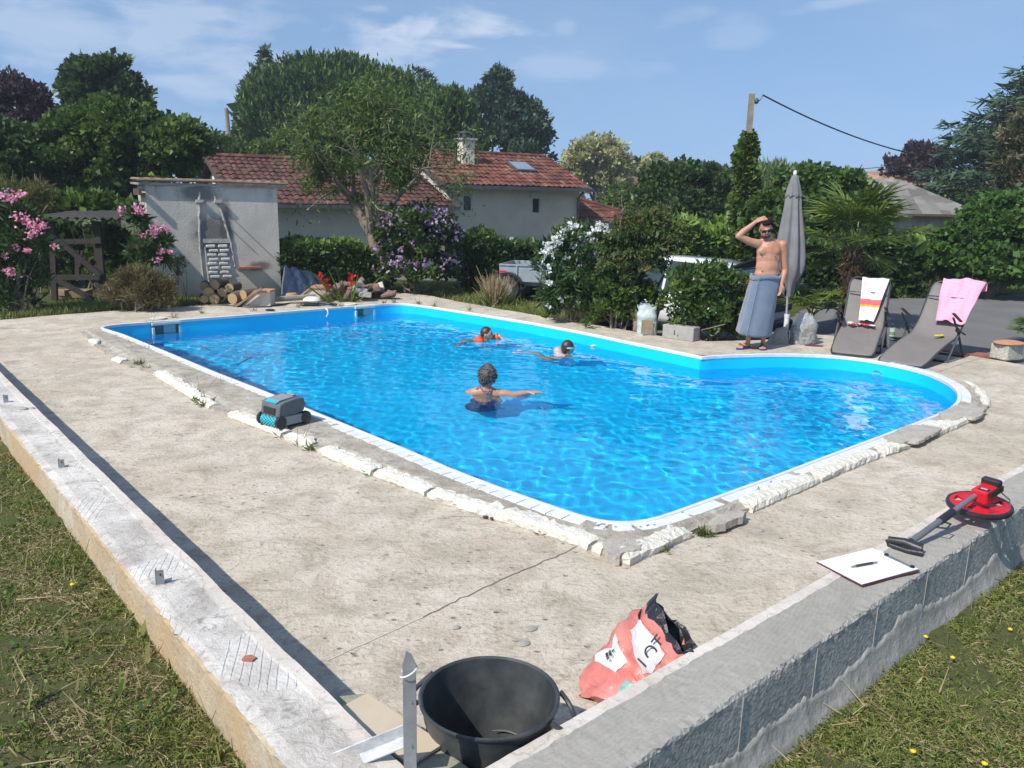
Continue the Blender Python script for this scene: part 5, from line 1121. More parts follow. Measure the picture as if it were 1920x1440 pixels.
for k, (p0, p1, w) in enumerate([((170, 642), (182, 650), .05), ((214, 677), (228, 683), .06), ((292, 704), (395, 767), .08), ((432, 782), (438, 786), .04), ((442, 786), (522, 822), .085), ((534, 824), (580, 843), .07), ((598, 852), (700, 893), .09), ((704, 895), (800, 932), .085), ((806, 934), (930, 973), .09), ((934, 974), (1108, 1031), .10), ((1112, 1033), (1128, 1041), .08), ((1160, 1054), (1290, 1006), .085), ((1403, 961), (1530, 905), .10), ((1534, 904), (1648, 857), .11), ((1652, 855), (1700, 841), .10), ((1756, 817), (1822, 789), .10), ((1850, 764), (1836, 736), .06), ((1830, 731), (1812, 723), .04)]): foam_piece(p0, p1, w, seed=k)
# loose flagstones on the coping
m_flag = concrete('flagstone', (.50, .46, .39), (.38, .34, .28), (.58, .53, .45), .2, 2.5)
def slab(pxs, z0, z1, name, label, cat, mat=m_flag, jit=.006, seed=1, ref=None):
 r = np.random.default_rng(seed); P = resample(np.array([W(x, y, z1) for x, y in pxs]), .03); P = P + r.normal(size=P.shape) * jit
 c = P.mean(0); o_ = empty(name, (c[0], c[1], z0), 0, label, cat); b = MB(); b.prism([tuple(p) for p in P], z0, z1); x = b.build('slab', mat, None)
 me = x.data; me.transform(Matrix.Translation((-c[0], -c[1], -z0))); bpy.data.objects.remove(o_); x.name = name; x.location = (c[0], c[1], z0); tag(x, label, cat); return x
slab([(1132,1012),(1150,1003),(1180,1000),(1205,1005),(1212,1016),(1200,1024),(1192,1034),(1172,1032),(1160,1044),(1140,1040),(1129,1028)], .0, .062, 'flagstone', 'rounded beige flagstone on the near corner of the pool coping', 'flagstone')
slab([(1655,820),(1700,797),(1740,797),(1766,803),(1752,812),(1722,828),(1705,826),(1690,830),(1672,828)], .04, .066, 'flagstone', 'thin cracked grey slab on the coping, left one of the two near the right end', 'flagstone', seed=2)
slab([(1757,776),(1790,760),(1800,757),(1850,765),(1838,780),(1825,783),(1808,780),(1790,788),(1770,783)], .04, .068, 'flagstone', 'thin cracked grey slab by the curved right end of the pool', 'flagstone', seed=3)
slab([(1325,985),(1345,965),(1380,955),(1402,958),(1395,966),(1350,984)], .02, .068, 'flagstone', 'narrow brownish slab filling a gap in the foam on the right-hand coping', 'flagstone', seed=4)
# deck joints
m_joint = simple('pale_joint', (.62, .58, .50), .9, (.5, .46, .4), 20); m_crack = simple('crack_line', (.17, .15, .125), .95, (.22, .2, .17), 20)
def joint(pxs, w, mat, name, z=.003, jit=.004):
 r = np.random.default_rng(len(pxs)); P = resample(np.array([W(*p) for p in pxs]), .04, False); P = P + r.normal(size=P.shape) * jit; t_ = np.gradient(P, axis=0); t_ /= np.linalg.norm(t_, axis=1)[:, None]; nn_ = np.stack([-t_[:, 1], t_[:, 0]], 1)
 ww = w * (.6 + .6 * r.random((len(P), 1))); G = np.zeros((len(P), 2, 3)); G[:, 0, :2] = P - nn_ * ww; G[:, 1, :2] = P + nn_ * ww; G[:, :, 2] = z; b = MB(); b.grid(G); o = b.build(name, mat); tag(o, kind='structure')
joint([(612, 1240), (700, 1200), (795, 1157)], .003, m_joint, 'deck_joint', jit=.0008); joint([(795, 1157), (870, 1120), (980, 1070), (1040, 1045), (1082, 1024)], .0035, m_crack, 'deck_joint', .0032, .005)
joint([(1252, 1028), (1300, 1051), (1385, 1090)], .003, m_joint, 'deck_joint', jit=.001); joint([(1700, 846), (1800, 875)], .002, m_joint, 'deck_joint')
joint([(1750, 700), (1850, 668)], .003, m_crack, 'deck_joint'); joint([(840, 968), (900, 970), (930, 978)], .002, m_crack, 'deck_joint')
# skimmers, return inlet
far_p0 = np.array(W(200, 611, LIP));
def skimmer(pl, pr, label):
 a = np.array(W(*pl, LIP - .012)); c = np.array(W(*pr, LIP - .012)); d = c - a; L_ = np.linalg.norm(d); d /= L_; nin = np.array([d[1], -d[0]]); m_ = (a + c) / 2 + nin * .052; rz = math.atan2(d[1], d[0]); root = empty('pool_skimmer', (m_[0], m_[1], -.09), rz, label, 'skimmer', 'skimmers in the far pool wall')
 h = .26; b = MB(); b.box((0, 0, -h / 2), (L_, .03, .03)); b.box((-L_ / 2 + .018, 0, -.01 - .05), (.036, .03, h - .02)); b.box((L_ / 2 - .018, 0, -.01 - .05), (.036, .03, h - .02)); b.box((0, 0, .115), (L_, .03, .04)); b.build('frame', m_white_pl, root, bevel=.004)
 b = MB(); b.box((0, .012, 0.0), (L_ - .07, .01, .2)); b.build('opening', simple('skimmer_dark', (.05, .13, .14), .6, (.03, .06, .06), 8), root); b = MB(); b.box((L_ * .1, .002, .03), (L_ - .25, .008, .12)); b.build('flap', simple('skimmer_flap', (.30, .45, .46), .6, (.2, .33, .34), 6), root)
skimmer((282, 606), (336, 601.5), 'white-framed skimmer opening in the far pool wall near its left corner'); skimmer((663, 575.5), (700, 572.5), 'white-framed skimmer opening in the far pool wall near the far corner')
ip = at(1652, 706, WATER); b = MB(); b.lathe([(.001, .02), (.04, .02), (.07, .008), (.075, 0)], (0, 0, 0), 20, rot=Matrix.Rotation(R(-70), 3, 'X')); o = b.build('return_inlet', m_white_pl, smooth=True)
k_ = int(np.argmin(np.hypot(*(pin2 - np.array(W(1652, 679, LIP))).T))); nrm_i = offset_poly(pin2, -.012)[k_]; dv = nrm_i - pin2[k_]; o.location = (nrm_i[0], nrm_i[1], WATER + .0); o.rotation_euler = (0, 0, math.atan2(dv[1], dv[0]) + R(90)); tag(o, 'round white water inlet in the curved pool wall by the loungers', 'inlet')
# ============================================================ NEAR OBJECTS
m_galv = simple('galvanised_steel', (.36, .38, .39), .5, (.24, .255, .265), 9, .35, 40, metal=.65)
m_galvw = simple('steel_with_plaster', (.38, .40, .41), .6, (.72, .71, .69), 13, .5, 30, metal=.2, bdist=.01)
def angle_bar(b, p0, p1, w, t_, side):
 p0 = Vector(p0); p1 = Vector(p1); d = (p1 - p0).normalized(); s = Vector(side); s = (s - d * s.dot(d)).normalized(); u = d.cross(s).normalized(); L_ = (p1 - p0).length
 for (a, c_) in ((s, u), (u, s)):
  rot = Matrix((a, c_, d)).transposed(); c = p0 + d * L_ / 2 + a * w / 2 + c_ * t_ / 2 * (1 if a is s else -1) * (0 if a is s else 0)
  b.box(tuple(c), (w, t_, L_), rot)
# brackets left in the wall top
for (px, py, hh, lab) in ((12, 755, .062, 'farthest'), (116, 877, .052, 'middle'), (301, 1096, .066, 'nearest')):
 p = at(px, py, HW); s_ = empty('steel_bracket', (p.x, p.y, HW), R(20), f'cut-off steel angle stub in the white wall top, {lab} of the three', 'steel stub', 'steel stubs in the left wall')
 b = MB(); b.box((0, 0, hh / 2), (.032, .004, hh)); b.box((-.016, .014, hh / 2), (.004, .032, hh)); b.build('angle_section', m_galv, s_); b = MB(); b.lathe([(.004, .0), (.004, .003)], (.003, -.004, hh * .7), 8, rot=Matrix.Rotation(R(90), 3, 'X'), cap=True); b.build('bolt_hole', m_dark, s_)
p = at(50, 768, HW); b = MB(); rr = np.random.default_rng(4)
for k in range(5): b.ell((rr.normal() * .02, rr.normal() * .02, .006), (.025, .018, .012), n=8, m=6)
o = b.build('mortar_crumbs', m_smear, smooth=True); o.location = (p.x, p.y, HW); tag(o, 'small flat heap of grey mortar on the white wall top', 'mortar')
p = at(467, 1237, HW); b = MB(); b.prism([(-.022, -.012), (.018, -.018), (.026, .004), (.004, .02), (-.02, .012)], 0, .008); o = b.build('brick_chip', simple('red_chip', (.42, .16, .11), .9, (.3, .12, .08), 30)); o.location = (p.x, p.y, HW + .001); tag(o, 'reddish brick chip stuck in the white wall top', 'brick chip')
p = at(152, 760, HW)
# upright and fallen steel angle
b = MB(); root = empty('steel_post', (-.27, 2.0, -.05), 0, 'upright galvanised steel angle post with a white cable tie, in front of the black tub', 'post')
angle_bar(b, (-.284, 2.0, -.05), (-.284, 2.0, .675), .036, .004, (1, -.15, 0)); b.add([(-.284, 1.998, .675), (-.248, 1.993, .675), (-.262, 1.996, .705), (-.276, 1.998, .712), (-.284, 2.002, .675), (-.248, 1.997, .675), (-.262, 2.0, .705), (-.276, 2.002, .712)], [(0, 1, 2, 3), (7, 6, 5, 4), (0, 3, 7, 4), (1, 5, 6, 2), (3, 2, 6, 7)])
b.build('angle_section', m_galv, root, world=True)
b = MB(); b.tube([(-.27 + .024 * math.cos(t_), 1.998 + .024 * math.sin(t_), .653 + .012 * math.cos(t_)) for t_ in np.linspace(-2.6, 2.6, 14)], .0022, 5); b.build('cable_tie', m_white_pl, root, world=True)
b = MB(); [b.lathe([(.0035, 0), (.0035, .003)], (-.262, 1.993, z), 8, rot=Matrix.Rotation(R(90), 3, 'X'), cap=True) for z in (.56, .42)]; b.build('bolt', m_galv, root, world=True)
b = MB(); angle_bar(b, (-.58, 2.13, .22), (-.275, 2.10, .385), .042, .004, (0, -.25, 1)); o = b.build('steel_angle', m_galvw); tag(o, 'slanting steel angle smeared with white plaster, leaning against the upright post', 'steel angle')
# block stub and tile
m_mossy = simple('mossy_concrete', (.36, .35, .27), .95, (.22, .23, .15), 14, .9, 45, bdist=.01)
b = MB(); b.prism([(-.63, 2.49), (-.585, 2.40), (-.18, 2.03), (-.1, 2.14), (-.49, 2.52)], -.05, .232); o = b.build('concrete_stub', m_mossy); tag(o, 'mossy concrete pier where the two low walls meet, under the beige tile', 'pier')
tc_ = [W(625, 1332, .25), W(688, 1299, .25), W(833, 1393, .25)]; t4 = (tc_[0][0] + tc_[2][0] - tc_[1][0], tc_[0][1] + tc_[2][1] - tc_[1][1]); b = MB(); b.prism([tc_[0], t4, tc_[2], tc_[1]], .238, .25)
o = b.build('floor_tile', simple('beige_tile', (.52, .42, .29), .45, (.58, .49, .37), 4, .1, 20), bevel=.002); tag(o, 'beige floor tile lying on the pier at the wall corner', 'tile')
p = at(648, 1305, .0); b = MB(); b.prism([(-.08, -.03), (.07, .0), (.09, .05), (-.03, .05)], 0, .05); o = b.build('concrete_lump', m_cop); o.location = (-.56, 2.60, .0); tag(o, 'rough grey concrete lump between the wall end and the beige tile', 'concrete')
# black tub
m_tub, n, l, b_ = new_mat('black_rubber'); t = NT(m_tub); l.new(t.mix(t.ramp(t.noise(7, 5, .6), [(.4, 0), (.7, 1)]), (.032, .037, .040), (.078, .082, .080)), b_.inputs['Base Color']); b_.inputs['Roughness'].default_value = .42; l.new(t.bump(t.noise(60, 3, .5), .15, .003), b_.inputs['Normal'])
tub = empty('rubber_tub', (-.055, 2.375, 0), R(-12), 'dark grey flexible rubber tub standing on the deck in the near corner', 'tub')
prof = [(.001, .004), (.155, .004), (.168, .012)] + [(.168 + .05 * k / 12 + (.0022 if k % 2 else -.0008), .02 + .27 * k / 12) for k in range(13)] + [(.221, .305), (.224, .322), (.232, .326), (.233, .334), (.226, .337), (.219, .332), (.213, .30), (.163, .018), (.001, .012)]
b = MB(); b.lathe(prof, n=48, sx=1.0, sy=1.0); body = b.build('body', m_tub, tub, smooth=True)
for sgn in (1, -1):
 b = MB(); hp = [(sgn * (.222 + .012 * math.sin(a_) * 0 + .062 * math.sin(a_)), .085 * math.cos(a_), .325 - .055 * math.sin(a_)) for a_ in np.linspace(.0, math.pi, 13)]
 b.tube(hp, [.010] + [.0085] * 11 + [.010], 8); b.build('handle', m_tub, tub, smooth=True)
b = MB(); rr = np.random.default_rng(6)
for k in range(9): a_ = rr.random() * 6.28; q = rr.random() * .10; b.tube([(.04 + q * math.cos(a_), -.03 + q * math.sin(a_), .018), (.04 + q * math.cos(a_) + rr.normal() * .02, -.03 + q * math.sin(a_) + rr.normal() * .02, .02)], .0018, 4)
b.build('straw_bits', lm_dry if False else simple('straw', (.5, .42, .28), .9), tub)
b = MB(); b.tube([(.10 * math.cos(a_) * 1.35 + .02, .10 * math.sin(a_) * 1.5 + .01, .06 + .03 * math.sin(a_)) for a_ in np.linspace(.5, 1.9, 10)], [.0015 + .003 * math.sin(i / 9 * 3.1) for i in range(10)], 5, flat=.4); b.build('dried_residue', simple('residue', (.16, .16, .13), .9), tub)
# compost bag ------------------------------------------------------------
m_bagp, n, l, b_ = new_mat('pink_bag_plastic'); t = NT(m_bagp); co = t.coord()
pc = t.mix(t.ramp(t.noise(5, 3, .5, co), [(.4, 0), (.6, 1)]), (.56, .165, .14), (.66, .26, .22)); l.new(pc, b_.inputs['Base Color']); b_.inputs['Roughness'].default_value = .32; b_.inputs['Specular IOR Level'].default_value = .6
l.new(t.bump(t.noise(14, 5, .6, co, 1.5), .8, .012), b_.inputs['Normal']); MATS['bagp'] = m_bagp
m_bagk = simple('bag_inside', (.012, .012, .015), .3, (.02, .02, .024), 20, .8, 25, bdist=.01)
m_bagw = simple('bag_white', (.66, .65, .64), .35, (.58, .57, .58), 14, .6, 20, bdist=.008)
m_bagt = simple('bag_teal', (.12, .32, .28), .4, (.22, .42, .36), 30, .3, 20)
bagp = empty('compost_bag', (.52, 2.95, 0), 0, 'torn empty pink compost bag with black inside lying against the near wall', 'bag')
def crumple(P, r, amp, sc):
 o = np.zeros(len(P))
 for k in range(9):
  d = unit(r.normal(size=3)); o += amp * (np.abs(np.sin(P @ d * sc * (1 + .5 * r.random()) + r.random() * 6)) - .5) / (1 + .25 * k)
 return o
r = np.random.default_rng(81)
st = [((1125, 1318), .02, .085, .016), ((1138, 1292), .05, .12, .03), ((1162, 1264), .085, .14, .045), ((1188, 1240), .13, .15, .05), ((1212, 1226), .18, .15, .05), ((1232, 1218), .225, .148, .05), None, None]
C_ = [np.array(at(*q[0], q[1])) for q in st[:6]]; C_.append(C_[-1] + [.022, .0, .026]); C_.append(C_[-1] + [.016, 0, .024]); C_ = np.array(C_); st[6] = (0, 0, .15, .05); st[7] = (0, 0, .145, .06); ax = np.gradient(C_, axis=0); ax = unit(ax)
NR = 56; tt = np.linspace(0, len(st) - 1, 34); Cc = np.stack([np.interp(tt, range(len(st)), C_[:, k]) for k in range(3)], 1); hw_ = np.interp(tt, range(len(st)), [s[2] for s in st]); th_ = np.interp(tt, range(len(st)), [s[3] for s in st]); Ax = unit(np.stack([np.interp(tt, range(len(st)), ax[:, k]) for k in range(3)], 1))
sd0 = unit(np.array(at(1312, 1218, .33)) - np.array(at(1195, 1175, .28))); sideb = unit(sd0 - Ax * (Ax @ sd0)[:, None]); upb = unit(np.cross(sideb, Ax)); upb = np.where(upb[:, 2:] < 0, -upb, upb)
G = np.zeros((len(tt), NR, 3))
for i in range(len(tt)):
 for j in range(NR):
  a_ = 2 * math.pi * j / NR; ca, sa = math.cos(a_), math.sin(a_); G[i, j] = Cc[i] + sideb[i] * (hw_[i] * np.sign(ca) * abs(ca) ** .8) + upb[i] * (th_[i] * np.sign(sa) * abs(sa) ** .9)
Gn = G.reshape(-1, 3); cc = np.repeat(Cc, NR, 0); out = unit(Gn - cc); Gn = Gn + out * crumple(Gn, r, .016, 22)[:, None] + out * crumple(Gn, r, .009, 55)[:, None]; Gn[:, 2] = np.maximum(Gn[:, 2], .006 + .004 * r.random(len(Gn))); G = Gn.reshape(G.shape)
jag = .022 * r.random(NR) + .02 * np.abs(np.sin(np.arange(NR) * .35)); G[-1] += Ax[-1] * jag[:, None]
b = MB(); b.grid(G, closed=True); b.add(G[0], [list(range(NR))]); b.build('skin', m_bagp, bagp, world=True, smooth=2)
inn = cc.reshape(G.shape) + (G - cc.reshape(G.shape)) * .955; inn[-1] = G[-1] * .999 + Cc[-1] * .001; inn = inn[14:]
b = MB(); b.grid(inn[:, ::-1], closed=True); b.build('inside', m_bagk, bagp, world=True, smooth=2)
# torn dark lip folding over the opening
lip = [];
for j in range(NR): base_ = G[-1, j]; a_ = 2 * math.pi * j / NR; k_l = max(0, -math.sin(a_ + .3)) ; lip.append([base_, base_ + Ax[-1] * (.006 + .012 * r.random()), base_ + Ax[-1] * (.012 + .02 * r.random() + (.035 if math.sin(a_) > .3 and math.cos(a_) < 0 else 0)) + np.array([.006, .0, 0])])
b = MB(); b.grid(np.array(lip).transpose(1, 0, 2), closed=True); b.build('torn_lip', m_bagk, bagp, world=True)
def bag_patch(i0, i1, j0, j1, mat, name, lift=.0035, rag=.25):
 m_ = MB(); sub = G[i0:i1 + 1, j0:j1 + 1] ; cs = np.repeat(Cc[i0:i1 + 1, None], j1 - j0 + 1, 1); sub = sub + unit(sub - cs) * lift; m_.grid(sub); return m_.build(name, mat, bagp, world=True, smooth=2)
def text_mesh(name, body, size, mat, parent, M_, ext=.0008):
 cu = bpy.data.curves.new(name, 'FONT'); cu.body = body; cu.size = size; cu.extrude = ext; cu.align_x = 'CENTER'; cu.align_y = 'CENTER'; cu.space_line = .9
 to = bpy.data.objects.new(name, cu); COL.objects.link(to); bpy.context.view_layer.update(); me = bpy.data.meshes.new_from_object(to.evaluated_get(bpy.context.evaluated_depsgraph_get())); bpy.data.objects.remove(to); me.name = name; me.materials.clear(); me.materials.append(mat)
 inv_ = base_inv(parent) if parent is not None else Matrix.Identity(4); me.transform(inv_ @ M_); o = bpy.data.objects.new(name, me); COL.objects.link(o); o.parent = parent; return o
def surf_frame(i, j, lift=.008, spin=0):
 c = Vector(G[i, j]); o_ = (c - Vector(Cc[i])).normalized(); t_ = Vector(Ax[i]); t_ = (t_ - o_ * t_.dot(o_)).normalized(); s = o_.cross(t_); Mx = Matrix((t_, s, o_)).transposed().to_4x4(); return Matrix.Translation(c + o_ * lift) @ Mx @ Matrix.Rotation(spin, 4, 'Z')
JV = None
# which ring index faces the camera
fc = [int(np.argmin([np.linalg.norm(G[i, j] - np.array([0, 0, CH])) for j in range(NR)])) for i in range(len(tt))]
jm = fc[16]
bag_patch(19, 30, (jm + 4) % NR, min((jm + 4) % NR + 8, NR - 1), m_bagw, 'white_label'); bag_patch(8, 14, (jm + 6) % NR, min((jm + 6) % NR + 6, NR - 1), m_bagw, 'white_label'); bag_patch(3, 8, (jm - 2) % NR, min((jm - 2) % NR + 5, NR - 1), m_bagt, 'leaf_print'); bag_patch(8, 12, (jm - 9) % NR, min((jm - 9) % NR + 4, NR - 1), m_bagt, 'leaf_print')
m_ink = simple('print_ink', (.05, .05, .06), .5); m_wink = simple('white_ink', (.8, .78, .76), .5)
text_mesh('lettering', 'TUL', .042, m_wink, bagp, surf_frame(14, (jm - 1) % NR, .012, R(15)))
text_mesh('lettering', 'LOT', .075, m_ink, bagp, surf_frame(26, (jm + 6) % NR, .012, R(10))); text_mesh('lettering', 'UN TERREAU\nDANS ET\nDE', .017, m_ink, bagp, surf_frame(11, (jm + 8) % NR, .010, R(80)))
# clipboard -------------------------------------------------------------
c4 = [np.array(at(*p, HW)) for p in [(1543, 1066), (1621, 1028), (1709, 1069), (1634, 1105)]]; cb = sum(c4) / 4; ex = unit(c4[2] - c4[1]); ey = unit(c4[1] - c4[0]); ang = math.atan2(ex[1], ex[0])
clip = empty('clipboard', (cb[0], cb[1], HW + .006), ang, 'dark red clipboard with a white sheet lying on the near right wall', 'clipboard')
wd, hg = np.linalg.norm(c4[2] - c4[1]), np.linalg.norm(c4[1] - c4[0])
b = MB(); b.box((0, 0, .003), (wd, hg, .004), bev=.001); b.build('board', simple('maroon_board', (.10, .022, .03), .5), clip)
m_paper = simple('paper', (.80, .80, .84), .6, (.78, .78, .82), 3)
b = MB()
for k in range(3): b.box((-.004 + .001 * k, .002, .0065 + .0014 * k), (wd - .012, hg - .01, .001), R(.4 * k))
b.build('paper_sheets', m_paper, clip)
b = MB(); b.box((.03, hg / 2 - .018, .011), (.13, .018, .004)); b.build('clip', m_galv, clip)
for xx in (-.04, .10): b = MB(); b.lathe([(.001, .012), (.010, .010), (.011, 0)], (xx, hg / 2 - .016, .008), 10); b.build('clip_knob', m_bagk, clip, smooth=True)
m_pencil = simple('handwriting', (.55, .56, .66), .7); b = MB(); rr = np.random.default_rng(12)
for ln_ in range(7):
 x = wd / 2 - .055 - ln_ * .013; y = -.02 + .012 * rr.normal() + (.05 if ln_ > 3 else 0)
 for wv in range(4): P = [(x + .0025 * rr.normal(), y - .004 * k_, .0105) for k_ in range(6)]; b.tube(P, .0006, 3, cap=False); y -= .034
b.build('handwriting', m_pencil, clip)
pc_ = at(1620, 1059, HW + .02); pen = empty('pen', (pc_.x, pc_.y, HW + .0185), 0, 'thick brown and silver pen lying on the clipboard paper', 'pen'); pd = (at(1645, 1055, HW + .02) - at(1595, 1064, HW + .02)); pd.z = 0; pl_ = pd.length; pd.normalize()
pq = lambda t_: (pd.x * t_ * pl_, pd.y * t_ * pl_, .003)
b = MB(); b.tube([pq(-.32), pq(-.30), pq(.30), pq(.32)], [.0045, .0062, .0062, .005], 12); b.build('barrel', simple('brown_pen', (.07, .035, .03), .35), pen, smooth=True); b = MB(); b.tube([pq(-.5), pq(-.42), pq(-.32)], [.001, .004, .0055], 10); b.tube([pq(.32), pq(.45), pq(.5)], [.0055, .005, .003], 10); b.build('metal_ends', m_galv, pen, smooth=True)
# measuring wheel --------------------------------------------------------
m_red = simple('red_plastic', (.62, .012, .025), .35, (.52, .010, .02), 10, .1, 40); m_blk = simple('black_plastic', (.018, .018, .022), .4, (.03, .03, .035), 12, .3, 50); m_gtube = simple('grey_tube', (.20, .205, .22), .4, (.16, .165, .18), 8, metal=.3)
wz = .39; wc = at(1836, 947, wz); mwr = empty('measuring_wheel', (wc.x, wc.y, wz), 0, 'red surveyor measuring wheel with a folded grey handle, lying on the near right wall', 'measuring wheel')
Rw = abs(at(1903, 955, wz).x - at(1768, 935, wz).x) / 2 * 1.02; tilt = Matrix.Rotation(R(4), 3, 'X') @ Matrix.Rotation(R(-3), 3, 'Y')
b = MB(); b.lathe([(Rw - .014, -.014), (Rw, -.012), (Rw + .004, 0), (Rw, .012), (Rw - .014, .014), (Rw - .014, -.014)], n=56, rot=tilt); b.build('tyre', m_blk, mwr, smooth=True)
b = MB(); b.lathe([(Rw - .034, -.008), (Rw - .013, -.012), (Rw - .013, .012), (Rw - .034, .012), (Rw - .034, -.008)], n=56, rot=tilt); b.lathe([(.001, .014), (.05, .014), (.052, -.012), (.001, -.012)], n=24, rot=tilt)
for k in range(5):
 a_ = 2 * math.pi * k / 5 + .5; v0, v1 = .04, Rw - .025; w0, w1 = .034, .040; V = np.array([(v0, -w0, .010), (v1, -w1, .010), (v1, w1, .010), (v0, w0, .010), (v0, -w0, -.004), (v1, -w1, -.004), (v1, w1, -.004), (v0, w0, -.004)]); rz = Matrix.Rotation(a_, 3, 'Z'); V = V @ np.array(rz).T @ np.array(tilt).T
 b.add(V, [(0, 1, 2, 3), (7, 6, 5, 4), (0, 4, 5, 1), (1, 5, 6, 2), (2, 6, 7, 3), (3, 7, 4, 0)])
b.build('rim', m_red, mwr)
cp = at(1846, 928, wz + .07) - wc; hd = at(1700, 1022, HW + .03) - wc; hv = (hd - cp).normalized(); hz = math.atan2(hv.y, hv.x)
rotc = Matrix.Rotation(hz, 3, 'Z') @ Matrix.Rotation(R(8), 3, 'Y'); cpv = Vector((cp.x * .9, cp.y * .9, .075))
b = MB(); b.box(tuple(cpv), (.115, .085, .075), rotc, bev=.008); cnt_ = b.build('counter_box', m_red, mwr); b = MB(); b.box(tuple(cpv + rotc @ Vector((-.065, 0, .03))), (.04, .095, .07), rotc, bev=.006); b.box(tuple(cpv + rotc @ Vector((-.02, .05, .02))), (.12, .012, .03), rotc); b.build('bracket', m_blk, mwr)
b = MB(); b.box(tuple(cpv + rotc @ Vector((.03, .012, .039))), (.03, .05, .003), rotc); b.build('number_window', m_blk, cnt_); text_mesh('digits', '0000', .017, m_wink, cnt_, Matrix.Translation(wc + cpv + rotc @ Vector((.03, .012, .042))) @ (rotc.to_4x4() @ Matrix.Rotation(R(90), 4, 'Z')))
h0 = cpv + rotc @ Vector((.05, -.02, .0)); h1 = Vector((hd.x, hd.y, hd.z)); m1 = h0.lerp(h1, .36); m2 = h0.lerp(h1, .50)
b = MB(); b.tube([tuple(h0), tuple(m1)], .014, 12); b.tube([tuple(m2), tuple(h1)], .0165, 12); b.build('handle_tube', m_gtube, mwr, smooth=True); b = MB(); b.tube([tuple(m1 - (m2 - m1) * .1), tuple(m2 + (m2 - m1) * .3)], .020, 10); b.build('hinge', m_blk, mwr, smooth=True)
sd = Vector((-hv.y, hv.x, 0)); b = MB(); q0 = m2; P = [q0 + hv * .0, q0 + sd * .045 + hv * .0, q0 + sd * .055 + hv * .05, q0 + hv * .075]; b.tube([tuple(x - Vector((0, 0, .01))) for x in P], .005, 6); b.build('trigger', m_blk, mwr)
g1 = at(1666, 1012, HW + .035) - wc; g0 = at(1728, 1030, HW + .03) - wc; g2 = at(1668, 1022, HW + .01) - wc
gv = (g1 - g0); b = MB(); b.tube([tuple(h1 - hv * .04), tuple(h1), tuple(g0)], [.021, .026, .026], 10); b.tube([tuple(g0), tuple(g0.lerp(g1, .5) + Vector((0, 0, .012))), tuple(g1)], [.026, .02, .018], 10); b.tube([tuple(g0 - Vector((0, .02, .012))), tuple(g0.lerp(g2, .5) - Vector((0, .02, .01))), tuple(g2), tuple(g1)], .016, 10); b.build('grip', m_blk, mwr, smooth=True)
kx = at(1893, 937, wz + .02) - wc; b = MB(); b.tube([tuple(cpv + Vector((.05, .02, .04))), tuple(kx), tuple(kx + Vector((-.05, -.09, 0)))], .0035, 6); b.build('kickstand', m_gtube, mwr)
# pool robot ---------------------------------------------------------------
rp = at(533, 795, LIP); rbz = math.atan2(*(np.array(W(582, 785, LIP)) - np.array(W(520, 800, LIP)))[::-1]); rob = empty('pool_robot', (rp.x, rp.y, LIP + .008), rbz, 'grey and turquoise pool cleaning robot sitting on the pool edge', 'pool robot')
m_rg = simple('robot_grey', (.10, .11, .115), .4, (.13, .14, .145), 6); m_rl = simple('robot_light_grey', (.28, .29, .30), .4, (.24, .25, .26), 6); m_rt = simple('robot_turquoise', (.05, .42, .50), .5, (.04, .34, .42), 10)
b = MB()
P_ = [(-.175, .10), (-.185, .14), (-.165, .245), (-.11, .265), (.06, .285), (.16, .275), (.175, .21), (.155, .145), (.11, .125), (-.06, .105)]
n_p = len(P_); ws = [(-.155, .86), (-.165, .97), (-.12, 1.0), (0, 1.0), (.12, 1.0), (.165, .97), (.155, .86)]; V = []
cz = .19
for (y, s) in [(-.155, .82), (-.168, .93), (-.15, 1), (.15, 1), (.168, .93), (.155, .82)]:
 for (x, z) in P_: V.append((x * s, y, cz + (z - cz) * s))
fs = [tuple(range(n_p)), tuple(5 * n_p + k for k in range(n_p - 1, -1, -1))]
for q in range(5):
 for k in range(n_p): k2 = (k + 1) % n_p; fs.append((q * n_p + k, (q + 1) * n_p + k, (q + 1) * n_p + k2, q * n_p + k2))
b.add(V, fs); b.build('shell', m_rg, rob, smooth=True, bevel=.006)
b = MB(); b.box((-.03, 0, .283), (.20, .20, .012), Matrix.Rotation(R(-5), 3, 'Y'), bev=.005); b.build('lid', m_rl, rob); b = MB(); b.box((.11, 0, .294), (.05, .12, .02), bev=.008); b.build('handle', m_rl, rob); b = MB(); b.box((-.145, 0, .262), (.05, .20, .01), Matrix.Rotation(R(-20), 3, 'Y')); b.build('trim', m_rt, rob)
b = MB(); b.box((-.182, 0, .17), (.02, .20, .07), bev=.004); b.build('intake', m_dark, rob)
b = MB(); b.box((0, 0, .075), (.34, .26, .10), bev=.01); b.build('chassis', m_blk, rob)
for sy in (-1, 1):
 b = MB(); b.prism([(-.13, .025), (.13, .025), (.155, .07), (.12, .115), (-.12, .115), (-.155, .07)], -.012, .012, rot=Matrix.Rotation(R(90), 3, 'X'), c=(0, sy * .165, 0)); b.build('side_panel', m_rl, rob)
 for sxx in (-1, 1):
  b = MB(); prof = [(.001, -.02), (.058, -.02), (.064, -.014), (.064, .014), (.058, .02), (.001, .02)]; b.lathe(prof, (sxx * .165, sy * .165, .065), 24, rot=Matrix.Rotation(R(90), 3, 'X')); w_ = b.build('wheel', m_blk, rob, smooth=True)
  b = MB(); [b.box((sxx * .165 + .064 * math.cos(a_), sy * .165, .065 + .064 * math.sin(a_)), (.008, .04, .006), Matrix.Rotation(-a_, 3, 'Y')) for a_ in np.linspace(0, 6.28, 20)[:-1]]; b.build('tread', m_blk, w_)
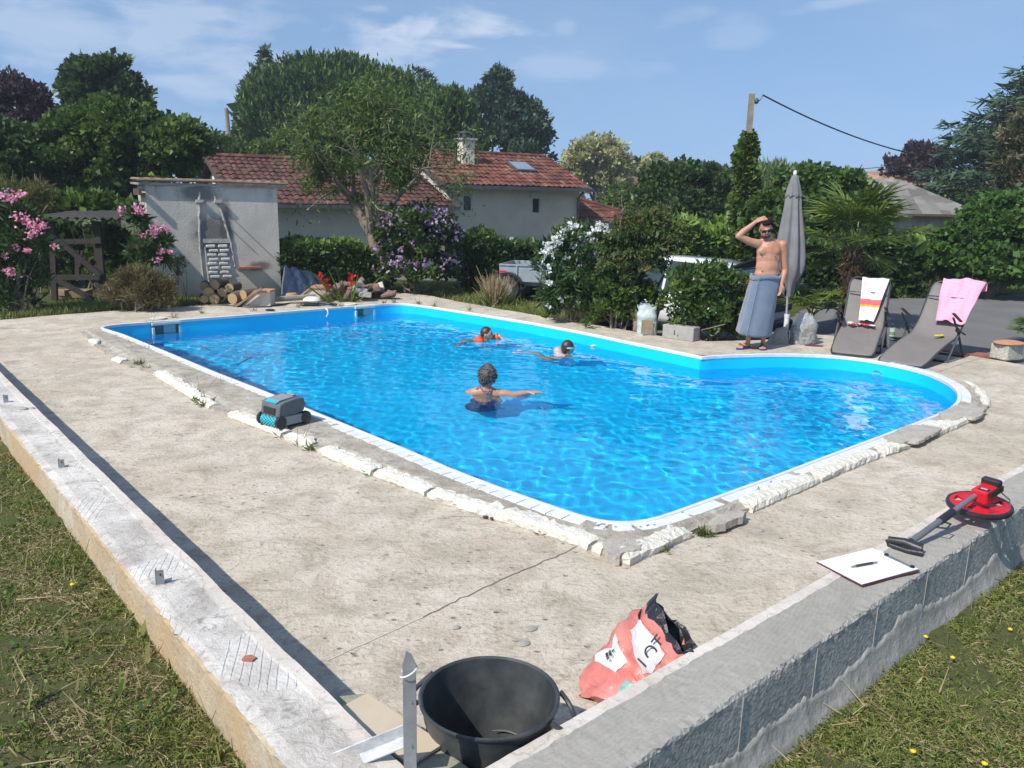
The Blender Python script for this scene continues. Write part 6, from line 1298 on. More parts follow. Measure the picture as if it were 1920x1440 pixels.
for sxx in (-1, 1):
 b = MB(); b.tube([(sxx * .165, -.135, .062), (sxx * .165, .135, .062)], .048, 14)
 for k in range(10):
  for a_ in np.linspace(0, 6.28, 13)[:-1]: b.box((sxx * .165 + .052 * math.cos(a_ + k * .3), -.12 + k * .0267, .062 + .052 * math.sin(a_ + k * .3)), (.016, .014, .007), Matrix.Rotation(-(a_ + k * .3), 3, 'Y'))
 b.build('brush_roller', m_rt, rob)
rob.scale = (.76, .76, .80)
# floating cable of the robot
b = MB(); cpx = [(487, 770), (475, 757), (462, 745), (445, 742), (438, 730), (444, 718), (438, 712), (415, 708), (395, 706), (370, 699)]
b.tube([tuple(at(x, y, WATER + .012)) for x, y in cpx], .006, 6); b.tube([tuple(at(x, y, WATER + .012)) for x, y in [(495, 765), (470, 748)]], .004, 5); o = b.build('floating_cable', simple('pale_cable', (.40, .46, .52), .5), smooth=True); tag(o, 'pale cable floating on the water left of the pool robot', 'cable')
b = MB(); b.tube([tuple(at(x, y, WATER + .01)) for x, y in [(445, 684), (462, 674), (473, 669)]], .006, 5); o = b.build('floating_twig', m_bark); tag(o, 'thin twig floating in the left part of the pool', 'twig')
b = MB(); b.tube([tuple(at(x, y, WATER - .02)) for x, y in [(373, 649), (385, 654), (397, 660)]], .012, 5); o = b.build('floating_reed', simple('reed', (.45, .45, .38), .7)); tag(o, 'pale reed stem floating near the left skimmer', 'reed')
# dead leaf, stones on deck
p = at(925, 971, 0); b = MB(); rr = np.random.default_rng(3)
for k in range(6): a_ = k * 1.05 + .4; b.ell((.045 * math.cos(a_), .03 * math.sin(a_), .012), (.028, .016, .008), a_, n=8, m=5)
o = b.build('dead_leaf', simple('dead_leaf', (.05, .038, .032), .8, (.08, .06, .05), 20), smooth=True); o.location = (p.x, p.y, .0); tag(o, 'dark curled dead leaf lying against the foam strip', 'leaf')
for (x, y, s_, lb) in ((1426, 996, .022, 'grey square gravel chip on the deck near the right-hand foam strip'), (995, 1180, .03, 'flat grey mortar blob on the deck between the tub and the bag'), (982, 1208, .028, 'small round mortar blob on the deck right above the black tub'), (855, 1178, .02, 'little stone on the deck left of the mortar blobs')):
 p = at(x, y); b = MB(); b.ell((0, 0, .004), (s_ * 1.1, s_ * .8, .008), .4, n=10, m=6); o = b.build('mortar_blob', m_smear, smooth=True); o.location = (p.x, p.y, 0); tag(o, lb, 'stone')
# weeds in the crack
lm_weed = leafmat('weed_leaf', [(.03, .06, .02), (.07, .11, .03), (.15, .18, .07)], .3)
def weed(px, py, n, L_, seed, lab, z=0, tall=0, mat=None, flower=None, flat=.5):
 r = np.random.default_rng(seed); p = at(px, py, z); root = empty('weed', (p.x, p.y, z), 0, lab, 'weed', 'weeds growing round the pool'); C = np.array([[p.x, p.y, z]] * n) + r.normal(size=(n, 3)) * np.array([L_ * .35, L_ * .35, 0]); C[:, 2] = z + L_ * .15 * r.random(n)
 V, k = cards(C, L_, L_ * .13, r, np.array([0, 0, flat]), .8); raw_mesh('leaves', V, k, mat or lm_weed, root, {'rnd': np.repeat(r.random(n), k)})
 if tall:
  b = MB();
  for q in range(tall): d = r.normal(size=2) * .05; b.tube([(p.x + d[0] * .3, p.y + d[1] * .3, z), (p.x + d[0], p.y + d[1], z + .09), (p.x + d[0] * 1.6, p.y + d[1] * 1.6, z + .19)], [.0022, .0018, .001], 4)
  b.build('stalks', simple('weed_stalk', (.16, .15, .08), .9), root, world=True)
 if flower:
  b = MB(); b.lathe([(.001, .012), (.012, .008), (.014, 0)], (p.x, p.y, z + .03), 10); b.build('flower', simple('yellow_petal', (.80, .58, .02), .6), root, world=True)
WL = 'small green weed in the crack between deck and foam strip'
for k, q in enumerate([(230, 680, 40, .05), (262, 687, 90, .07), (275, 694, 60, .06), (300, 706, 25, .05), (376, 756, 70, .08), (384, 762, 60, .07), (585, 845, 60, .055), (583, 838, 30, .05), (527, 818, 50, .05), (533, 812, 50, .055), (697, 889, 50, .055), (708, 893, 35, .05), (755, 903, 22, .06), (752, 912, 25, .05), (790, 922, 20, .04), (805, 927, 25, .04), (960, 978, 25, .035), (1018, 1003, 25, .045), (1070, 1013, 22, .045)]): weed(*q[:3], q[3], 200 + k, WL, 0, 0)
weed(1320, 1004, 260, .045, 230, 'bushy dark green weed at the foot of the right-hand foam strip', flat=.2); weed(1240, 1032, 160, .045, 231, 'spreading weed at the near corner of the right-hand foam strip', flat=.15); weed(1674, 848, 70, .05, 232, 'lone weed by the foam below the left cracked slab')
weed(1568, 890, 25, .035, 233, 'yellow-flowered weed beside the right-hand foam strip', flower=True)
for k, q in enumerate([(280, 610), (328, 596), (378, 588), (476, 584), (560, 577), (628, 575), (640, 576), (720, 570), (740, 568), (784, 571), (815, 575), (880, 583)]): weed(*q, 26, .06, 250 + k, 'thin dry weed growing along the far rim of the pool', 0, 3, None, flat=1.2)
for k, q in enumerate([(418, 724), (278, 660), (255, 660), (375, 735), (558, 836)]): weed(*q, 8, .05, 270 + k, 'wispy tall weed stalk leaning over the left coping', 0, 3, flat=1)
# lawn grass -----------------------------------------------------------------
gm = leafmat('grass_blade', [(.10, .14, .026), (.19, .235, .055), (.25, .29, .08), (.28, .25, .11), (.42, .34, .19), (.50, .42, .26)], .3, .6, .25)
def grass(fn, z, s0, s1, o1, n, seed, name, label, straw, L_=.043):
 r = np.random.default_rng(seed); s = s0 + (s1 - s0) * r.random(n); o = WT + .003 + (o1 - WT) * r.random(n) ** 1.25
 P = np.array([fn(a_, c_) for a_, c_ in zip(s, o)]); d = np.hypot(P[:, 0], P[:, 1]); kp = r.random(n) < np.clip(3.2 / d, 0, 1) ** 1.3; P = P[kp]; d = d[kp]; n = len(P)
 clump = .5 + .5 * np.sin(P[:, 0] * 9 + 2 * np.sin(P[:, 1] * 5)) * np.sin(P[:, 1] * 8 + np.sin(P[:, 0] * 4)); C = np.column_stack([P, np.full(n, z - .004)]); sc = 1 + .5 * np.clip(d / 3.5 - 1, 0, 2)
 A = r.normal(size=(n, 3)) * .75; A[:, 2] = np.abs(A[:, 2]) * .35 + .42; dry = (r.random(n) < straw * (.4 + 1.1 * (1 - clump))); A[dry, 2] *= .3; A = unit(A); S_ = unit(np.cross(A, r.normal(size=(n, 3)))); ln_ = (L_ * (.45 + .9 * r.random(n)) * (.6 + .6 * clump) * np.where(dry, 1.25, 1))[:, None]; w = (.0017 * sc * (.7 + .8 * r.random(n)))[:, None]
 m_ = C + A * ln_ * .55; e = C + A * ln_ + np.array([0, 0, -1]) * ln_ * .22; V = np.stack([C - S_ * w, C + S_ * w, m_ + S_ * w * .8, e, m_ - S_ * w * .8], 1)
 rnd = np.where(dry, .55 + .45 * r.random(n), .5 * r.random(n) * (.5 + .6 * clump)); o_ = raw_mesh(name, V.reshape(-1, 3), 5, gm, None, {'rnd': np.repeat(rnd, 5)}); tag(o_, label, 'grass', kind='stuff')
 # broad leaves of small lawn plants
 return o_
grass(lw, LZ, s_l0 - .9, 7.5, 3.2, 420000, 91, 'grass', 'patchy half-dry grass left of the white-topped wall', .50)
grass(nw, RZ, s_n0 - .2, 7.0, 3.2, 420000, 92, 'grass', 'patchy mown grass right of the block wall', .36, .042)
def broad(fn, z, s0, s1, o1, n, seed, label, L_=.028):
 r = np.random.default_rng(seed); s = s0 + (s1 - s0) * r.random(n); o = WT + .01 + (o1 - WT) * r.random(n) ** 1.3; P = np.array([fn(a_, c_) for a_, c_ in zip(s, o)]); kp = np.sin(P[:, 0] * 6 + 1) * np.sin(P[:, 1] * 7) > -.1; P = P[kp]; C = np.column_stack([P, np.full(len(P), z + .008) + .015 * r.random(len(P))])
 V, k = cards(C, L_, L_ * .6, r, np.array([0, 0, .3]), .8, shape='hex'); o_ = raw_mesh('clover', V, k, lm_mid, None, {'rnd': np.repeat(r.random(len(C)), k)}); tag(o_, label, 'clover', kind='stuff')
broad(lw, LZ, s_l0 - .9, 5, 2.5, 16000, 93, 'low clover and broad leaves in the left lawn', .017); broad(nw, RZ, s_n0, 5.5, 2.8, 9000, 94, 'low clover and broad leaves in the right lawn', .015)
# cut iris stubs along the left wall
r = np.random.default_rng(95); lm_iris = leafmat('iris_leaf', [(.10, .15, .035), (.24, .29, .08), (.50, .46, .20)], .35)
def iris(px, py, n, seed):
 r = np.random.default_rng(seed); p = at(px, py, LZ); root = empty('iris_stub', (p.x, p.y, LZ), 0, 'cut yellow-green iris leaf stub beside the ochre wall side', 'plant stub', 'iris stubs along the left wall'); C = np.array([[p.x, p.y, LZ]] * n) + r.normal(size=(n, 3)) * [.012, .012, 0]; V, k = cards(C, .06, .018, r, np.array([0, 0, 1.3]), .45, shape='blade'); raw_mesh('leaves', V, k, lm_iris, root, {'rnd': np.repeat(r.random(n), k)})
for k, (x, y) in enumerate([(192, 1112), (240, 1160), (265, 1195), (306, 1262), (268, 1240), (310, 1345), (345, 1300), (137, 1105), (66, 1320), (30, 1275), (130, 1210), (418, 1420), (155, 1300), (225, 1300)]): iris(x, y, 3 + k % 3, 400 + k)
r = np.random.default_rng(96)
def straw(fn, z, s0, s1, o1, n, seed, label):
 r = np.random.default_rng(seed); P = np.array([fn(s0 + (s1 - s0) * r.random(), WT + .02 + (o1 - WT) * r.random() ** 1.4) for _ in range(n)]); C = np.column_stack([P, np.full(n, z + .012)]); V, k = cards(C, .09, .004, r, np.array([0, 0, .12]), 1, shape='blade'); o_ = raw_mesh('straw', V, k, lm_dry, None, {'rnd': np.repeat(r.random(n), k)}); tag(o_, label, 'straw', kind='stuff')
straw(lw, LZ, s_l0 - .8, 5, 1.6, 2600, 97, 'dead straw scattered in the left lawn'); straw(nw, RZ, s_n0, 5, 2.2, 1300, 98, 'dead straw scattered in the right lawn')
for k, (px, py, z) in enumerate([(136, 1097, LZ), (1736, 1195, RZ), (1786, 1234, RZ), (1894, 1181, RZ), (1712, 1410, RZ), (1846, 1433, RZ)]):
 p = at(px, py, z + .03); root = empty('dandelion', (p.x, p.y, z), 0, 'small yellow dandelion flower in the grass', 'flower', 'dandelions in the grass'); b = MB(); b.tube([(0, 0, 0), (.003, 0, .032)], .0015, 5); b.build('stalk', simple('weed_stalk_green', (.08, .13, .03), .7), root); b = MB(); b.lathe([(.001, .042), (.006, .038), (.0105, .036), (.010, .032), (.001, .03)], n=11); b.build('flower', simple('yellow_petal', (.80, .58, .02), .6), root)
# grass strip along the far deck edge
def edge_grass(pxs, n, seed, label, wdt=.5, L_=.09):
 r = np.random.default_rng(seed); P0 = resample(np.array([W(*p, GZ) for p in pxs]), .1, False); i = r.integers(0, len(P0) - 1, n); P = P0[i] + (P0[i + 1] - P0[i]) * r.random((n, 1)) + np.stack([r.normal(size=n) * .05, r.random(n) ** 1.3 * wdt], 1); C = np.column_stack([P, np.full(n, GZ)]); V, k = cards(C, L_, .012, r, np.array([0, 0, 1.]), .5, shape='blade'); o_ = raw_mesh('grass', V, k, gm, None, {'rnd': np.repeat(.6 * r.random(n) ** 1.2, k)}); tag(o_, label, 'grass', kind='stuff')
edge_grass([(0, 600), (200, 584), (330, 576), (430, 566)], 15000, 99, 'green grass between the deck and the plank shelter', 2.2); edge_grass([(735, 548), (800, 553), (900, 573), (1010, 592), (1060, 600)], 9000, 100, 'grass along the far side of the deck by the trailer', 1.6, .07); edge_grass([(1680, 560), (1800, 556), (1930, 548)], 9000, 101, 'strip of lawn beyond the drive at the right', 3.5, .09)
# ============================================================ FURNITURE BY THE POOL
m_sling = simple('grey_sling', (.195, .175, .16), .75, (.165, .15, .14), 5, .5, 400, bdist=.002); m_frame = simple('anthracite_frame', (.045, .05, .06), .45, (.035, .038, .045), 8, metal=.2)
def lounger(label, foot, head_dir, w, back_ang, backL, seatL=1.05, zf=.035, zk=.26):
 root = empty('sun_lounger', (foot[0], foot[1], 0), math.atan2(head_dir[1], head_dir[0]) - R(90), label, 'sun lounger', 'sun loungers by the curved end'); hw_ = w / 2
 prof = [(0, zf)];
 for k in range(1, 13): t_ = k / 12; prof.append((seatL * t_, zf + (zk - zf) * t_ + .03 * math.sin(math.pi * t_)))
 a = 0; y, z = prof[-1]; n = 14
 for k in range(1, n + 1):
  t_ = k / n; ang = back_ang * min(1, .35 + t_ * 1.4) + R(6) * math.sin(t_ * 3.1); y += backL / n * math.cos(ang); z += backL / n * math.sin(ang); prof.append((y, z))
 rows = len(prof); G = np.zeros((rows, 13, 3))
 for i, (yy, zz) in enumerate(prof):
  end = min(i, rows - 1 - i); f = 1 - .10 * max(0, (1 - end / 1.5))
  for j in range(13):
   u = j / 12 * 2 - 1; G[i, j] = (u * hw_ * f, yy, zz - .022 * (1 - u * u))
 b = MB(); b.grid(G); b.build('sling', m_sling, root, smooth=2, solid=.006)
 b = MB(); L_ = [(-hw_ * (1 if 0 < i < rows - 1 else .92), p[0], p[1] - .012) for i, p in enumerate(prof)]; R_ = [(-p[0], p[1], p[2]) for p in L_]
 loop = L_ + [(-hw_ * .7, prof[-1][0] + .035 * math.cos(back_ang), prof[-1][1] + .035 * math.sin(back_ang) - .01), (hw_ * .7, prof[-1][0] + .035 * math.cos(back_ang), prof[-1][1] + .035 * math.sin(back_ang) - .01)] + R_[::-1] + [(hw_ * .7, -.035, zf - .012), (-hw_ * .7, -.035, zf - .012), L_[0]]
 b.tube(loop, .014, 8); b.build('frame', m_frame, root, smooth=True)
 yk = prof[12][0]; zk_ = prof[12][1]
 for s in (-1, 1):
  X_ = s * (hw_ + .035); b = MB(); b.tube([(X_, yk - .28, zk_ + .30), (X_, yk - .05, zk_ + .12), (X_, yk + .32, .0)], .016, 8, flat=.6); b.build('leg', m_frame, root, smooth=True); b = MB(); b.tube([(X_, yk + .26, zk_ + .03), (X_ + s * .01, yk + .02, zk_ + .10), (X_, yk - .30, .0)], .016, 8, flat=.6); b.build('leg', m_frame, root, smooth=True)
  b = MB(); b.box((X_, yk - .13, zk_ + .29), (.045, .36, .022), Matrix.Rotation(R(-22), 3, 'X'), bev=.008); b.build('armrest', m_frame, root)
  b = MB(); b.ell((X_, yk - .05, zk_ + .12), (.03, .03, .03), n=10, m=8); b.build('hinge', m_frame, root, smooth=True)
 b = MB(); b.tube([(-hw_ - .03, yk + .31, .014), (hw_ + .03, yk + .31, .014)], .014, 8); b.tube([(-hw_ - .03, yk - .29, .014), (hw_ + .03, yk - .29, .014)], .014, 8); b.build('crossbar', m_frame, root, smooth=True)
 b = MB(); k = rows - 5; q = prof[k]; b.tube([(-hw_ + .02, q[0] - .035, q[1] + .03), (-hw_ * .6, q[0] - .05, q[1] + .035), (hw_ * .6, q[0] - .05, q[1] + .035), (hw_ - .02, q[0] - .035, q[1] + .03)], .009, 6); b.build('pillow_strap', m_frame, root)
 return root, prof
f1 = (np.array(W(1558, 661, .03)) + np.array(W(1636, 667, .03))) / 2; d1 = np.array([.5, .86])
L1, pr1 = lounger('grey sling sun lounger beside the man, with a white and orange towel', f1, d1, .53, R(62), .78, .72, zk=.28)
f2 = (np.array(W(1656, 677, .03)) + np.array(W(1719, 687, .03))) / 2; d2 = np.array([.72, .70])
L2, pr2 = lounger('taupe sling sun lounger on the right with a pink towel over its back', f2, d2, .56, R(48), .92, 1.0, zk=.28)
def on_lounger(L, prof, u, s, lift=.02):
 """world point on the sling: u across (-1..1 of half width .28), s = arc length from the foot"""
 acc = 0
 for a, c_ in zip(prof[:-1], prof[1:]):
  l_ = math.hypot(c_[0] - a[0], c_[1] - a[1])
  if acc + l_ >= s or c_ is prof[-1]:
   t_ = (s - acc) / l_; y = a[0] + (c_[0] - a[0]) * t_; z = a[1] + (c_[1] - a[1]) * t_; n_y, n_z = -(c_[1] - a[1]) / l_, (c_[0] - a[0]) / l_; break
  acc += l_
 v = Vector((u * .28, y + n_y * lift, z + n_z * lift)); v.rotate(Matrix.Rotation(L.rotation_euler.z, 3, 'Z')); return v + L.location
def towel_mat(name, fn):
 m, n, l, b = new_mat(name); t = NT(m); c = fn(t); l.new(c, b.inputs['Base Color']); b.inputs['Roughness'].default_value = .95; b.inputs['Specular IOR Level'].default_value = .1; b.inputs['Sheen Weight'].default_value = .3
 l.new(t.bump(t.noise(220, 3, .7, t.coord(kind='Object')), .6, .004), b.inputs['Normal']); MATS[name] = m; return m
def cloth_on(name, label, L, prof, u0, u1, s0, s1, mat, seed, fold=.02, over=.12, skew=0.0, n=(34, 22), taper=0.0):
 r = np.random.default_rng(seed); tot = sum(math.hypot(c_[0] - a[0], c_[1] - a[1]) for a, c_ in zip(prof[:-1], prof[1:])); G = np.zeros((n[0], n[1], 3)); loc = np.zeros(n)
 for i in range(n[0]):
  s = s0 + (s1 - s0) * i / (n[0] - 1)
  for j in range(n[1]):
   v = j / (n[1] - 1); tp = 1 - taper * (1 - i / (n[0] - 1)); uc = (u0 + u1) / 2; u = uc + (u0 + (u1 - u0) * v - uc) * tp + skew * (i / (n[0] - 1) - .5)
   wv = fold * (.9 + math.sin(v * 8 + i * .16 + seed) + .5 * math.sin(v * 19 - i * .12 + 1.3 * seed) + .4 * math.sin(i * .45 + v * 5)) * .5
   if s <= tot: p = on_lounger(L, prof, u, s, .055 + wv)
   else: p = on_lounger(L, prof, u, tot - .001, .055 + wv); d = on_lounger(L, prof, u, tot - .001, -.05) - p; d.z = 0; p = p + d.normalized() * min(.07, (s - tot)) ; p.z += .02 - max(0, (s - tot) - .05)
   G[i, j] = p
 b = MB(); b.grid(G); o = b.build(name, mat, smooth=2, solid=.005); c = G[n[0] // 2, n[1] // 2]; o.data.transform(Matrix.Translation(-Vector(c))); o.location = c
 at_ = o.data.uv_layers.new(name='UVMap'); uv = np.zeros((len(o.data.loops), 2)); vi = np.zeros(len(o.data.loops), int); o.data.loops.foreach_get('vertex_index', vi); uv[:, 0] = (vi % n[1]) / (n[1] - 1); uv[:, 1] = (vi // n[1]) / (n[0] - 1); at_.data.foreach_set('uv', uv.ravel()); tag(o, label, 'towel'); return o
def tw1(t):
 uv = t.sep(t.tc.outputs['UV']); c = t.mix(t.ramp(uv[1], [(0, (.80, .79, .76)), (.36, (.80, .79, .76)), (.365, (.88, .50, .06)), (.405, (.86, .30, .05)), (.41, (.80, .12, .14)), (.53, (.78, .16, .16)), (.535, (.80, .79, .76)), (1, (.80, .78, .75))], 'LINEAR'), (.8, .8, .8), (.8, .8, .8)); c = t.ramp(uv[1], [(0, (.80, .79, .76)), (.355, (.80, .79, .76)), (.365, (.88, .45, .05)), (.41, (.86, .30, .05)), (.42, (.80, .12, .14)), (.53, (.78, .16, .16)), (.54, (.80, .79, .76))])
 pat = t.math('MULTIPLY', t.ramp(t.vor(7, t.coord(kind='UV')), [(.18, 1), (.24, 0)]), t.ramp(uv[1], [(.72, 0), (.75, 1)])); return t.mix(t.math('MULTIPLY', pat, .8), c, (.82, .30, .20))
cloth_on('beach_towel', 'white beach towel with red and orange bands hanging over the left sun lounger', L1, pr1, -.42, .82, .88, 1.54, towel_mat('white_towel', tw1), 3, .028, skew=.12, taper=.45)
def tw2(t):
 uv = t.coord(kind='UV'); n_ = t.n.new('ShaderNodeTexWave'); n_.wave_type = 'RINGS'; n_.inputs['Scale'].default_value = 2.4; n_.inputs['Distortion'].default_value = 5; n_.inputs['Detail'].default_value = 2; t.l.new(uv, n_.inputs['Vector']); return t.mix(t.math('MULTIPLY', t.ramp(n_.outputs['Fac'], [(.42, 0), (.5, 1), (.58, 0)]), .8), (.80, .36, .48), (.84, .55, .62))
cloth_on('beach_towel', 'pink patterned beach towel draped over the back of the right sun lounger', L2, pr2, -.55, 1.45, 1.28, 2.14, towel_mat('pink_towel', tw2), 5, .045, skew=-.12, n=(34, 30), taper=.35)
# swimsuit, yellow toy
m_bik, n, l, b_ = new_mat('red_swimsuit'); t = NT(m_bik); l.new(t.mix(t.ramp(t.vor(38, t.coord()), [(.28, 1), (.34, 0)]), (.55, .015, .02), (.8, .78, .75)), b_.inputs['Base Color']); b_.inputs['Roughness'].default_value = .8
c = on_lounger(L1, pr1, .05, .80, .03); b = MB(); rr = np.random.default_rng(8)
for k in range(9): b.ell((-.13 + k * .032 + rr.normal() * .008, rr.normal() * .018, .004 + rr.random() * .012), (.034, .028, .014), rr.random() * 3, n=10, m=6)
o = b.build('swimsuit', m_bik, smooth=True); o.location = c; o.rotation_euler = (0, 0, L1.rotation_euler.z); tag(o, 'crumpled red and white spotted swimsuit on the seat of the left lounger', 'swimsuit')
b = MB(); b.ell((-.17, .0, .02), (.045, .03, .02), .3); b.ell((.12, -.025, .012), (.05, .02, .012), -.4); q = b.build('white_trim', m_bagw, o, smooth=True)
c = on_lounger(L2, pr2, .35, 1.0, .02); b = MB(); b.ell((0, 0, .005), (.07, .028, .012)); b.ell((.05, .02, .008), (.04, .02, .012), .8); o = b.build('swimming_goggles', simple('yellow_rubber', (.72, .55, .04), .5), smooth=True); o.location = c; tag(o, 'small yellow object lying on the seat of the right lounger', 'toy')
# parasol ------------------------------------------------------------------
ub = at(1472, 633, 0); root = empty('parasol', (ub.x, ub.y, 0), 0, 'closed grey parasol leaning slightly, with a thin pole, behind the man', 'parasol'); tp = atY(1491, 322, ub.y); px_ = lambda t_: np.array([ub.x + (tp.x - ub.x) * t_, ub.y, tp.z * t_])
m_pole2 = simple('parasol_pole', (.50, .50, .50), .4, metal=.3); b = MB(); b.tube([tuple(px_(.06)), tuple(px_(.985))], .016, 10); b.build('pole', m_pole2, root, world=True, smooth=True)
m_can, n, l, b_ = new_mat('parasol_cloth'); t = NT(m_can); l.new(t.mix(t.ramp(t.noise(3, 4, .6), [(.4, 0), (.65, 1)]), (.165, .16, .165), (.215, .21, .21)), b_.inputs['Base Color']); b_.inputs['Roughness'].default_value = .9; l.new(t.bump(t.noise(160, 3, .7), .4, .003), b_.inputs['Normal'])
m_can.node_tree.nodes['Principled BSDF'].inputs['Sheen Weight'].default_value = .1
prof_u = [(.985, .02), (.965, .045), (.90, .085), (.865, .10), (.862, .105), (.80, .115), (.70, .145), (.60, .18), (.52, .20), (.47, .215), (.43, .20), (.40, .17), (.36, .10), (.30, .085), (.28, .05)]
NU = 64; G = np.zeros((len(prof_u), NU, 3)); rr = np.random.default_rng(9); fo = np.convolve(np.tile(rr.normal(size=NU), 3), np.ones(3) / 2, 'same')[NU:2 * NU]
for i, (t_, rad) in enumerate(prof_u):
 c = px_(t_)
 for j in range(NU):
  a_ = 2 * math.pi * j / NU; low = max(0, (.8 - t_)) ; f = 1 + .17 * math.sin(a_ * 8 + low * 1.5) * min(1, (1 - t_) * 4) + .05 * fo[j]; zz = c[2] + (.10 * math.sin(a_ * 2 + 1) * min(1, low * 2.2) if t_ < .5 else 0)
  G[i, j] = (c[0] + rad * f * math.cos(a_) * (1.0 if t_ > .5 else .95), c[1] + rad * f * math.sin(a_) * .85, zz)
b = MB(); b.grid(G, closed=True); b.build('canopy', m_can, root, world=True, smooth=2, solid=.003)
b = MB(); G2 = G[:5].copy();
for j in range(NU): G2[1:4, j, :2] = px_(.9)[:2] + (G2[1:4, j, :2] - px_(.9)[:2]) * 1.14
G2[4] = G2[3]; G2[4, :, 2] -= .03 + .02 * np.sin(np.arange(NU) * .8); b.grid(G2, closed=True); b.build('vent_flap', m_can, root, world=True, smooth=2, solid=.003)
b = MB(); b.ell(tuple(px_(.992)), (.028, .028, .04), n=12, m=8); b.build('finial', m_white_pl, root, world=True, smooth=True)
m_whiteb = simple('white_base', (.72, .70, .66), .6, (.60, .58, .54), 8, .3, 30)
base = root; b = MB(); b.box((0, 0, .03), (.30, .30, .06), bev=.012); b.box((0, 0, .075), (.22, .22, .04), bev=.01); b.build('foot', m_whiteb, base); b = MB(); b.lathe([(.036, .06), (.036, .30), (.040, .30), (.040, .355), (.03, .355)], n=20); b.build('sleeve', m_white_pl, base, smooth=True)
b = MB(); b.lathe([(.008, 0), (.02, .01), (.02, .02)], (-.115, 0, .3), 10, rot=Matrix.Rotation(R(-90), 3, 'Y'));
m_stonegrey = simple('grey_granite', (.30, .285, .265), .85, (.22, .21, .195), 20, .5, 60)
p = at(1457, 644); b = MB(); b.add([(-.16, -.09, 0), (.13, -.09, 0), (.13, .09, 0), (-.13, .09, 0), (-.02, -.07, .21), (.11, -.07, .235), (.11, .06, .235), (-.01, .06, .21)], [(0, 3, 2, 1), (4, 5, 6, 7), (0, 1, 5, 4), (1, 2, 6, 5), (2, 3, 7, 6), (3, 0, 4, 7)]); o = b.build('ballast_stone', m_stonegrey, bevel=.008); o.location = (p.x, p.y, 0); tag(o, 'wedge-shaped grey stone standing in front of the parasol base', 'stone')
p = at(1466, 640); b = MB(); b.lathe([(.001, .0), (.030, .0), (.031, .13), (.026, .16), (.014, .18), (.014, .20), (.001, .2)], n=16); o = b.build('bottle', m_blk, smooth=True); o.location = (p.x + .02, p.y - .12, 0); tag(o, 'dark bottle standing between the wedge stone and the parasol base', 'bottle')
# sandbags ---------------------------------------------------------------------
def sack(name, label, px, py, w, h, mats, seed, sand_mat, clear=True, lean=.02):
 p = at(px, py); r = np.random.default_rng(seed); root = empty(name, (p.x, p.y, 0), 0, label, 'sandbag'); NRr = 40; lv = 18; G = np.zeros((lv, NRr, 3))
 for i in range(lv):
  t_ = i / (lv - 1); fill = .62; wd_ = w / 2 * (1.0 - .10 * (t_ < .05)) * (1 - .12 * t_ if t_ < fill else (.925 - (t_ - fill) * (1.3 if clear else .25))); dp_ = w * .36 * (1 if t_ < fill else max(.25, 1 - (t_ - fill) * 2.0))
  for j in range(NRr):
   a_ = 2 * math.pi * j / NRr; cs, sn = math.cos(a_), math.sin(a_); G[i, j] = (np.sign(cs) * abs(cs) ** .75 * wd_ + lean * t_, np.sign(sn) * abs(sn) ** .8 * dp_, h * t_)
 Gf = G.reshape(-1, 3); o_ = unit(Gf * [1, 1, 0] + 1e-6); Gf = Gf + o_ * crumple(Gf, r, .011, 22)[:, None] * (.4 + Gf[:, 2:] / h); Gf[:NRr, 2] = 0; Gf[-NRr:, 2] += .02 * r.normal(size=NRr); Gf[:, 2] = np.maximum(Gf[:, 2], 0); G = Gf.reshape(G.shape)
 b = MB(); b.grid(G, closed=True); b.add(G[0], [list(range(NRr))]); k = b.build('sack_skin', mats, root, smooth=2); k.rotation_euler = (0, 0, 0)
 if sand_mat:
  q = G[:12].copy(); q[..., :2] *= .93; q[-1, :, 2] += .02 * np.sin(np.arange(NRr) * .3); b = MB(); b.grid(q, closed=True); b.add(q[-1], [list(range(NRr))[::-1]]); b.build('sand_fill', sand_mat, root, smooth=2)
 return root
m_clear, n, l, b_ = new_mat('clear_plastic_bag'); t = NT(m_clear); tr = n.new('ShaderNodeBsdfTransparent'); tr.inputs['Color'].default_value = (.85, .87, .87, 1); mx = n.new('ShaderNodeMixShader'); b_.inputs['Base Color'].default_value = (.62, .64, .64, 1); b_.inputs['Roughness'].default_value = .25
l.new(t.math('ADD', t.math('MULTIPLY', t.ramp(t.noise(14, 4, .6, None, 1), [(.4, 0), (.65, 1)]), .35), .30), mx.inputs[0]); l.new(tr.outputs[0], mx.inputs[1]); l.new(b_.outputs[0], mx.inputs[2]); l.new(mx.outputs[0], n['Material Output'].inputs[0]); l.new(t.bump(t.noise(16, 5, .6, None, 1.5), .9, .02), b_.inputs['Normal'])
m_sand = simple('damp_sand', (.24, .19, .13), .95, (.17, .135, .095), 20, .5, 60)
sack('sand_sack', 'clear plastic sack half full of sand by the parasol base', 1504, 644, .36, .42, m_clear, 11, m_sand)
m_greenbag = simple('pale_green_sack', (.50, .56, .53), .5, (.38, .45, .42), 7, .9, 16, bdist=.02)
sk = sack('sand_sack', 'pale green and clear sack of sand standing at the foot of the small tree', 1213, 627, .30, .44, m_greenbag, 12, None, False, -.02)
b = MB(); G = np.zeros((8, 8, 3))
for i in range(8):
 for j in range(8): G[i, j] = (-.11 + .17 * j / 7, -.128 - .006 * math.sin(i * 1.3 + j), .03 + .20 * i / 7)
b.grid(G); b.build('sand_window', simple('sand_through_plastic', (.33, .25, .16), .5, (.24, .18, .12), 14, .5, 30), sk, smooth=2)
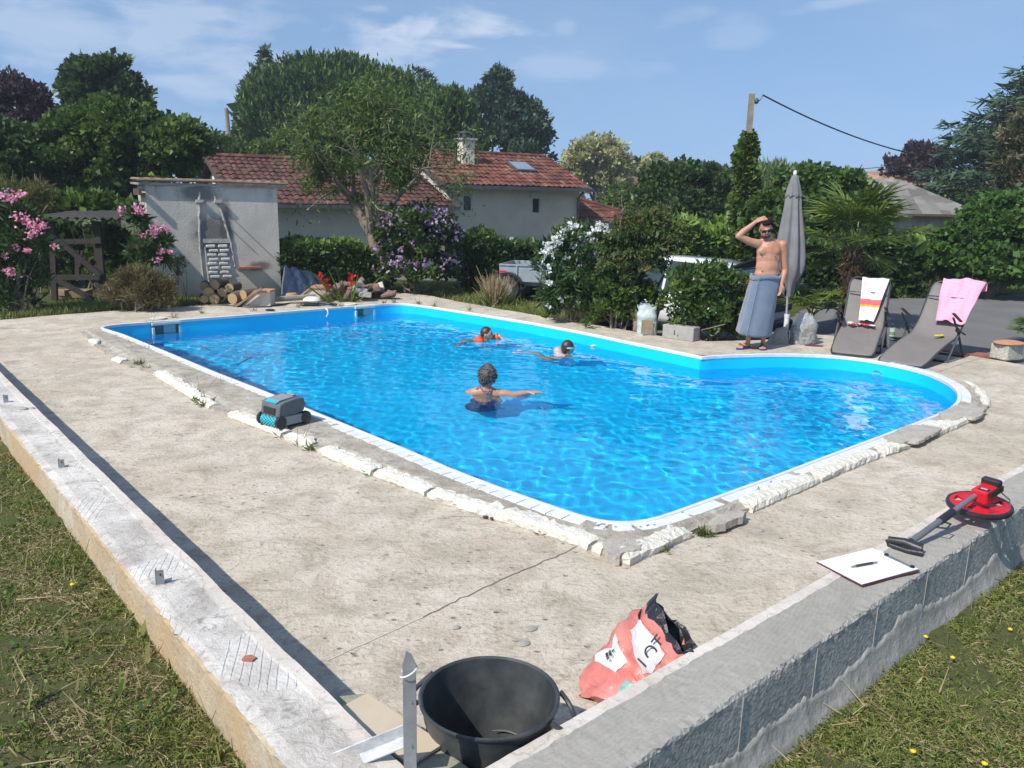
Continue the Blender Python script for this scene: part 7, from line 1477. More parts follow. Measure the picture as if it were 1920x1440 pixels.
# blocks, stones, bits at the right ----------------------------------------------
m_bl2 = simple('grey_block', (.37, .355, .325), .95, (.29, .28, .255), 10, .9, 60, bdist=.006)
a = np.array(W(1240, 631)); c_ = np.array(W(1277, 639)); dl = c_ - a; p = (np.array(W(1240, 631)) + np.array(W(1298, 637))) / 2 + np.array([.0, .06]); b = MB(); b.box((0, 0, .10), (.50, .20, .20), bev=.008); o = b.build('concrete_block', m_bl2); o.location = (2.44, 11.66, 0); o.rotation_euler = (0, 0, R(-40)); tag(o, 'grey concrete building block on the deck between the green sack and the man', 'block')
b = MB(); b.box((-.05, -.1005, .10), (.014, .004, .07)); b.build('slot', m_dark, o)
p = at(1895, 676); root = empty('stone_pillar', (p.x, p.y, 0), R(20), 'rough stone block capped with a terracotta tile at the right edge', 'stone block'); b = MB(); b.box((0, .08, .11), (.30, .26, .22), bev=.02); b.build('stone', m_block, root); b = MB(); b.lathe([(.001, .035), (.12, .028), (.21, .008), (.21, -.004), (.001, -.004)], (0, .06, .225), 20, sy=.8); b.build('terracotta_cap', simple('terracotta', (.52, .27, .14), .85, (.42, .2, .11), 8, .4, 30), root, smooth=True)
b = MB(); P = [W(*q) for q in [(1748, 651), (1800, 660), (1862, 665), (1862, 669), (1800, 665), (1745, 655)]]; b.prism(P, -.02, .018); o = b.build('brick_kerb', simple('red_brick', (.36, .13, .085))); tag(o, 'low red brick edging between the deck and the drive behind the right lounger', 'kerb')
p = at(1672, 630); b = MB(); b.lathe([(.001, 0), (.042, 0), (.042, .12), (.001, .12)], n=18); b.cur = 0; o = b.build('glass_jar', simple('milky_glass', (.55, .62, .50), .2), smooth=True); o.location = (p.x, p.y, 0); tag(o, 'pale jar with a greenish label between the two loungers', 'jar'); b = MB(); b.lathe([(.0425, .02), (.0425, .07)], n=18); b.build('label', simple('green_label', (.18, .34, .12), .6), o)
p = at(1661, 651); b = MB(); b.lathe([(.001, 0), (.062, .0), (.066, .06), (.05, .13), (.034, .17), (.02, .18), (.001, .18)], n=20); o = b.build('sunscreen_bottle', simple('cream_plastic', (.74, .68, .58), .4, (.70, .62, .52), 12), smooth=True); o.location = (p.x, p.y + .05, 0); tag(o, 'rounded cream plastic bottle on the deck beside the left lounger', 'bottle')
p = at(1685, 637); b = MB(); b.box((0, 0, .02), (.16, .08, .03), R(20), bev=.01); o = b.build('black_shoe_sole', m_blk); o.name = 'flip_flop'; o.location = (p.x, p.y, 0); tag(o, 'black flip-flop lying beside the pale jar', 'sandal')
def flip(px, py, rz, sole, label, name='flip_flop', parent=None, z=0):
 p = at(px, py, z); o_ = empty(name, (p.x, p.y, z), rz, label, 'sandal'); b = MB(); b.prism([(.042 * math.cos(a_) * (1 if math.sin(a_) > 0 else .8), .125 * math.sin(a_)) for a_ in np.linspace(0, 6.28, 17)[:-1]], 0, .016); b.build('sole', sole, o_); b = MB(); b.tube([(-.035, -.01, .014), (-.015, .03, .04), (0, .07, .018)], .005, 5); b.tube([(.035, -.01, .014), (.015, .03, .04), (0, .07, .018)], .005, 5); b.build('strap', m_blk, o_); return o_
m_blue = simple('blue_rubber', (.03, .09, .42), .6); m_plum = simple('plum_rubber', (.16, .03, .06), .6)
flip(1526, 649, R(75), m_plum, 'single plum-coloured flip-flop on the deck by the clear sand sack');
p = at(1392, 660, 0);
# ============================================================ BACKGROUND PROPS
m_log_bark = simple('log_bark', (.14, .105, .08), .95, (.08, .06, .048), 14, 1, 30, bdist=.02)
m_log_end, n, l, b_ = new_mat('log_end'); t = NT(m_log_end); wv = n.new('ShaderNodeTexWave'); wv.wave_type = 'RINGS'; wv.rings_direction = 'SPHERICAL'; wv.inputs['Scale'].default_value = 11; wv.inputs['Distortion'].default_value = 3; l.new(t.coord(), wv.inputs['Vector']); l.new(t.mix(t.math('MULTIPLY', wv.outputs['Fac'], .5), (.42, .29, .16), (.26, .17, .095)), b_.inputs['Base Color']); b_.inputs['Roughness'].default_value = .9
def log(px, py, rpx, Y, ang, L_, lab):
 c = atY(px, py, Y); rad = rpx * Y / F * 1.0; root = empty('log', tuple(c), ang, lab, 'log', 'cut logs stacked by the shed');
 b = MB(); b.tube([(0, 0, 0), (0, L_ * .5, .005), (0, L_, 0)], rad, 16, cap=False); b.build('bark', m_log_bark, root, smooth=True)
 for y in (-.001, L_ + .001): b = MB(); b.tube([(0, y - .003, 0), (0, y + .003, 0)], rad * .97, 16); b.build('cut_end', m_log_end, root)
for k, (px, py, rp, dy, a_, lb) in enumerate([(403, 534, 9.5, .0, -.15, 'round log with a pale cut end, topmost of the pile'), (391, 549, 10.5, -.1, .2, 'log second from the left in the middle row of the pile'), (383, 537, 8, .05, .3, 'bark-covered log lying at the upper left of the pile'), (430, 540, 8.5, 0, -.1, 'log with a bright orange cut end at the upper right of the pile'), (417, 548, 8.5, -.02, .1, 'log with a yellowish cut end in the middle of the pile'), (402, 561, 9.5, -.15, .15, 'dark log in the bottom row, second from the left'), (383, 561, 7.5, -.15, .4, 'small round log at the bottom left of the pile'), (436, 560, 10.5, -.15, -.3, 'thick log at the bottom of the pile, right of the middle'), (456, 553, 9.5, -.1, -.5, 'dark red-brown log at the right end of the pile')]): log(px, py, rp, 14.55 + dy, a_, .36, lb)
m_oldwood = simple('old_plank', (.30, .21, .13), .9, (.19, .13, .08), 10, .6, 30); m_terra = simple('terracotta', (.52, .27, .14))
p = atY(466, 558, 14.2); b = MB(); b.box((0, 0, 0), (.62, .10, .035), Matrix.Rotation(R(-35), 3, 'Y') ); o = b.build('plank', m_oldwood); o.location = (p.x, p.y, p.z); tag(o, 'short orange-brown plank leaning on the right end of the log pile', 'plank')
def step_wall(px0, px1, py, Y, label, dz0=.0, wm=None):
 a = atY(px0, py, Y); c_ = atY(px1, py, Y); root = empty('garden_step', (a.x, a.y, GZ), 0, label, 'step wall'); L_ = c_.x - a.x
 b = MB(); b.add([(0, 0, 0), (L_, 0, 0), (L_, .3, 0), (0, .3, 0), (0, 0, .05), (L_ * .5, 0, a.z - GZ), (L_, 0, a.z - GZ), (0, .3, .05), (L_ * .5, .3, a.z - GZ), (L_, .3, a.z - GZ)], [(0, 1, 6, 5, 4), (2, 3, 7, 8, 9), (0, 4, 7, 3), (1, 2, 9, 6), (4, 5, 8, 7), (5, 6, 9, 8), (0, 3, 2, 1)]); b.build('wall', m_strip, root)
 b = MB(); b.add([(-.04, -.03, .045), (L_ * .5, -.03, a.z - GZ + .005), (L_ * 1.02, -.03, a.z - GZ + .005), (-.04, .33, .045), (L_ * .5, .33, a.z - GZ + .005), (L_ * 1.02, .33, a.z - GZ + .005)] + [(-.04, -.03, .08), (L_ * .5, -.03, a.z - GZ + .04), (L_ * 1.02, -.03, a.z - GZ + .04), (-.04, .33, .08), (L_ * .5, .33, a.z - GZ + .04), (L_ * 1.02, .33, a.z - GZ + .04)], [(0, 1, 7, 6), (1, 2, 8, 7), (6, 7, 10, 9), (7, 8, 11, 10), (2, 5, 11, 8), (3, 9, 10, 4), (4, 10, 11, 5), (0, 6, 9, 3), (0, 3, 4, 1), (1, 4, 5, 2)]); b.build('brick_coping', simple('orange_coping', (.50, .27, .14), .85, (.42, .21, .11), 20, .4, 30), root)
step_wall(450, 506, 548, 14.3, 'sloping rendered step edge with an orange coping right of the logs'); step_wall(558, 610, 540, 15.4, 'sloping rendered step edge with an orange coping in front of the blue tarpaulin')
b = MB(); p0 = atY(500, 562, 14.6); b.tube([tuple(atY(490, 563, 14.5)), tuple(atY(590, 556, 15.2))], .05, 8); o = b.build('round_beam', simple('grey_beam', (.34, .31, .27), .9, (.24, .22, .19), 10, .6, 30), smooth=True); tag(o, 'grey half-buried beam lying on the deck edge between the two step edges', 'beam')
p = atY(547, 552, 15.6); b = MB(); b.lathe([(.001, .16), (.10, .16), (.115, .13), (.10, .0), (.001, 0)], n=16); o = b.build('tree_stump', m_log_end, smooth=True); o.location = (p.x, p.y, GZ); tag(o, 'small cut stump standing in front of the blue tarpaulin', 'stump')
# tarpaulin
rr = np.random.default_rng(13); G = np.zeros((22, 16, 3)); a = atY(526, 548, 15.9); c_ = atY(612, 548, 16.3)
for i in range(22):
 for j in range(16): u = i / 21; v = j / 15; G[i, j] = (a.x + (c_.x - a.x) * u, a.y + (c_.y - a.y) * u + v * .7, GZ + (.52 * (1 - u) ** .5 + .1) * math.sin(min(1, v * 1.8) * 1.57) + .03 * math.sin(i * 1.1 + j) + .015 * rr.normal())
b = MB(); b.grid(G); o = b.build('tarpaulin', simple('blue_tarp', (.018, .035, .075), .45, (.03, .05, .10), 5, .8, 8, bdist=.03), smooth=2, solid=.004); tag(o, 'dark blue tarpaulin heaped against the hedge right of the shed', 'tarpaulin')
# heap of broken bricks: every piece its own object
mb1 = simple('brick_brown', (.25, .17, .14), .95, (.16, .11, .09), 14, .7, 40); mb2 = simple('brick_pale', (.52, .49, .45), .95, (.40, .36, .33), 14, .7, 40); mb3 = simple('brick_red', (.30, .15, .12), .95, (.22, .11, .09), 14, .7, 40)
protos = []
for k, mm in enumerate((mb1, mb2, mb3, mb1)):
 b = MB(); b.box((0, 0, 0), (.30 - .05 * k, .15, .055 + .01 * k), bev=.01); protos.append(b.build('masonry_slab', mm))
rr = np.random.default_rng(14); used = [False] * 4; cnt = 0
def place_slab(k, loc, rot, lab, grp):
 global cnt
 if used[k]: o = protos[k].copy(); COL.objects.link(o)
 else: o = protos[k]; used[k] = True
 o.location = loc; o.rotation_euler = rot; tag(o, lab, 'rubble', grp); cnt += 1
for k in range(34):
 u = rr.random(); px = 610 + 62 * u; hh = 35 * math.sin(min(1, u * 1.35) * 1.9) ; py = 558 - rr.random() * max(3, hh) * .9; Yb = 15.3 + .35 * rr.random(); c = atY(px, py, Yb); c.z = max(c.z, GZ + .03); kk = int(rr.choice([0, 1, 2, 3], p=[.4, .15, .2, .25])); place_slab(kk, c, (rr.normal() * .3, -R(35) + rr.normal() * .35, rr.normal() * .5), 'broken masonry slab in the left, steeper rubble heap', 'slabs in the left rubble heap')
for k in range(30):
 u = rr.random(); px = 672 + 62 * u; hh = 24 * math.sin(.5 + u * 2.2); py = 556 - rr.random() * max(3, hh) * .9; Yb = 15.7 + .4 * rr.random(); c = atY(px, py, Yb); c.z = max(c.z, GZ + .03); kk = int(rr.choice([0, 1, 2, 3], p=[.4, .1, .25, .25])); place_slab(kk, c, (rr.normal() * .25, rr.normal() * .45, rr.normal() * .8), 'broken masonry slab in the right, lower rubble heap', 'slabs in the right rubble heap')
for (px, py, lb) in ((684, 552, 'white-faced rubble block at the front of the heap, lower one'), (677, 545, 'white-faced rubble block at the front of the heap, upper one')): b = MB(); c = atY(px, py, 15.35); b.box((0, 0, 0), (.24, .16, .10), bev=.015); o = b.build('masonry_block', mb2); o.location = c; o.rotation_euler = (0, .1, .3); tag(o, lb, 'rubble')
# gladioli
def gladiolus(px, py, tx, ty, Y, lab, fl):
 p = atY(px, py, Y); tpp = atY(tx, ty, Y); root = empty('gladiolus', (p.x, p.y, GZ), 0, lab, 'flower', None); b = MB(); b.tube([(p.x, p.y, GZ), tuple(p.lerp(tpp, .5)), tuple(tpp)], [.008, .007, .003], 5); b.build('stem', lm_light, root, world=True); r = np.random.default_rng(int(px)); t_ = fl[0] + (fl[1] - fl[0]) * r.random(60); C = np.array([tuple(p.lerp(tpp, q)) for q in t_]) + r.normal(size=(60, 3)) * .02
 if fl[1] > fl[0]: V, k = cards(C, .05, .035, r, np.array([0, -.3, 0]), 1, shape='hex'); raw_mesh('flowers', V, k, leafmat('flower_red', [(.50, .006, .008), (.70, .015, .015), (.8, .06, .05)], .3), root, {'rnd': np.repeat(r.random(60), k)})
 C = np.array([[p.x, p.y, GZ]] * 10); V, k = cards(C, .5, .03, r, np.array(tpp - p) * 1.2, .25, shape='blade'); raw_mesh('leaves', V, k, lm_light, root, {'rnd': np.repeat(r.random(10), k)})
gladiolus(626, 552, 596, 508, 15.1, 'red gladiolus leaning left behind the rubble', (.25, .85)); gladiolus(657, 545, 664, 497, 15.2, 'upright red gladiolus behind the rubble', (.15, .62)); gladiolus(645, 545, 629, 504, 15.2, 'gladiolus stem in green bud between the two red ones', (.5, .5))
# cable, white gadgets on the far deck
b = MB(); cp_ = [(395, 571), (430, 573), (470, 576), (505, 575), (525, 571), (545, 568), (575, 568), (610, 569), (628, 571)]; b.tube([tuple(at(x, y, .012)) for x, y in cp_], .012, 6); o = b.build('black_cable', simple('black_rubber_cable', (.02, .02, .02), .5), smooth=True); tag(o, 'black cable lying on the deck beyond the far pool rim', 'cable')
p = at(585, 574, 0); root = empty('pool_float', (p.x, p.y, 0), 0, 'white round pool device with a black underside lying beside the black cable', 'pool device'); b = MB(); b.lathe([(.001, .165), (.10, .155), (.155, .12), (.165, .09), (.12, .075), (.001, .075)], n=24, sy=.8, c=(-.02, .1, 0)); b.build('dome', m_white_pl, root, smooth=True); b = MB(); b.box((0, .02, .035), (.24, .14, .05), R(10), bev=.015); b.tube([(.1, .05, .07), (.32, .02, .04), (.42, .1, .02)], .025, 8); b.ell((-.13, -.05, .03), (.07, .04, .03)); b.build('black_underside', m_blk, root, smooth=True)
for (px, py, lb) in ((656, 572, 'flat pale disc lid on the deck behind the right skimmer'), (295, 599, 'flat pale disc lid on the deck behind the left skimmer')): p = at(px, py, 0); b = MB(); b.lathe([(.001, .018), (.12, .016), (.125, 0)], n=24); o = b.build('skimmer_lid', m_strip, smooth=True); o.location = (p.x, p.y + .05, .006); tag(o, lb, 'lid')
b = MB(); b.tube([tuple(at(611, 579, .055)), tuple(at(614, 581, .04)), tuple(atY(615, 588, at(611, 579, .05).y - .08)), tuple(atY(612, 594, at(611, 579, .05).y - .06))], .012, 6); o = b.build('hanging_hose', m_white_pl, smooth=True); tag(o, 'short white hose hanging over the far pool rim into the water', 'hose')
p = at(505, 584, 0); b = MB(); b.ell((0, .05, .02), (.09, .03, .02)); o = b.build('dark_stone', m_dark, smooth=True); o.location = (p.x, p.y, 0); tag(o, 'small dark flat object on the deck by the far rim, left of the white device', 'stone')
b = MB(); p = atY(317, 578, at(317, 581, 0).y); b.box((0, 0, .04), (.04, .04, .09), R(20)); o = b.build('wooden_peg', simple('pale_peg', (.6, .56, .46), .9)); o.location = (p.x, p.y, 0); tag(o, 'short pale peg at the deck edge below the broom-like bush', 'peg')
p = at(759, 549, 0); b = MB(); b.box((0, 0, .05), (.04, .04, .10)); o = b.build('wooden_peg', m_stonegrey); o.location = (p.x, p.y, 0); tag(o, 'short grey peg at the far corner of the deck', 'peg')
# plank shelter at left -------------------------------------------------------------
Ys = 14.6; sp = atY(100, 560, Ys); shel = empty('plank_shelter', (sp.x, sp.y, GZ), 0, 'dark open timber shelter with a wavy roof behind the pink oleander', 'shelter'); m_gw = simple('grey_timber', (.045, .038, .032), .9, (.028, .024, .02), 12, .6, 30)
def beam(pts, w, name='beam', Yd=0, dd=.06):
 b = MB(); A = [atY(x, y, Ys + Yd) for x, y in pts]; a, c_ = A; d = c_ - a; L_ = d.length; ang = math.atan2(d.x, d.z); b.box(tuple((a + c_) / 2), (w * Ys / F, dd, L_), Matrix.Rotation(ang, 3, 'Y')); b.build(name, m_gw, shel, world=True)
beam([(97, 415), (103, 563)], 10, 'post'); beam([(182, 415), (194, 563)], 12, 'post'); beam([(97, 453), (190, 452)], 9, dd=.05, Yd=-.06); beam([(100, 520), (194, 520)], 9, Yd=-.06); beam([(115, 455), (190, 518)], 9, 'brace', -.1); beam([(145, 460), (146, 520)], 8, 'batten', .02); beam([(108, 525), (175, 562)], 9, 'brace', -.1); beam([(150, 500), (155, 470)], 4, 'batten', -.02)
beam([(98, 418), (102, 555)], 9, 'post', 1.3); beam([(180, 418), (184, 555)], 9, 'post', 1.3)
G = np.zeros((60, 8, 3)); a = atY(58, 408, Ys - .25); c_ = atY(238, 410, Ys - .25)
for i in range(60):
 for j in range(8): u = i / 59; v = j / 7; G[i, j] = (a.x + (c_.x - a.x) * u, Ys - .25 + 1.7 * v, a.z + (c_.z - a.z) * u + .022 * math.sin(u * 2 * math.pi * 11) + .10 * v)
b = MB(); b.grid(G[::-1]); b.build('corrugated_roof', simple('old_corrugated', (.075, .07, .055), .9, (.04, .04, .032), 8, .6, 30), shel, world=True, smooth=2, solid=.012)
for (px, w_, py, n_) in ((135, 60, 555, 0),): b = MB(); b.box(tuple(atY(140, 550, Ys + .7)), (.5, .5, .12), .2); b.box(tuple(atY(115, 548, Ys + .5)), (.3, .2, .10), -.2); b.build('stored_blocks', m_oldwood, shel, world=True)
b = MB(); b.tube([tuple(atY(188, 548, Ys - .3)), tuple(atY(222, 560, Ys - .5))], .018, 6); o = b.build('broken_stick', m_oldwood); tag(o, 'thin broken stick sticking out right of the timber shelter', 'stick')
# trailer ------------------------------------------------------------------------------
tp0 = at(940, 566, GZ); trl = empty('car_trailer', (tp0.x, tp0.y, GZ), R(-14), 'small galvanised box trailer half hidden by the white oleander', 'trailer'); m_zn = simple('trailer_zinc', (.36, .40, .42), .5, (.27, .30, .32), 6, .2, 20, metal=.4)
b = MB(); b.box((.75, .6, .42), (1.6, 1.1, .03)); [b.box((.75, y, .58), (1.6, .03, .34)) for y in (.05, 1.15)]; [b.box((x, .6, .58), (.03, 1.1, .34)) for x in (-.05, 1.55)]; b.build('box_body', m_zn, trl, bevel=.004)
b = MB(); [b.box((.75, .025, z), (1.62, .03, .03)) for z in (.43, .74)]; [b.box((x, .02, .58), (.03, .03, .34)) for x in (.3, .9)]; b.box((.75, .6, .36), (1.5, .9, .06)); b.build('rails', m_zn, trl)
b = MB(); b.box((.02, -.0, .60), (.13, .02, .05)); b.build('tail_lamp', m_red, trl)
for y in (-.06, 1.24): b = MB(); b.lathe([(.001, -.07), (.12, -.07), (.25, -.06), (.27, -.04), (.27, .04), (.25, .06), (.001, .06)], (.12, y, .27), 24, rot=Matrix.Rotation(R(90), 3, 'X')); w_ = b.build('wheel', m_blk, trl, smooth=True); b = MB(); b.lathe([(.001, .075), (.13, .072)], (.12, y, .27), 20, rot=Matrix.Rotation(R(90), 3, 'X')); b.build('rim', m_zn, w_, smooth=True)
G = np.zeros((10, 2, 3));
for i in range(10): a_ = math.pi * (.05 + .9 * i / 9); G[i, 0] = (.12 + .34 * math.cos(a_), -.16, .27 + .33 * math.sin(a_)); G[i, 1] = (.12 + .34 * math.cos(a_), .03, .27 + .33 * math.sin(a_))
b = MB(); b.grid(G); b.build('mudguard', m_blk, trl, smooth=2, solid=.012); b = MB(); b.tube([(1.55, .6, .38), (2.6, .6, .40)], .035, 8); b.build('drawbar', m_zn, trl)
b = MB(); pj = atY(1022, 520, 15.2); pt2 = atY(1022, 450, 15.2); b.tube([(pj.x, pj.y, GZ), tuple(pt2)], .03, 8); b.tube([tuple(atY(1010, 453, 15.2)), tuple(atY(1034, 455, 15.2))], .02, 6); o = b.build('washing_line_post', m_zn, smooth=True); tag(o, 'grey T-shaped post rising above the hedge beside the white oleander', 'post')
b = MB(); b.box(tuple(atY(1046, 466, 15.6)), (.28, .04, .34), .1); o = b.build('blue_panel', simple('pale_blue_board', (.42, .55, .66), .6)); tag(o, 'pale blue panel glimpsed behind the white oleander', 'panel')
# cars -----------------------------------------------------------------------------------
m_carw = simple('white_car_paint', (.78, .78, .80), .25, (.76, .76, .78), 2, coat=.6); m_carb = simple('dark_car_paint', (.010, .011, .014), .55, (.013, .014, .018), 2, spec=.2); m_cglass = simple('car_glass', (.03, .05, .06), .06, (.04, .06, .07), 2)
def car(name, label, loc, rz, L_, Wd, H_, paint, hatch=False):
 root = empty(name, loc, rz, label, 'car'); h = H_; st = [(-L_ / 2, .36 * h, .50 * h, .80), (-L_ / 2 + .08, .20 * h, .60 * h, .92), (-L_ / 2 + .6, .16 * h, .64 * h, .98), (-.30 * L_ + .2, .16 * h, .66 * h, 1), (.25 * L_, .16 * h, .66 * h, 1), (L_ / 2 - .25, .18 * h, .64 * h, .96), (L_ / 2 - .03, .22 * h, .56 * h, .90), (L_ / 2, .30 * h, .48 * h, .84)]
 G = []
 for (x, z0, z1, w) in st:
  hw2 = Wd / 2 * w; G.append([(x, -hw2 * .9, z0), (x, -hw2, z0 + (z1 - z0) * .3), (x, -hw2, z0 + (z1 - z0) * .7), (x, -hw2 * .93, z1 - .02), (x, -hw2 * .8, z1), (x, hw2 * .8, z1), (x, hw2 * .93, z1 - .02), (x, hw2, z0 + (z1 - z0) * .7), (x, hw2, z0 + (z1 - z0) * .3), (x, hw2 * .9, z0)])
 b = MB(); b.grid(np.array(G)[::-1], closed=True); b.add(G[0], [list(range(10))]); b.add(G[-1], [list(range(9, -1, -1))]); b.build('body', paint, root, smooth=2, sub=1)
 cab = [(-.44 * L_, .64 * h, .66 * h, .84), (-.36 * L_, .64 * h, .92 * h, .76), (-.22 * L_, .64 * h, .99 * h, .74), (.02 * L_, .64 * h, 1.0 * h, .74), (.14 * L_, .64 * h, .93 * h, .76), (.30 * L_, .64 * h, .66 * h, .84)]
 G = [[(x, -Wd / 2 * .93, z0), (x, -Wd / 2 * w, z1), (x, Wd / 2 * w, z1), (x, Wd / 2 * .93, z0)] for (x, z0, z1, w) in cab]; b = MB(); b.grid(np.array(G)[::-1]); b.build('glasshouse', m_cglass, root, smooth=True)
 b = MB(); Gr = [[(x, -Wd / 2 * w * 1.02, z1 + .012), (x, 0, z1 + .035), (x, Wd / 2 * w * 1.02, z1 + .012)] for (x, z0, z1, w) in cab[1:5]]; b.grid(np.array(Gr)[::-1]); b.build('roof', paint, root, smooth=2, solid=.02)
 for s in (-1, 1):
  for i0_ in (0, 4): A = cab[i0_]; B_ = cab[i0_ + 1]; b = MB(); b.tube([(A[0], s * Wd / 2 * .93, A[1]), (B_[0], s * Wd / 2 * B_[3], B_[2])], .035, 6); b.build('pillar', paint, root)
  b = MB(); b.tube([(-.1 * L_, s * Wd / 2 * .94, .64 * h), (-.1 * L_, s * Wd / 2 * .755, .985 * h)], .03, 6); b.build('pillar', paint, root)
  b = MB(); b.box((.20 * L_, s * (Wd / 2 + .06), .70 * h), (.10, .12, .09), bev=.02); b.build('mirror', paint, root); simple('tail_lamp_red', (.60, .01, .02), .2)
  for x in (-.31 * L_, .31 * L_):
   b = MB(); b.lathe([(.001, -.1), (.2, -.1), (.30, -.09), (.32, -.06), (.32, .06), (.30, .09), (.001, .09)], (x, s * Wd * .45, .32), 28, rot=Matrix.Rotation(R(90), 3, 'X')); w_ = b.build('wheel', m_blk, root, smooth=True); b = MB(); b.lathe([(.001, .0), (.19, -.02)], (x, s * (Wd * .45 + .1), .32), 20, rot=Matrix.Rotation(R(-90 * s), 3, 'X')); b.build('rim', m_zn, w_, smooth=True)
 b = MB(); b.box((-L_ / 2 - .0, 0, .27 * h), (.16, Wd * .9, .2), bev=.03); b.build('bumper', m_blk, root)
 return root
rc = atY(1446, 540, 14.0); cx, cy = rc.x - 1.48, rc.y + 1.48
wc_ = car('parked_car', 'white car with its dark tailgate raised, half hidden behind the round bush and the man', (cx, cy, -.55), R(135), 4.2, 1.72, 1.47, m_carw); h = 1.47
b = MB(); b.box((-2.12, 0, .70 * h), (.16, 1.28, .50 * h), bev=.02); b.build('cargo_shade', m_blk, wc_)  # black box put in for the shade inside the open boot
b = MB(); b.box((-2.15, 0, 1.10 * h), (1.0, 1.30, .06), Matrix.Rotation(R(22), 3, 'Y'), bev=.02); b.build('tailgate', m_carb, wc_)
b = MB(); [b.box((-2.12, s_ * .76, .80 * h), (.14, .14, .30), bev=.03) for s_ in (1,)]; b.build('tail_lamp', MATS['tail_lamp_red'], wc_); b = MB(); b.box((-2.12, -.76, .80 * h), (.14, .14, .30), bev=.03); b.build('tail_lamp', MATS['tail_lamp_red'], wc_)
# ============================================================ PEOPLE
m_skin, n, l, b_ = new_mat('tanned_skin'); t = NT(m_skin); l.new(t.mix(t.ramp(t.noise(9, 4, .5), [(.35, 0), (.7, 1)]), (.52, .26, .165), (.45, .21, .125)), b_.inputs['Base Color']); b_.inputs['Roughness'].default_value = .48; b_.inputs['Subsurface Weight'].default_value = .12; b_.inputs['Subsurface Radius'].default_value = (.02, .008, .004); b_.inputs['Specular IOR Level'].default_value = .4
m_skin2 = simple('fair_skin', (.56, .29, .20), .4, (.50, .25, .17), 9); m_hair = simple('dark_hair', (.012, .009, .008), .85, (.025, .018, .014), 30, .9, 120, bdist=.004, spec=.1); m_hair2 = simple('wet_brown_hair', (.07, .04, .026), .35, (.03, .018, .012), 40, .9, 140, bdist=.004); m_hairg = simple('grey_hair', (.060, .050, .044), .6, (.13, .115, .10), 22, 1, 60, bdist=.01)
def limb(b, pts, rad, n=12):
 b.tube(pts, rad, n)
 for p, r_ in zip(pts, rad): b.ell(tuple(p), r_, n=n, m=8)
def flesh(b, name, mat, parent, voxel=.009, sm=6, fac=.5):
 o = b.build(name, mat, parent, world=True); md = o.modifiers.new('remesh', 'REMESH'); md.mode = 'VOXEL'; md.voxel_size = voxel; md.use_smooth_shade = True; o.cycles.is_caustics_receiver = True; s = o.modifiers.new('smooth', 'SMOOTH'); s.factor = fac; s.iterations = sm; return o
def hand(b, wrist, dirv, palm_n, size=1.0, curl=.35, thumb=1):
 """palm and five fingers; dirv points from the wrist to the knuckles"""
 d = Vector(dirv).normalized(); nrm = Vector(palm_n); nrm = (nrm - d * nrm.dot(d)).normalized(); s = d.cross(nrm) * thumb; w = Vector(wrist); L_ = .085 * size
 for k in range(4): u = (k - 1.5) * .019 * size; limb(b, [w + s * u * .6 + d * .01, w + s * u + d * L_], [.014 * size, .0125 * size], 8)
 for k, fl_ in enumerate((.072, .080, .075, .058)):
  u = (k - 1.5) * .020 * size; p = w + s * u + d * L_; dd = d.copy(); pts = [p]
  for q in range(3): dd = (dd + nrm * curl * (.35 + .3 * q)).normalized(); p = p + dd * fl_ * size / 3 * (1.15 - .12 * q); pts.append(p)
  limb(b, pts, [.0095 * size, .009 * size, .0083 * size, .0070 * size], 8)
 tdir = (d * .55 - s * .75 + nrm * .35).normalized(); p = w - s * .022 * size + d * .02 * size; limb(b, [p, p + tdir * .035 * size, p + (tdir + d * .5).normalized() * .065 * size], [.013 * size, .0105 * size, .008 * size], 8)
# the man ---------------------------------------------------------------------
YM = 11.0; Pm = lambda x, y, dy=0: Vector(atY(x, y, YM + dy)); mfoot = at(1412, 655)
man = empty('person', (mfoot.x, mfoot.y, 0), 0, 'bare-chested man in sunglasses wrapped in a grey-blue towel, one hand on his head', 'person')
b = MB()
HS = 1.1; neck = Pm(1443, 447, .02); hc_ = Pm(1436, 427, -.03); tl = Matrix.Rotation(R(-12), 3, 'Y') @ Matrix.Rotation(R(22), 3, 'X')
b.ell(tuple(hc_ + Vector((0, 0, 0.0132))), (0.0836, 0.1045, 0.1078), tl, 16, 12); b.ell(tuple(hc_ + tl @ Vector((-0.0132, -0.0275, -0.0572))), (0.0638, 0.0748, 0.0726), tl, 14, 10); b.ell(tuple(hc_ + tl @ Vector((-0.0198, -0.066, -0.0968))), (0.0352, 0.033, 0.0286), tl)
b.ell(tuple(hc_ + tl @ Vector((-0.0242, -0.11, -0.0242))), (0.0143, 0.0198, 0.0264), tl); b.ell(tuple(hc_ + tl @ Vector((-0.022, -0.099, 0.011))), (0.055, 0.0132, 0.0132), tl); b.ell(tuple(hc_ + tl @ Vector((0.0836, 0, -0.0165))), (0.0132, 0.022, 0.033), tl); b.ell(tuple(hc_ + tl @ Vector((-0.0836, 0, -0.0165))), (0.0132, 0.022, 0.033), tl)
b.ell(tuple(hc_ + tl @ Vector((-0.022, -0.099, -0.0638))), (0.0242, 0.0132, 0.0099), tl)
limb(b, [neck + Vector((0, .015, -.03)), hc_ + Vector((.012, .015, -.05))], [.060, .056])
sl_ = Pm(1419, 457, .0); sr_ = Pm(1467, 459, .0)
limb(b, [sl_ + Vector((.02, .01, .0)), neck + Vector((0, .02, -.05)), sr_ + Vector((-.02, .01, 0))], [.056, .068, .056]); limb(b, [neck + Vector((0, .02, -.015)), sl_ + Vector((.07, .01, .03))], [.045, .04]); limb(b, [neck + Vector((0, .02, -.015)), sr_ + Vector((-.07, .01, .03))], [.045, .04])
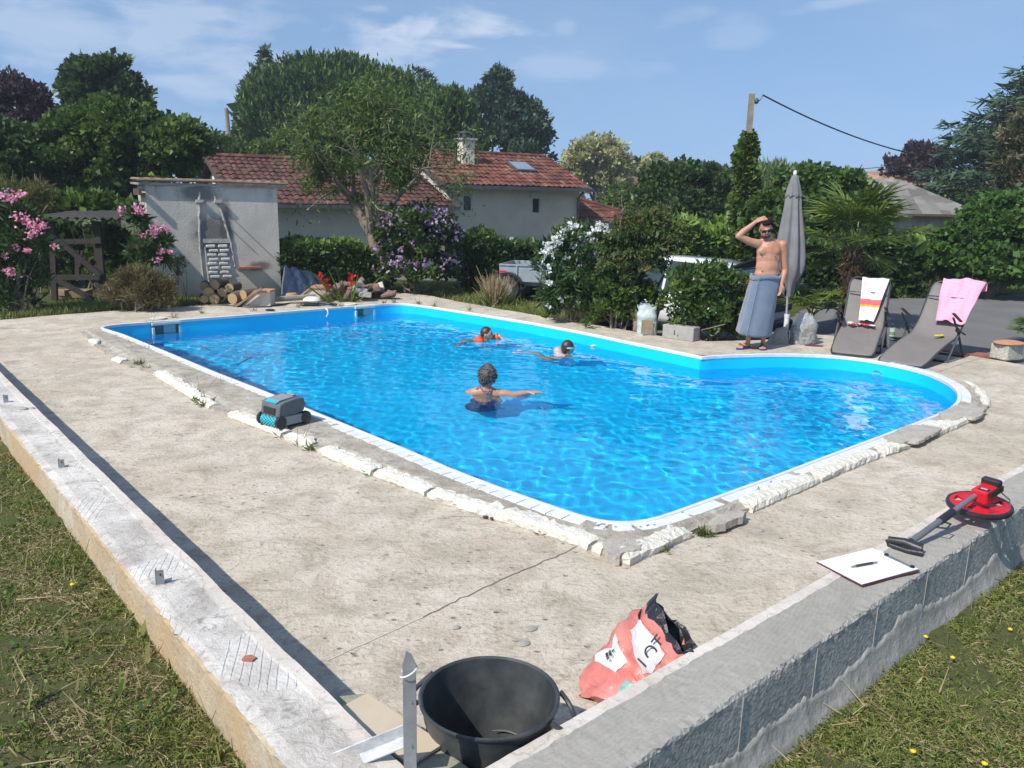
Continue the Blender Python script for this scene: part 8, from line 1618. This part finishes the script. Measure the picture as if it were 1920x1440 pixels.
b.ell(tuple(Pm(1442, 470, .01)), (.172, .108, .165)); b.ell(tuple(Pm(1441, 484, .01)), (.166, .109, .18)); b.ell(tuple(Pm(1439, 500, .0)), (.160, .110, .17)); b.ell(tuple(Pm(1437, 514, .0)), (.166, .115, .11)); b.ell(tuple(Pm(1436, 526, .0)), (.170, .120, .12))
for (x, s) in ((1432, -1), (1452, 1)): b.ell(tuple(Pm(x, 471, -.072)), (.070, .024, .055), Matrix.Rotation(R(10 * s), 3, 'Y'))
b.ell(tuple(Pm(1437, 505, -.045)), (.10, .062, .11))
# raised arm
el = Pm(1384, 443, -.05); wr = Pm(1417, 416, -.06); limb(b, [sl_ + Vector((.015, 0, 0)), sl_.lerp(el, .35) + Vector((0, 0, -.008)), sl_.lerp(el, .7), el], [.060, .053, .047, .040]); limb(b, [el, el.lerp(wr, .3) + Vector((-.004, 0, .004)), el.lerp(wr, .7), wr], [.040, .043, .034, .025]); hand(b, wr, (Pm(1433, 408, -.06) - wr), (.15, .55, -.75), 1.05, .30, -1)
# hanging arm
e2 = Pm(1472, 506, .03); w2 = Pm(1465, 533, -.05); limb(b, [sr_, sr_.lerp(e2, .35) + Vector((.008, 0, 0)), sr_.lerp(e2, .7), e2], [.062, .055, .048, .041]); limb(b, [e2, e2.lerp(w2, .35), e2.lerp(w2, .75), w2], [.041, .041, .032, .025]); hand(b, w2, (Pm(1462, 545, -.06) - w2), (-.7, -.5, 0), 1.05, .45, 1)
# legs
for (hx, kx_, kz, ax_, fx, fy, tx) in ((1427, 1413, 575, 1403, 1400, 650, 1384), (1447, 1438, 577, 1431, 1430, 650, 1424)):
 dyl = -.02 if hx < 1440 else .03; hp = Pm(hx, 530); kn = Pm(kx_, kz, -.03 + dyl); an = Pm(ax_, 636, dyl); limb(b, [hp, hp.lerp(kn, .5), kn], [.092, .078, .056]); limb(b, [kn, kn.lerp(an, .35) + Vector((0, .015, 0)), kn.lerp(an, .75), an], [.056, .057, .038, .034])
 he = Vector((an.x + .01, an.y + .03, .045)); to = Vector((Pm(tx, 652).x, an.y - (.16 if hx > 1440 else .09), .035)); limb(b, [an, he], [.034, .032]); limb(b, [he, he.lerp(to, .5) + Vector((0, 0, .012)), to], [.032, .034, .024]); dirf = (to - he).normalized(); sf = Vector((-dirf.y, dirf.x, 0))
 for q in range(5): limb(b, [to + sf * (.02 * (q - 2)), to + sf * (.021 * (q - 2)) + dirf * (.045 - .004 * abs(q - 1.5)) + Vector((0, 0, -.008))], [.012, .009], 6)
flesh(b, 'body', m_skin, man, .0065, 22, .5)
def sandal(to, he, sole, parent):
 d = (to - he).normalized(); s = Vector((-d.y, d.x, 0)); m_ = (to + he) / 2; b = MB(); b.prism([(m_.x + d.x * .15 * math.sin(a_) + s.x * .052 * math.cos(a_), m_.y + d.y * .15 * math.sin(a_) + s.y * .052 * math.cos(a_)) for a_ in np.linspace(0, 6.28, 19)[:-1]], .002, .018); o = b.build('flip_flop', sole, parent, world=True); b = MB(); p_ = to; b.tube([tuple(m_ + s * .05 + Vector((0, 0, -.02))), tuple(to - d * .02 + Vector((0, 0, .045))), tuple(to + d * .01 + Vector((0, 0, .03)))], .005, 5); b.tube([tuple(m_ - s * .05 + Vector((0, 0, -.02))), tuple(to - d * .02 + Vector((0, 0, .045)))], .005, 5); b.build('strap', m_blk, o, world=True)
an = Pm(1403, 636, -.02); sandal(Vector((Pm(1380, 652).x, an.y - .11, .04)), Vector((an.x + .01, an.y + .03, .04)), m_blue, man); an = Pm(1431, 636, .03); sandal(Vector((Pm(1423, 652).x, an.y - .17, .04)), Vector((an.x + .01, an.y + .03, .04)), m_blue, man)
# hair: cap with ragged tufts, beard, sunglasses
b = MB(); b.ell(tuple(hc_ + Vector((0.0066, 0.0132, 0.044))), (.090, .107, .088), tl, 18, 12); b.ell(tuple(hc_ + tl @ Vector((0, -0.0495, 0.0935))), (.068, .05, .038), tl)
rr = np.random.default_rng(20)
for k in range(150):
 d = Vector(unit(rr.normal(size=3))); d.z = abs(d.z) * .9 + .25
 if d.y < -.55: continue
 q = hc_ + Vector((0.0066, 0.0132, 0.044)) + Vector((d.x * .09, d.y * .107, d.z * .086)); b.tube([tuple(q), tuple(q + d * .012 + Vector((-0.0088, -0.0044, 0.0066)))], [.006, .001], 4)
b.build('hair', m_hair, man, world=True, smooth=True)
b = MB(); b.ell(tuple(hc_ + tl @ Vector((-0.0165, -0.0638, -0.0858))), (.054, .043, .038), tl, 14, 10); b.ell(tuple(hc_ + tl @ Vector((-0.022, -0.1034, -0.0495))), (.026, .010, .006), tl); b.build('beard', simple('stubble', (.09, .05, .035), .8, (.05, .03, .022), 90, .6, 200), man, world=True, smooth=True)
b = MB()
for s in (-1, 1): b.box(tuple(hc_ + tl @ Vector((-.02 + s * .037, -.112, .005))), (.060, .012, .038), tl, bev=.005); b.box(tuple(hc_ + tl @ Vector((s * .086, -.055, .009))), (.004, .10, .008), tl)
b.box(tuple(hc_ + tl @ Vector((-0.0198, -0.11, 0.0132))), (.03, .008, .008), tl); b.build('sunglasses', simple('dark_lens', (.015, .012, .012), .12), man, world=True)
for (x, y) in ((1422, 474), (1449, 480)): b = MB(); q = Pm(x, y, 0); q.y = YM - .103; b.ell(tuple(q), (.009, .006, .009)); b.build('nipple', simple('nipple_skin', (.27, .11, .08), .6), man, world=True, smooth=True)
b = MB(); q = Pm(1426, 508, 0); q.y = YM - .092; b.ell(tuple(q), (.009, .01, .011)); b.build('navel', simple('navel_shade', (.14, .06, .04), .8), man, world=True, smooth=True)
# towel skirt
m_tow, n, l, b_ = new_mat('blue_grey_towel'); t = NT(m_tow); c = t.mix(t.ramp(t.noise(6, 5, .6), [(.35, 0), (.7, 1)]), (.125, .160, .215), (.165, .205, .265)); c = t.mix(t.ramp(t.noise(90, 3, .7), [(.45, 0), (.7, .35)]), c, (.24, .28, .34)); l.new(c, b_.inputs['Base Color']); b_.inputs['Roughness'].default_value = 1; b_.inputs['Sheen Weight'].default_value = .5; b_.inputs['Specular IOR Level'].default_value = .1; l.new(t.bump(t.noise(140, 4, .8), 1, .008), b_.inputs['Normal'])
NT_ = 72; LV = 26; G = np.zeros((LV, NT_, 3)); rr = np.random.default_rng(21); q0 = Pm(1436, 515); q1 = Pm(1412, 624, -.03)
for i in range(LV):
 t_ = i / (LV - 1); c = q0.lerp(q1, t_); rx = .185 + .045 * t_ ** .8; ry = .128 + .075 * t_
 for j in range(NT_):
  a_ = 2 * math.pi * j / NT_; f = 1 + t_ * (.03 * math.sin(a_ * 5 + 1.0 + t_) + .02 * math.sin(a_ * 8 + 3 * t_)) + .018 * math.sin(t_ * 17 + a_ * 3) * (1 - t_) + .01 * math.sin(t_ * 26 - a_ * 4) + .012 * math.sin(a_ * 3 + t_ * 9); step = .014 if 3.6 < a_ < 4.25 else 0
  G[i, j] = (c.x + (rx * f + step) * math.cos(a_), c.y + (ry * f + step) * math.sin(a_), c.z + .035 * t_ * math.sin(a_ * 1 + .4) - .03 * t_ * math.cos(a_) + .012 * (1 - t_) * math.sin(a_ * 3))
b = MB(); b.grid(G[::-1], closed=True); b.build('towel', m_tow, man, world=True, smooth=2, solid=.012)
b = MB(); Gr = G[:3].copy(); cxy = Gr[..., :2].mean(1, keepdims=True); Gr[..., :2] = cxy + (Gr[..., :2] - cxy) * 1.05; b.grid(Gr[::-1], closed=True); b.build('rolled_waist', m_tow, man, world=True, smooth=2, solid=.016)
b = MB(); E_ = G[:, int(NT_ * .655)]; b.tube([tuple(Vector(e) * 1.0 + Vector((0, -.012, 0))) for e in E_], .007, 6); b.build('towel_edge', m_tow, man, world=True, smooth=True)
# woman in the water -----------------------------------------------------------------
wb = at(905, 740, WATER); YW = wb.y; Pw = lambda x, y, dy=0: Vector(atY(x, y, YW + dy)); wom = empty('person', (wb.x, wb.y, WATER), 0, 'woman with grey pinned-up hair seen from behind in the water, one arm stretched right', 'person'); b = MB()
hc2 = Pw(915, 706); b.ell(tuple(hc2 + Vector((.006, .02, -.005))), (.078, .092, .10)); b.ell(tuple(hc2 + Vector((.045, .045, -.03))), (.045, .05, .06)); b.ell(tuple(hc2 + Vector((.094, .05, -.02))), (.014, .014, .018)); limb(b, [hc2 + Vector((-.002, .01, -.06)), Pw(911, 728, .01)], [.052, .055])
sL = Pw(890, 737, .02); sR = Pw(932, 742, .0); sL.z = WATER + .015; sR.z = WATER + .01
limb(b, [sL, Pw(911, 733, .02), sR], [.055, .070, .055]); tdir = Vector((-.12, -.10, -.9)); ch_ = Vector(((sL.x + sR.x) / 2, (sL.y + sR.y) / 2, WATER - .08)); b.ell(tuple(ch_ + Vector((0, .02, -.02))), (.15, .10, .13)); b.ell(tuple(ch_ + Vector((-.02, -.02, -.18))), (.13, .10, .14)); b.ell(tuple(ch_ + Vector((-.03, -.08, -.34))), (.17, .13, .14))
eR = Pw(962, 745, -.02); eR.z = WATER + .005; hR = Pw(992, 737, .0); hR.z = WATER + .035; limb(b, [sR, sR.lerp(eR, .5) + Vector((0, 0, .01)), eR], [.052, .045, .036]); limb(b, [eR, eR.lerp(hR, .5), hR], [.036, .034, .024]); hand(b, hR, (Pw(1006, 735) - hR), (0, 0, -1), .95, .12, 1)
eL = Pw(876, 724, .12); eL.z = WATER - .02; hL = Vector((eL.x + .16, eL.y + .26, WATER - .03)); limb(b, [sL, sL.lerp(eL, .5), eL], [.050, .043, .035]); limb(b, [eL, hL], [.034, .023]); hand(b, hL, Vector((.5, .8, .05)), (0, 0, -1), .95, .15, -1)
for s in (-1, 1): hp = ch_ + Vector((-.03 + s * .09, -.06, -.40)); kn = hp + Vector((.02 + s * .03, .20, -.17)); an = kn + Vector((.02, .34, .0)); limb(b, [hp, kn], [.085, .056]); limb(b, [kn, kn.lerp(an, .4), an], [.056, .052, .035]); limb(b, [an, an + Vector((.0, .14, .0))], [.03, .02])
flesh(b, 'body', m_skin, wom, .008, 5)
b = MB(); rr = np.random.default_rng(22); b.ell(tuple(hc2 + Vector((-.008, -.008, .022))), (.098, .105, .102)); b.ell(tuple(hc2 + Vector((.0, .0, .105))), (.052, .05, .042)); b.ell(tuple(hc2 + Vector((-.04, -.03, -.03))), (.065, .06, .06))
for k in range(220):
 d = Vector(unit(rr.normal(size=3))); q = hc2 + Vector((-.008, -.008, .022)) + Vector((d.x * .096, d.y * .103, d.z * .10))
 if d.y > .5 and d.z < .2 or d.z < -.7: continue
 sd = Vector(unit(rr.normal(size=3))); b.tube([tuple(q - sd * .012), tuple(q + d * .010), tuple(q + sd * .014)], [.004, .009, .003], 5)
b.build('hair', m_hairg, wom, world=True, smooth=True)
m_swim = simple('navy_swimsuit', (.02, .035, .14), .7, (.10, .13, .30), 40); b = MB(); b.ell(tuple(ch_ + Vector((-.02, -.0, -.20))), (.154, .128, .155)); b.ell(tuple(ch_ + Vector((-.03, -.07, -.34))), (.196, .158, .14)); b.build('swimsuit', m_swim, wom, world=True, smooth=True)
b = MB(); nk = Pw(911, 731, 0); b.tube([tuple(Pw(902, 722, -.03)), tuple(Pw(900, 727, -.06)), tuple(Pw(906, 733, -.075)), tuple(Pw(915, 735, -.07)), tuple(Pw(922, 733, -.05))], .005, 5); b.tube([tuple(Pw(921, 727, -.05)), tuple(Pw(917, 734, -.078)), tuple(Pw(912, 741, -.085))], .006, 5); b.tube([tuple(Pw(893, 730, -.03)), tuple(Pw(900, 722, -.02))], .005, 5); b.build('strap', m_swim, wom, world=True)
# children -------------------------------------------------------------------------------
m_band = simple('orange_armband', (.85, .13, .035), .3, (.75, .10, .03), 8); m_band2 = simple('pale_armband', (.55, .70, .68), .3, (.75, .22, .18), 14)
def armband(b, c, rad, ax_, sc=1): rot = Vector(ax_).to_track_quat('Z', 'Y').to_matrix(); b.lathe([(rad * .3, -.058 * sc), (rad * .95, -.055 * sc), (rad * 1.0, 0), (rad * .95, .055 * sc), (rad * .3, .058 * sc)], tuple(c), 14, rot=rot)
def child(label, px, py, face, hair, bands, bmat, legs, seed, extra=None):
 wb = at(px, py, WATER); Yc = wb.y; P = lambda x, y, dy=0: Vector(atY(x, y, Yc + dy)); root = empty('person', (wb.x, wb.y, WATER), 0, label, 'person'); hc = Vector((wb.x, wb.y, WATER + .095)); f = Vector(face).normalized(); b = MB(); fr = math.atan2(f.y, f.x); q = Matrix.Rotation(fr, 3, 'Z')
 b.ell(tuple(hc), (.088, .078, .092), q); b.ell(tuple(hc + q @ Vector((.035, 0, -.04))), (.055, .052, .048), q); b.ell(tuple(hc + q @ Vector((.090, 0, -.018))), (.012, .011, .012), q); b.ell(tuple(hc + q @ Vector((.078, 0, -.048))), (.012, .022, .010), q)
 for s in (-1, 1): b.ell(tuple(hc + q @ Vector((-.005, s * .078, -.012))), (.016, .008, .022), q)
 limb(b, [hc + Vector((0, 0, -.06)), hc + q @ Vector((-.04, 0, -.15))], [.038, .045]); ch = hc + q @ Vector((-.08, 0, -.20)); b.ell(tuple(ch), (.13, .10, .075), q); hip = ch + q @ Vector((-.26, 0, -.08)); limb(b, [ch, hip], [.085, .08])
 for s, (ax2, hx) in zip((-1, 1), bands): sh_ = ch + q @ Vector((.03, s * .10, .03)); e = Vector(ax2) + Vector((0, 0, 0)); hnd = Vector(hx); limb(b, [sh_, e, hnd], [.036, .030, .020]); hand(b, hnd, (hnd - e), (0, 0, -1), .62, .15, s)
 for s, tgt in zip((-1, 1), legs): kn = Vector(tgt[0]); ft = Vector(tgt[1]); limb(b, [hip + q @ Vector((0, s * .05, 0)), kn, ft], [.055, .038, .024]); limb(b, [ft, ft + (ft - kn).normalized() * .10], [.022, .014])
 flesh(b, 'body', m_skin2, root, .0065, 4)
 b = MB(); b.ell(tuple(hc + q @ Vector((-.014, 0, .016))), (.090, .084, .090), q); b.ell(tuple(hc + q @ Vector((-.06, 0, -.03))), (.04, .05, .05), q); b.build('hair', hair, root, world=True, smooth=True)
 b = MB(); [b.ell(tuple(hc + q @ Vector((.078, s * .03, .008))), (.006, .011, .007), q) for s in (-1, 1)]; b.build('eyes', m_hair, root, world=True, smooth=True)
 for s, (ax2, hx) in zip((-1, 1), bands): e = Vector(ax2); sh_ = ch + q @ Vector((.03, s * .10, .03)); b = MB(); armband(b, sh_.lerp(e, .72), .062, e - sh_); b.build('armband', bmat, root, world=True, smooth=True)
 return root, hc, q
wc1 = at(913, 637, WATER); child('dark-haired child with orange armbands swimming at the back of the pool', 913, 637, (1, -.25, 0), m_hair2, [((wc1.x + .10, wc1.y - .16, WATER + .0), (wc1.x + .24, wc1.y - .2, WATER - .03)) if False else ((wc1.x - .13, wc1.y - .05, WATER + .035), (wc1.x - .24, wc1.y + .02, WATER - .05)), ((wc1.x + .19, wc1.y + .06, WATER + .05), (wc1.x + .30, wc1.y - .02, WATER - .05))], m_band, [((wc1.x - .34, wc1.y, WATER - .34), (wc1.x - .46, wc1.y - .02, WATER - .52)), ((wc1.x - .36, wc1.y + .1, WATER - .36), (wc1.x - .50, wc1.y + .12, WATER - .50))], 1)
wc2 = at(1065, 664, WATER); c2, hc_b, qb = child('child in a pale blue mask with patterned armbands, legs stretched out to the left', 1065, 664, (.85, .5, 0), m_hair2, [((wc2.x - .17, wc2.y - .15, WATER - .0), (wc2.x + .0, wc2.y - .22, WATER - .06)), ((wc2.x - .14, wc2.y + .10, WATER + .055), (wc2.x + .02, wc2.y + .28, WATER - .03))], m_band2, [((wc2.x - .42, wc2.y - .03, WATER - .05), (wc2.x - .66, wc2.y + .02, WATER - .015)), ((wc2.x - .42, wc2.y + .08, WATER - .06), (wc2.x - .60, wc2.y + .18, WATER - .02))], 2)
b = MB(); b.lathe([(.094, -.014), (.097, 0), (.094, .014)], tuple(hc_b), 28, sy=.95, rot=qb @ Matrix.Rotation(R(8), 3, 'Y')); b.box(tuple(hc_b + qb @ Vector((.085, 0, .005))), (.04, .11, .05), qb, bev=.012); b.build('diving_mask', simple('pale_blue_mask', (.35, .62, .70), .25), c2, world=True, smooth=True)
p = at(1112, 650, WATER); b = MB(); b.ell((0, 0, .01), (.04, .03, .018)); o = b.build('floating_toy', simple('toy_white', (.75, .72, .78), .3), smooth=True); o.location = (p.x, p.y, WATER); tag(o, 'tiny white toy floating right of the masked child', 'toy')
# summer haze
m_haze = bpy.data.materials.new('summer_haze'); m_haze.use_nodes = True; nt = m_haze.node_tree; nt.nodes.remove(nt.nodes['Principled BSDF']); vol = nt.nodes.new('ShaderNodeVolumePrincipled'); vol.inputs['Color'].default_value = (.82, .90, 1, 1); vol.inputs['Density'].default_value = .0012; vol.inputs['Anisotropy'].default_value = .2; nt.links.new(vol.outputs[0], nt.nodes['Material Output'].inputs['Volume'])
b = MB(); b.box((0, 420, 8), (1300, 1080, 23)); o = b.build('haze', m_haze); tag(o, 'thin blue summer haze over the whole place', 'haze', kind='stuff')
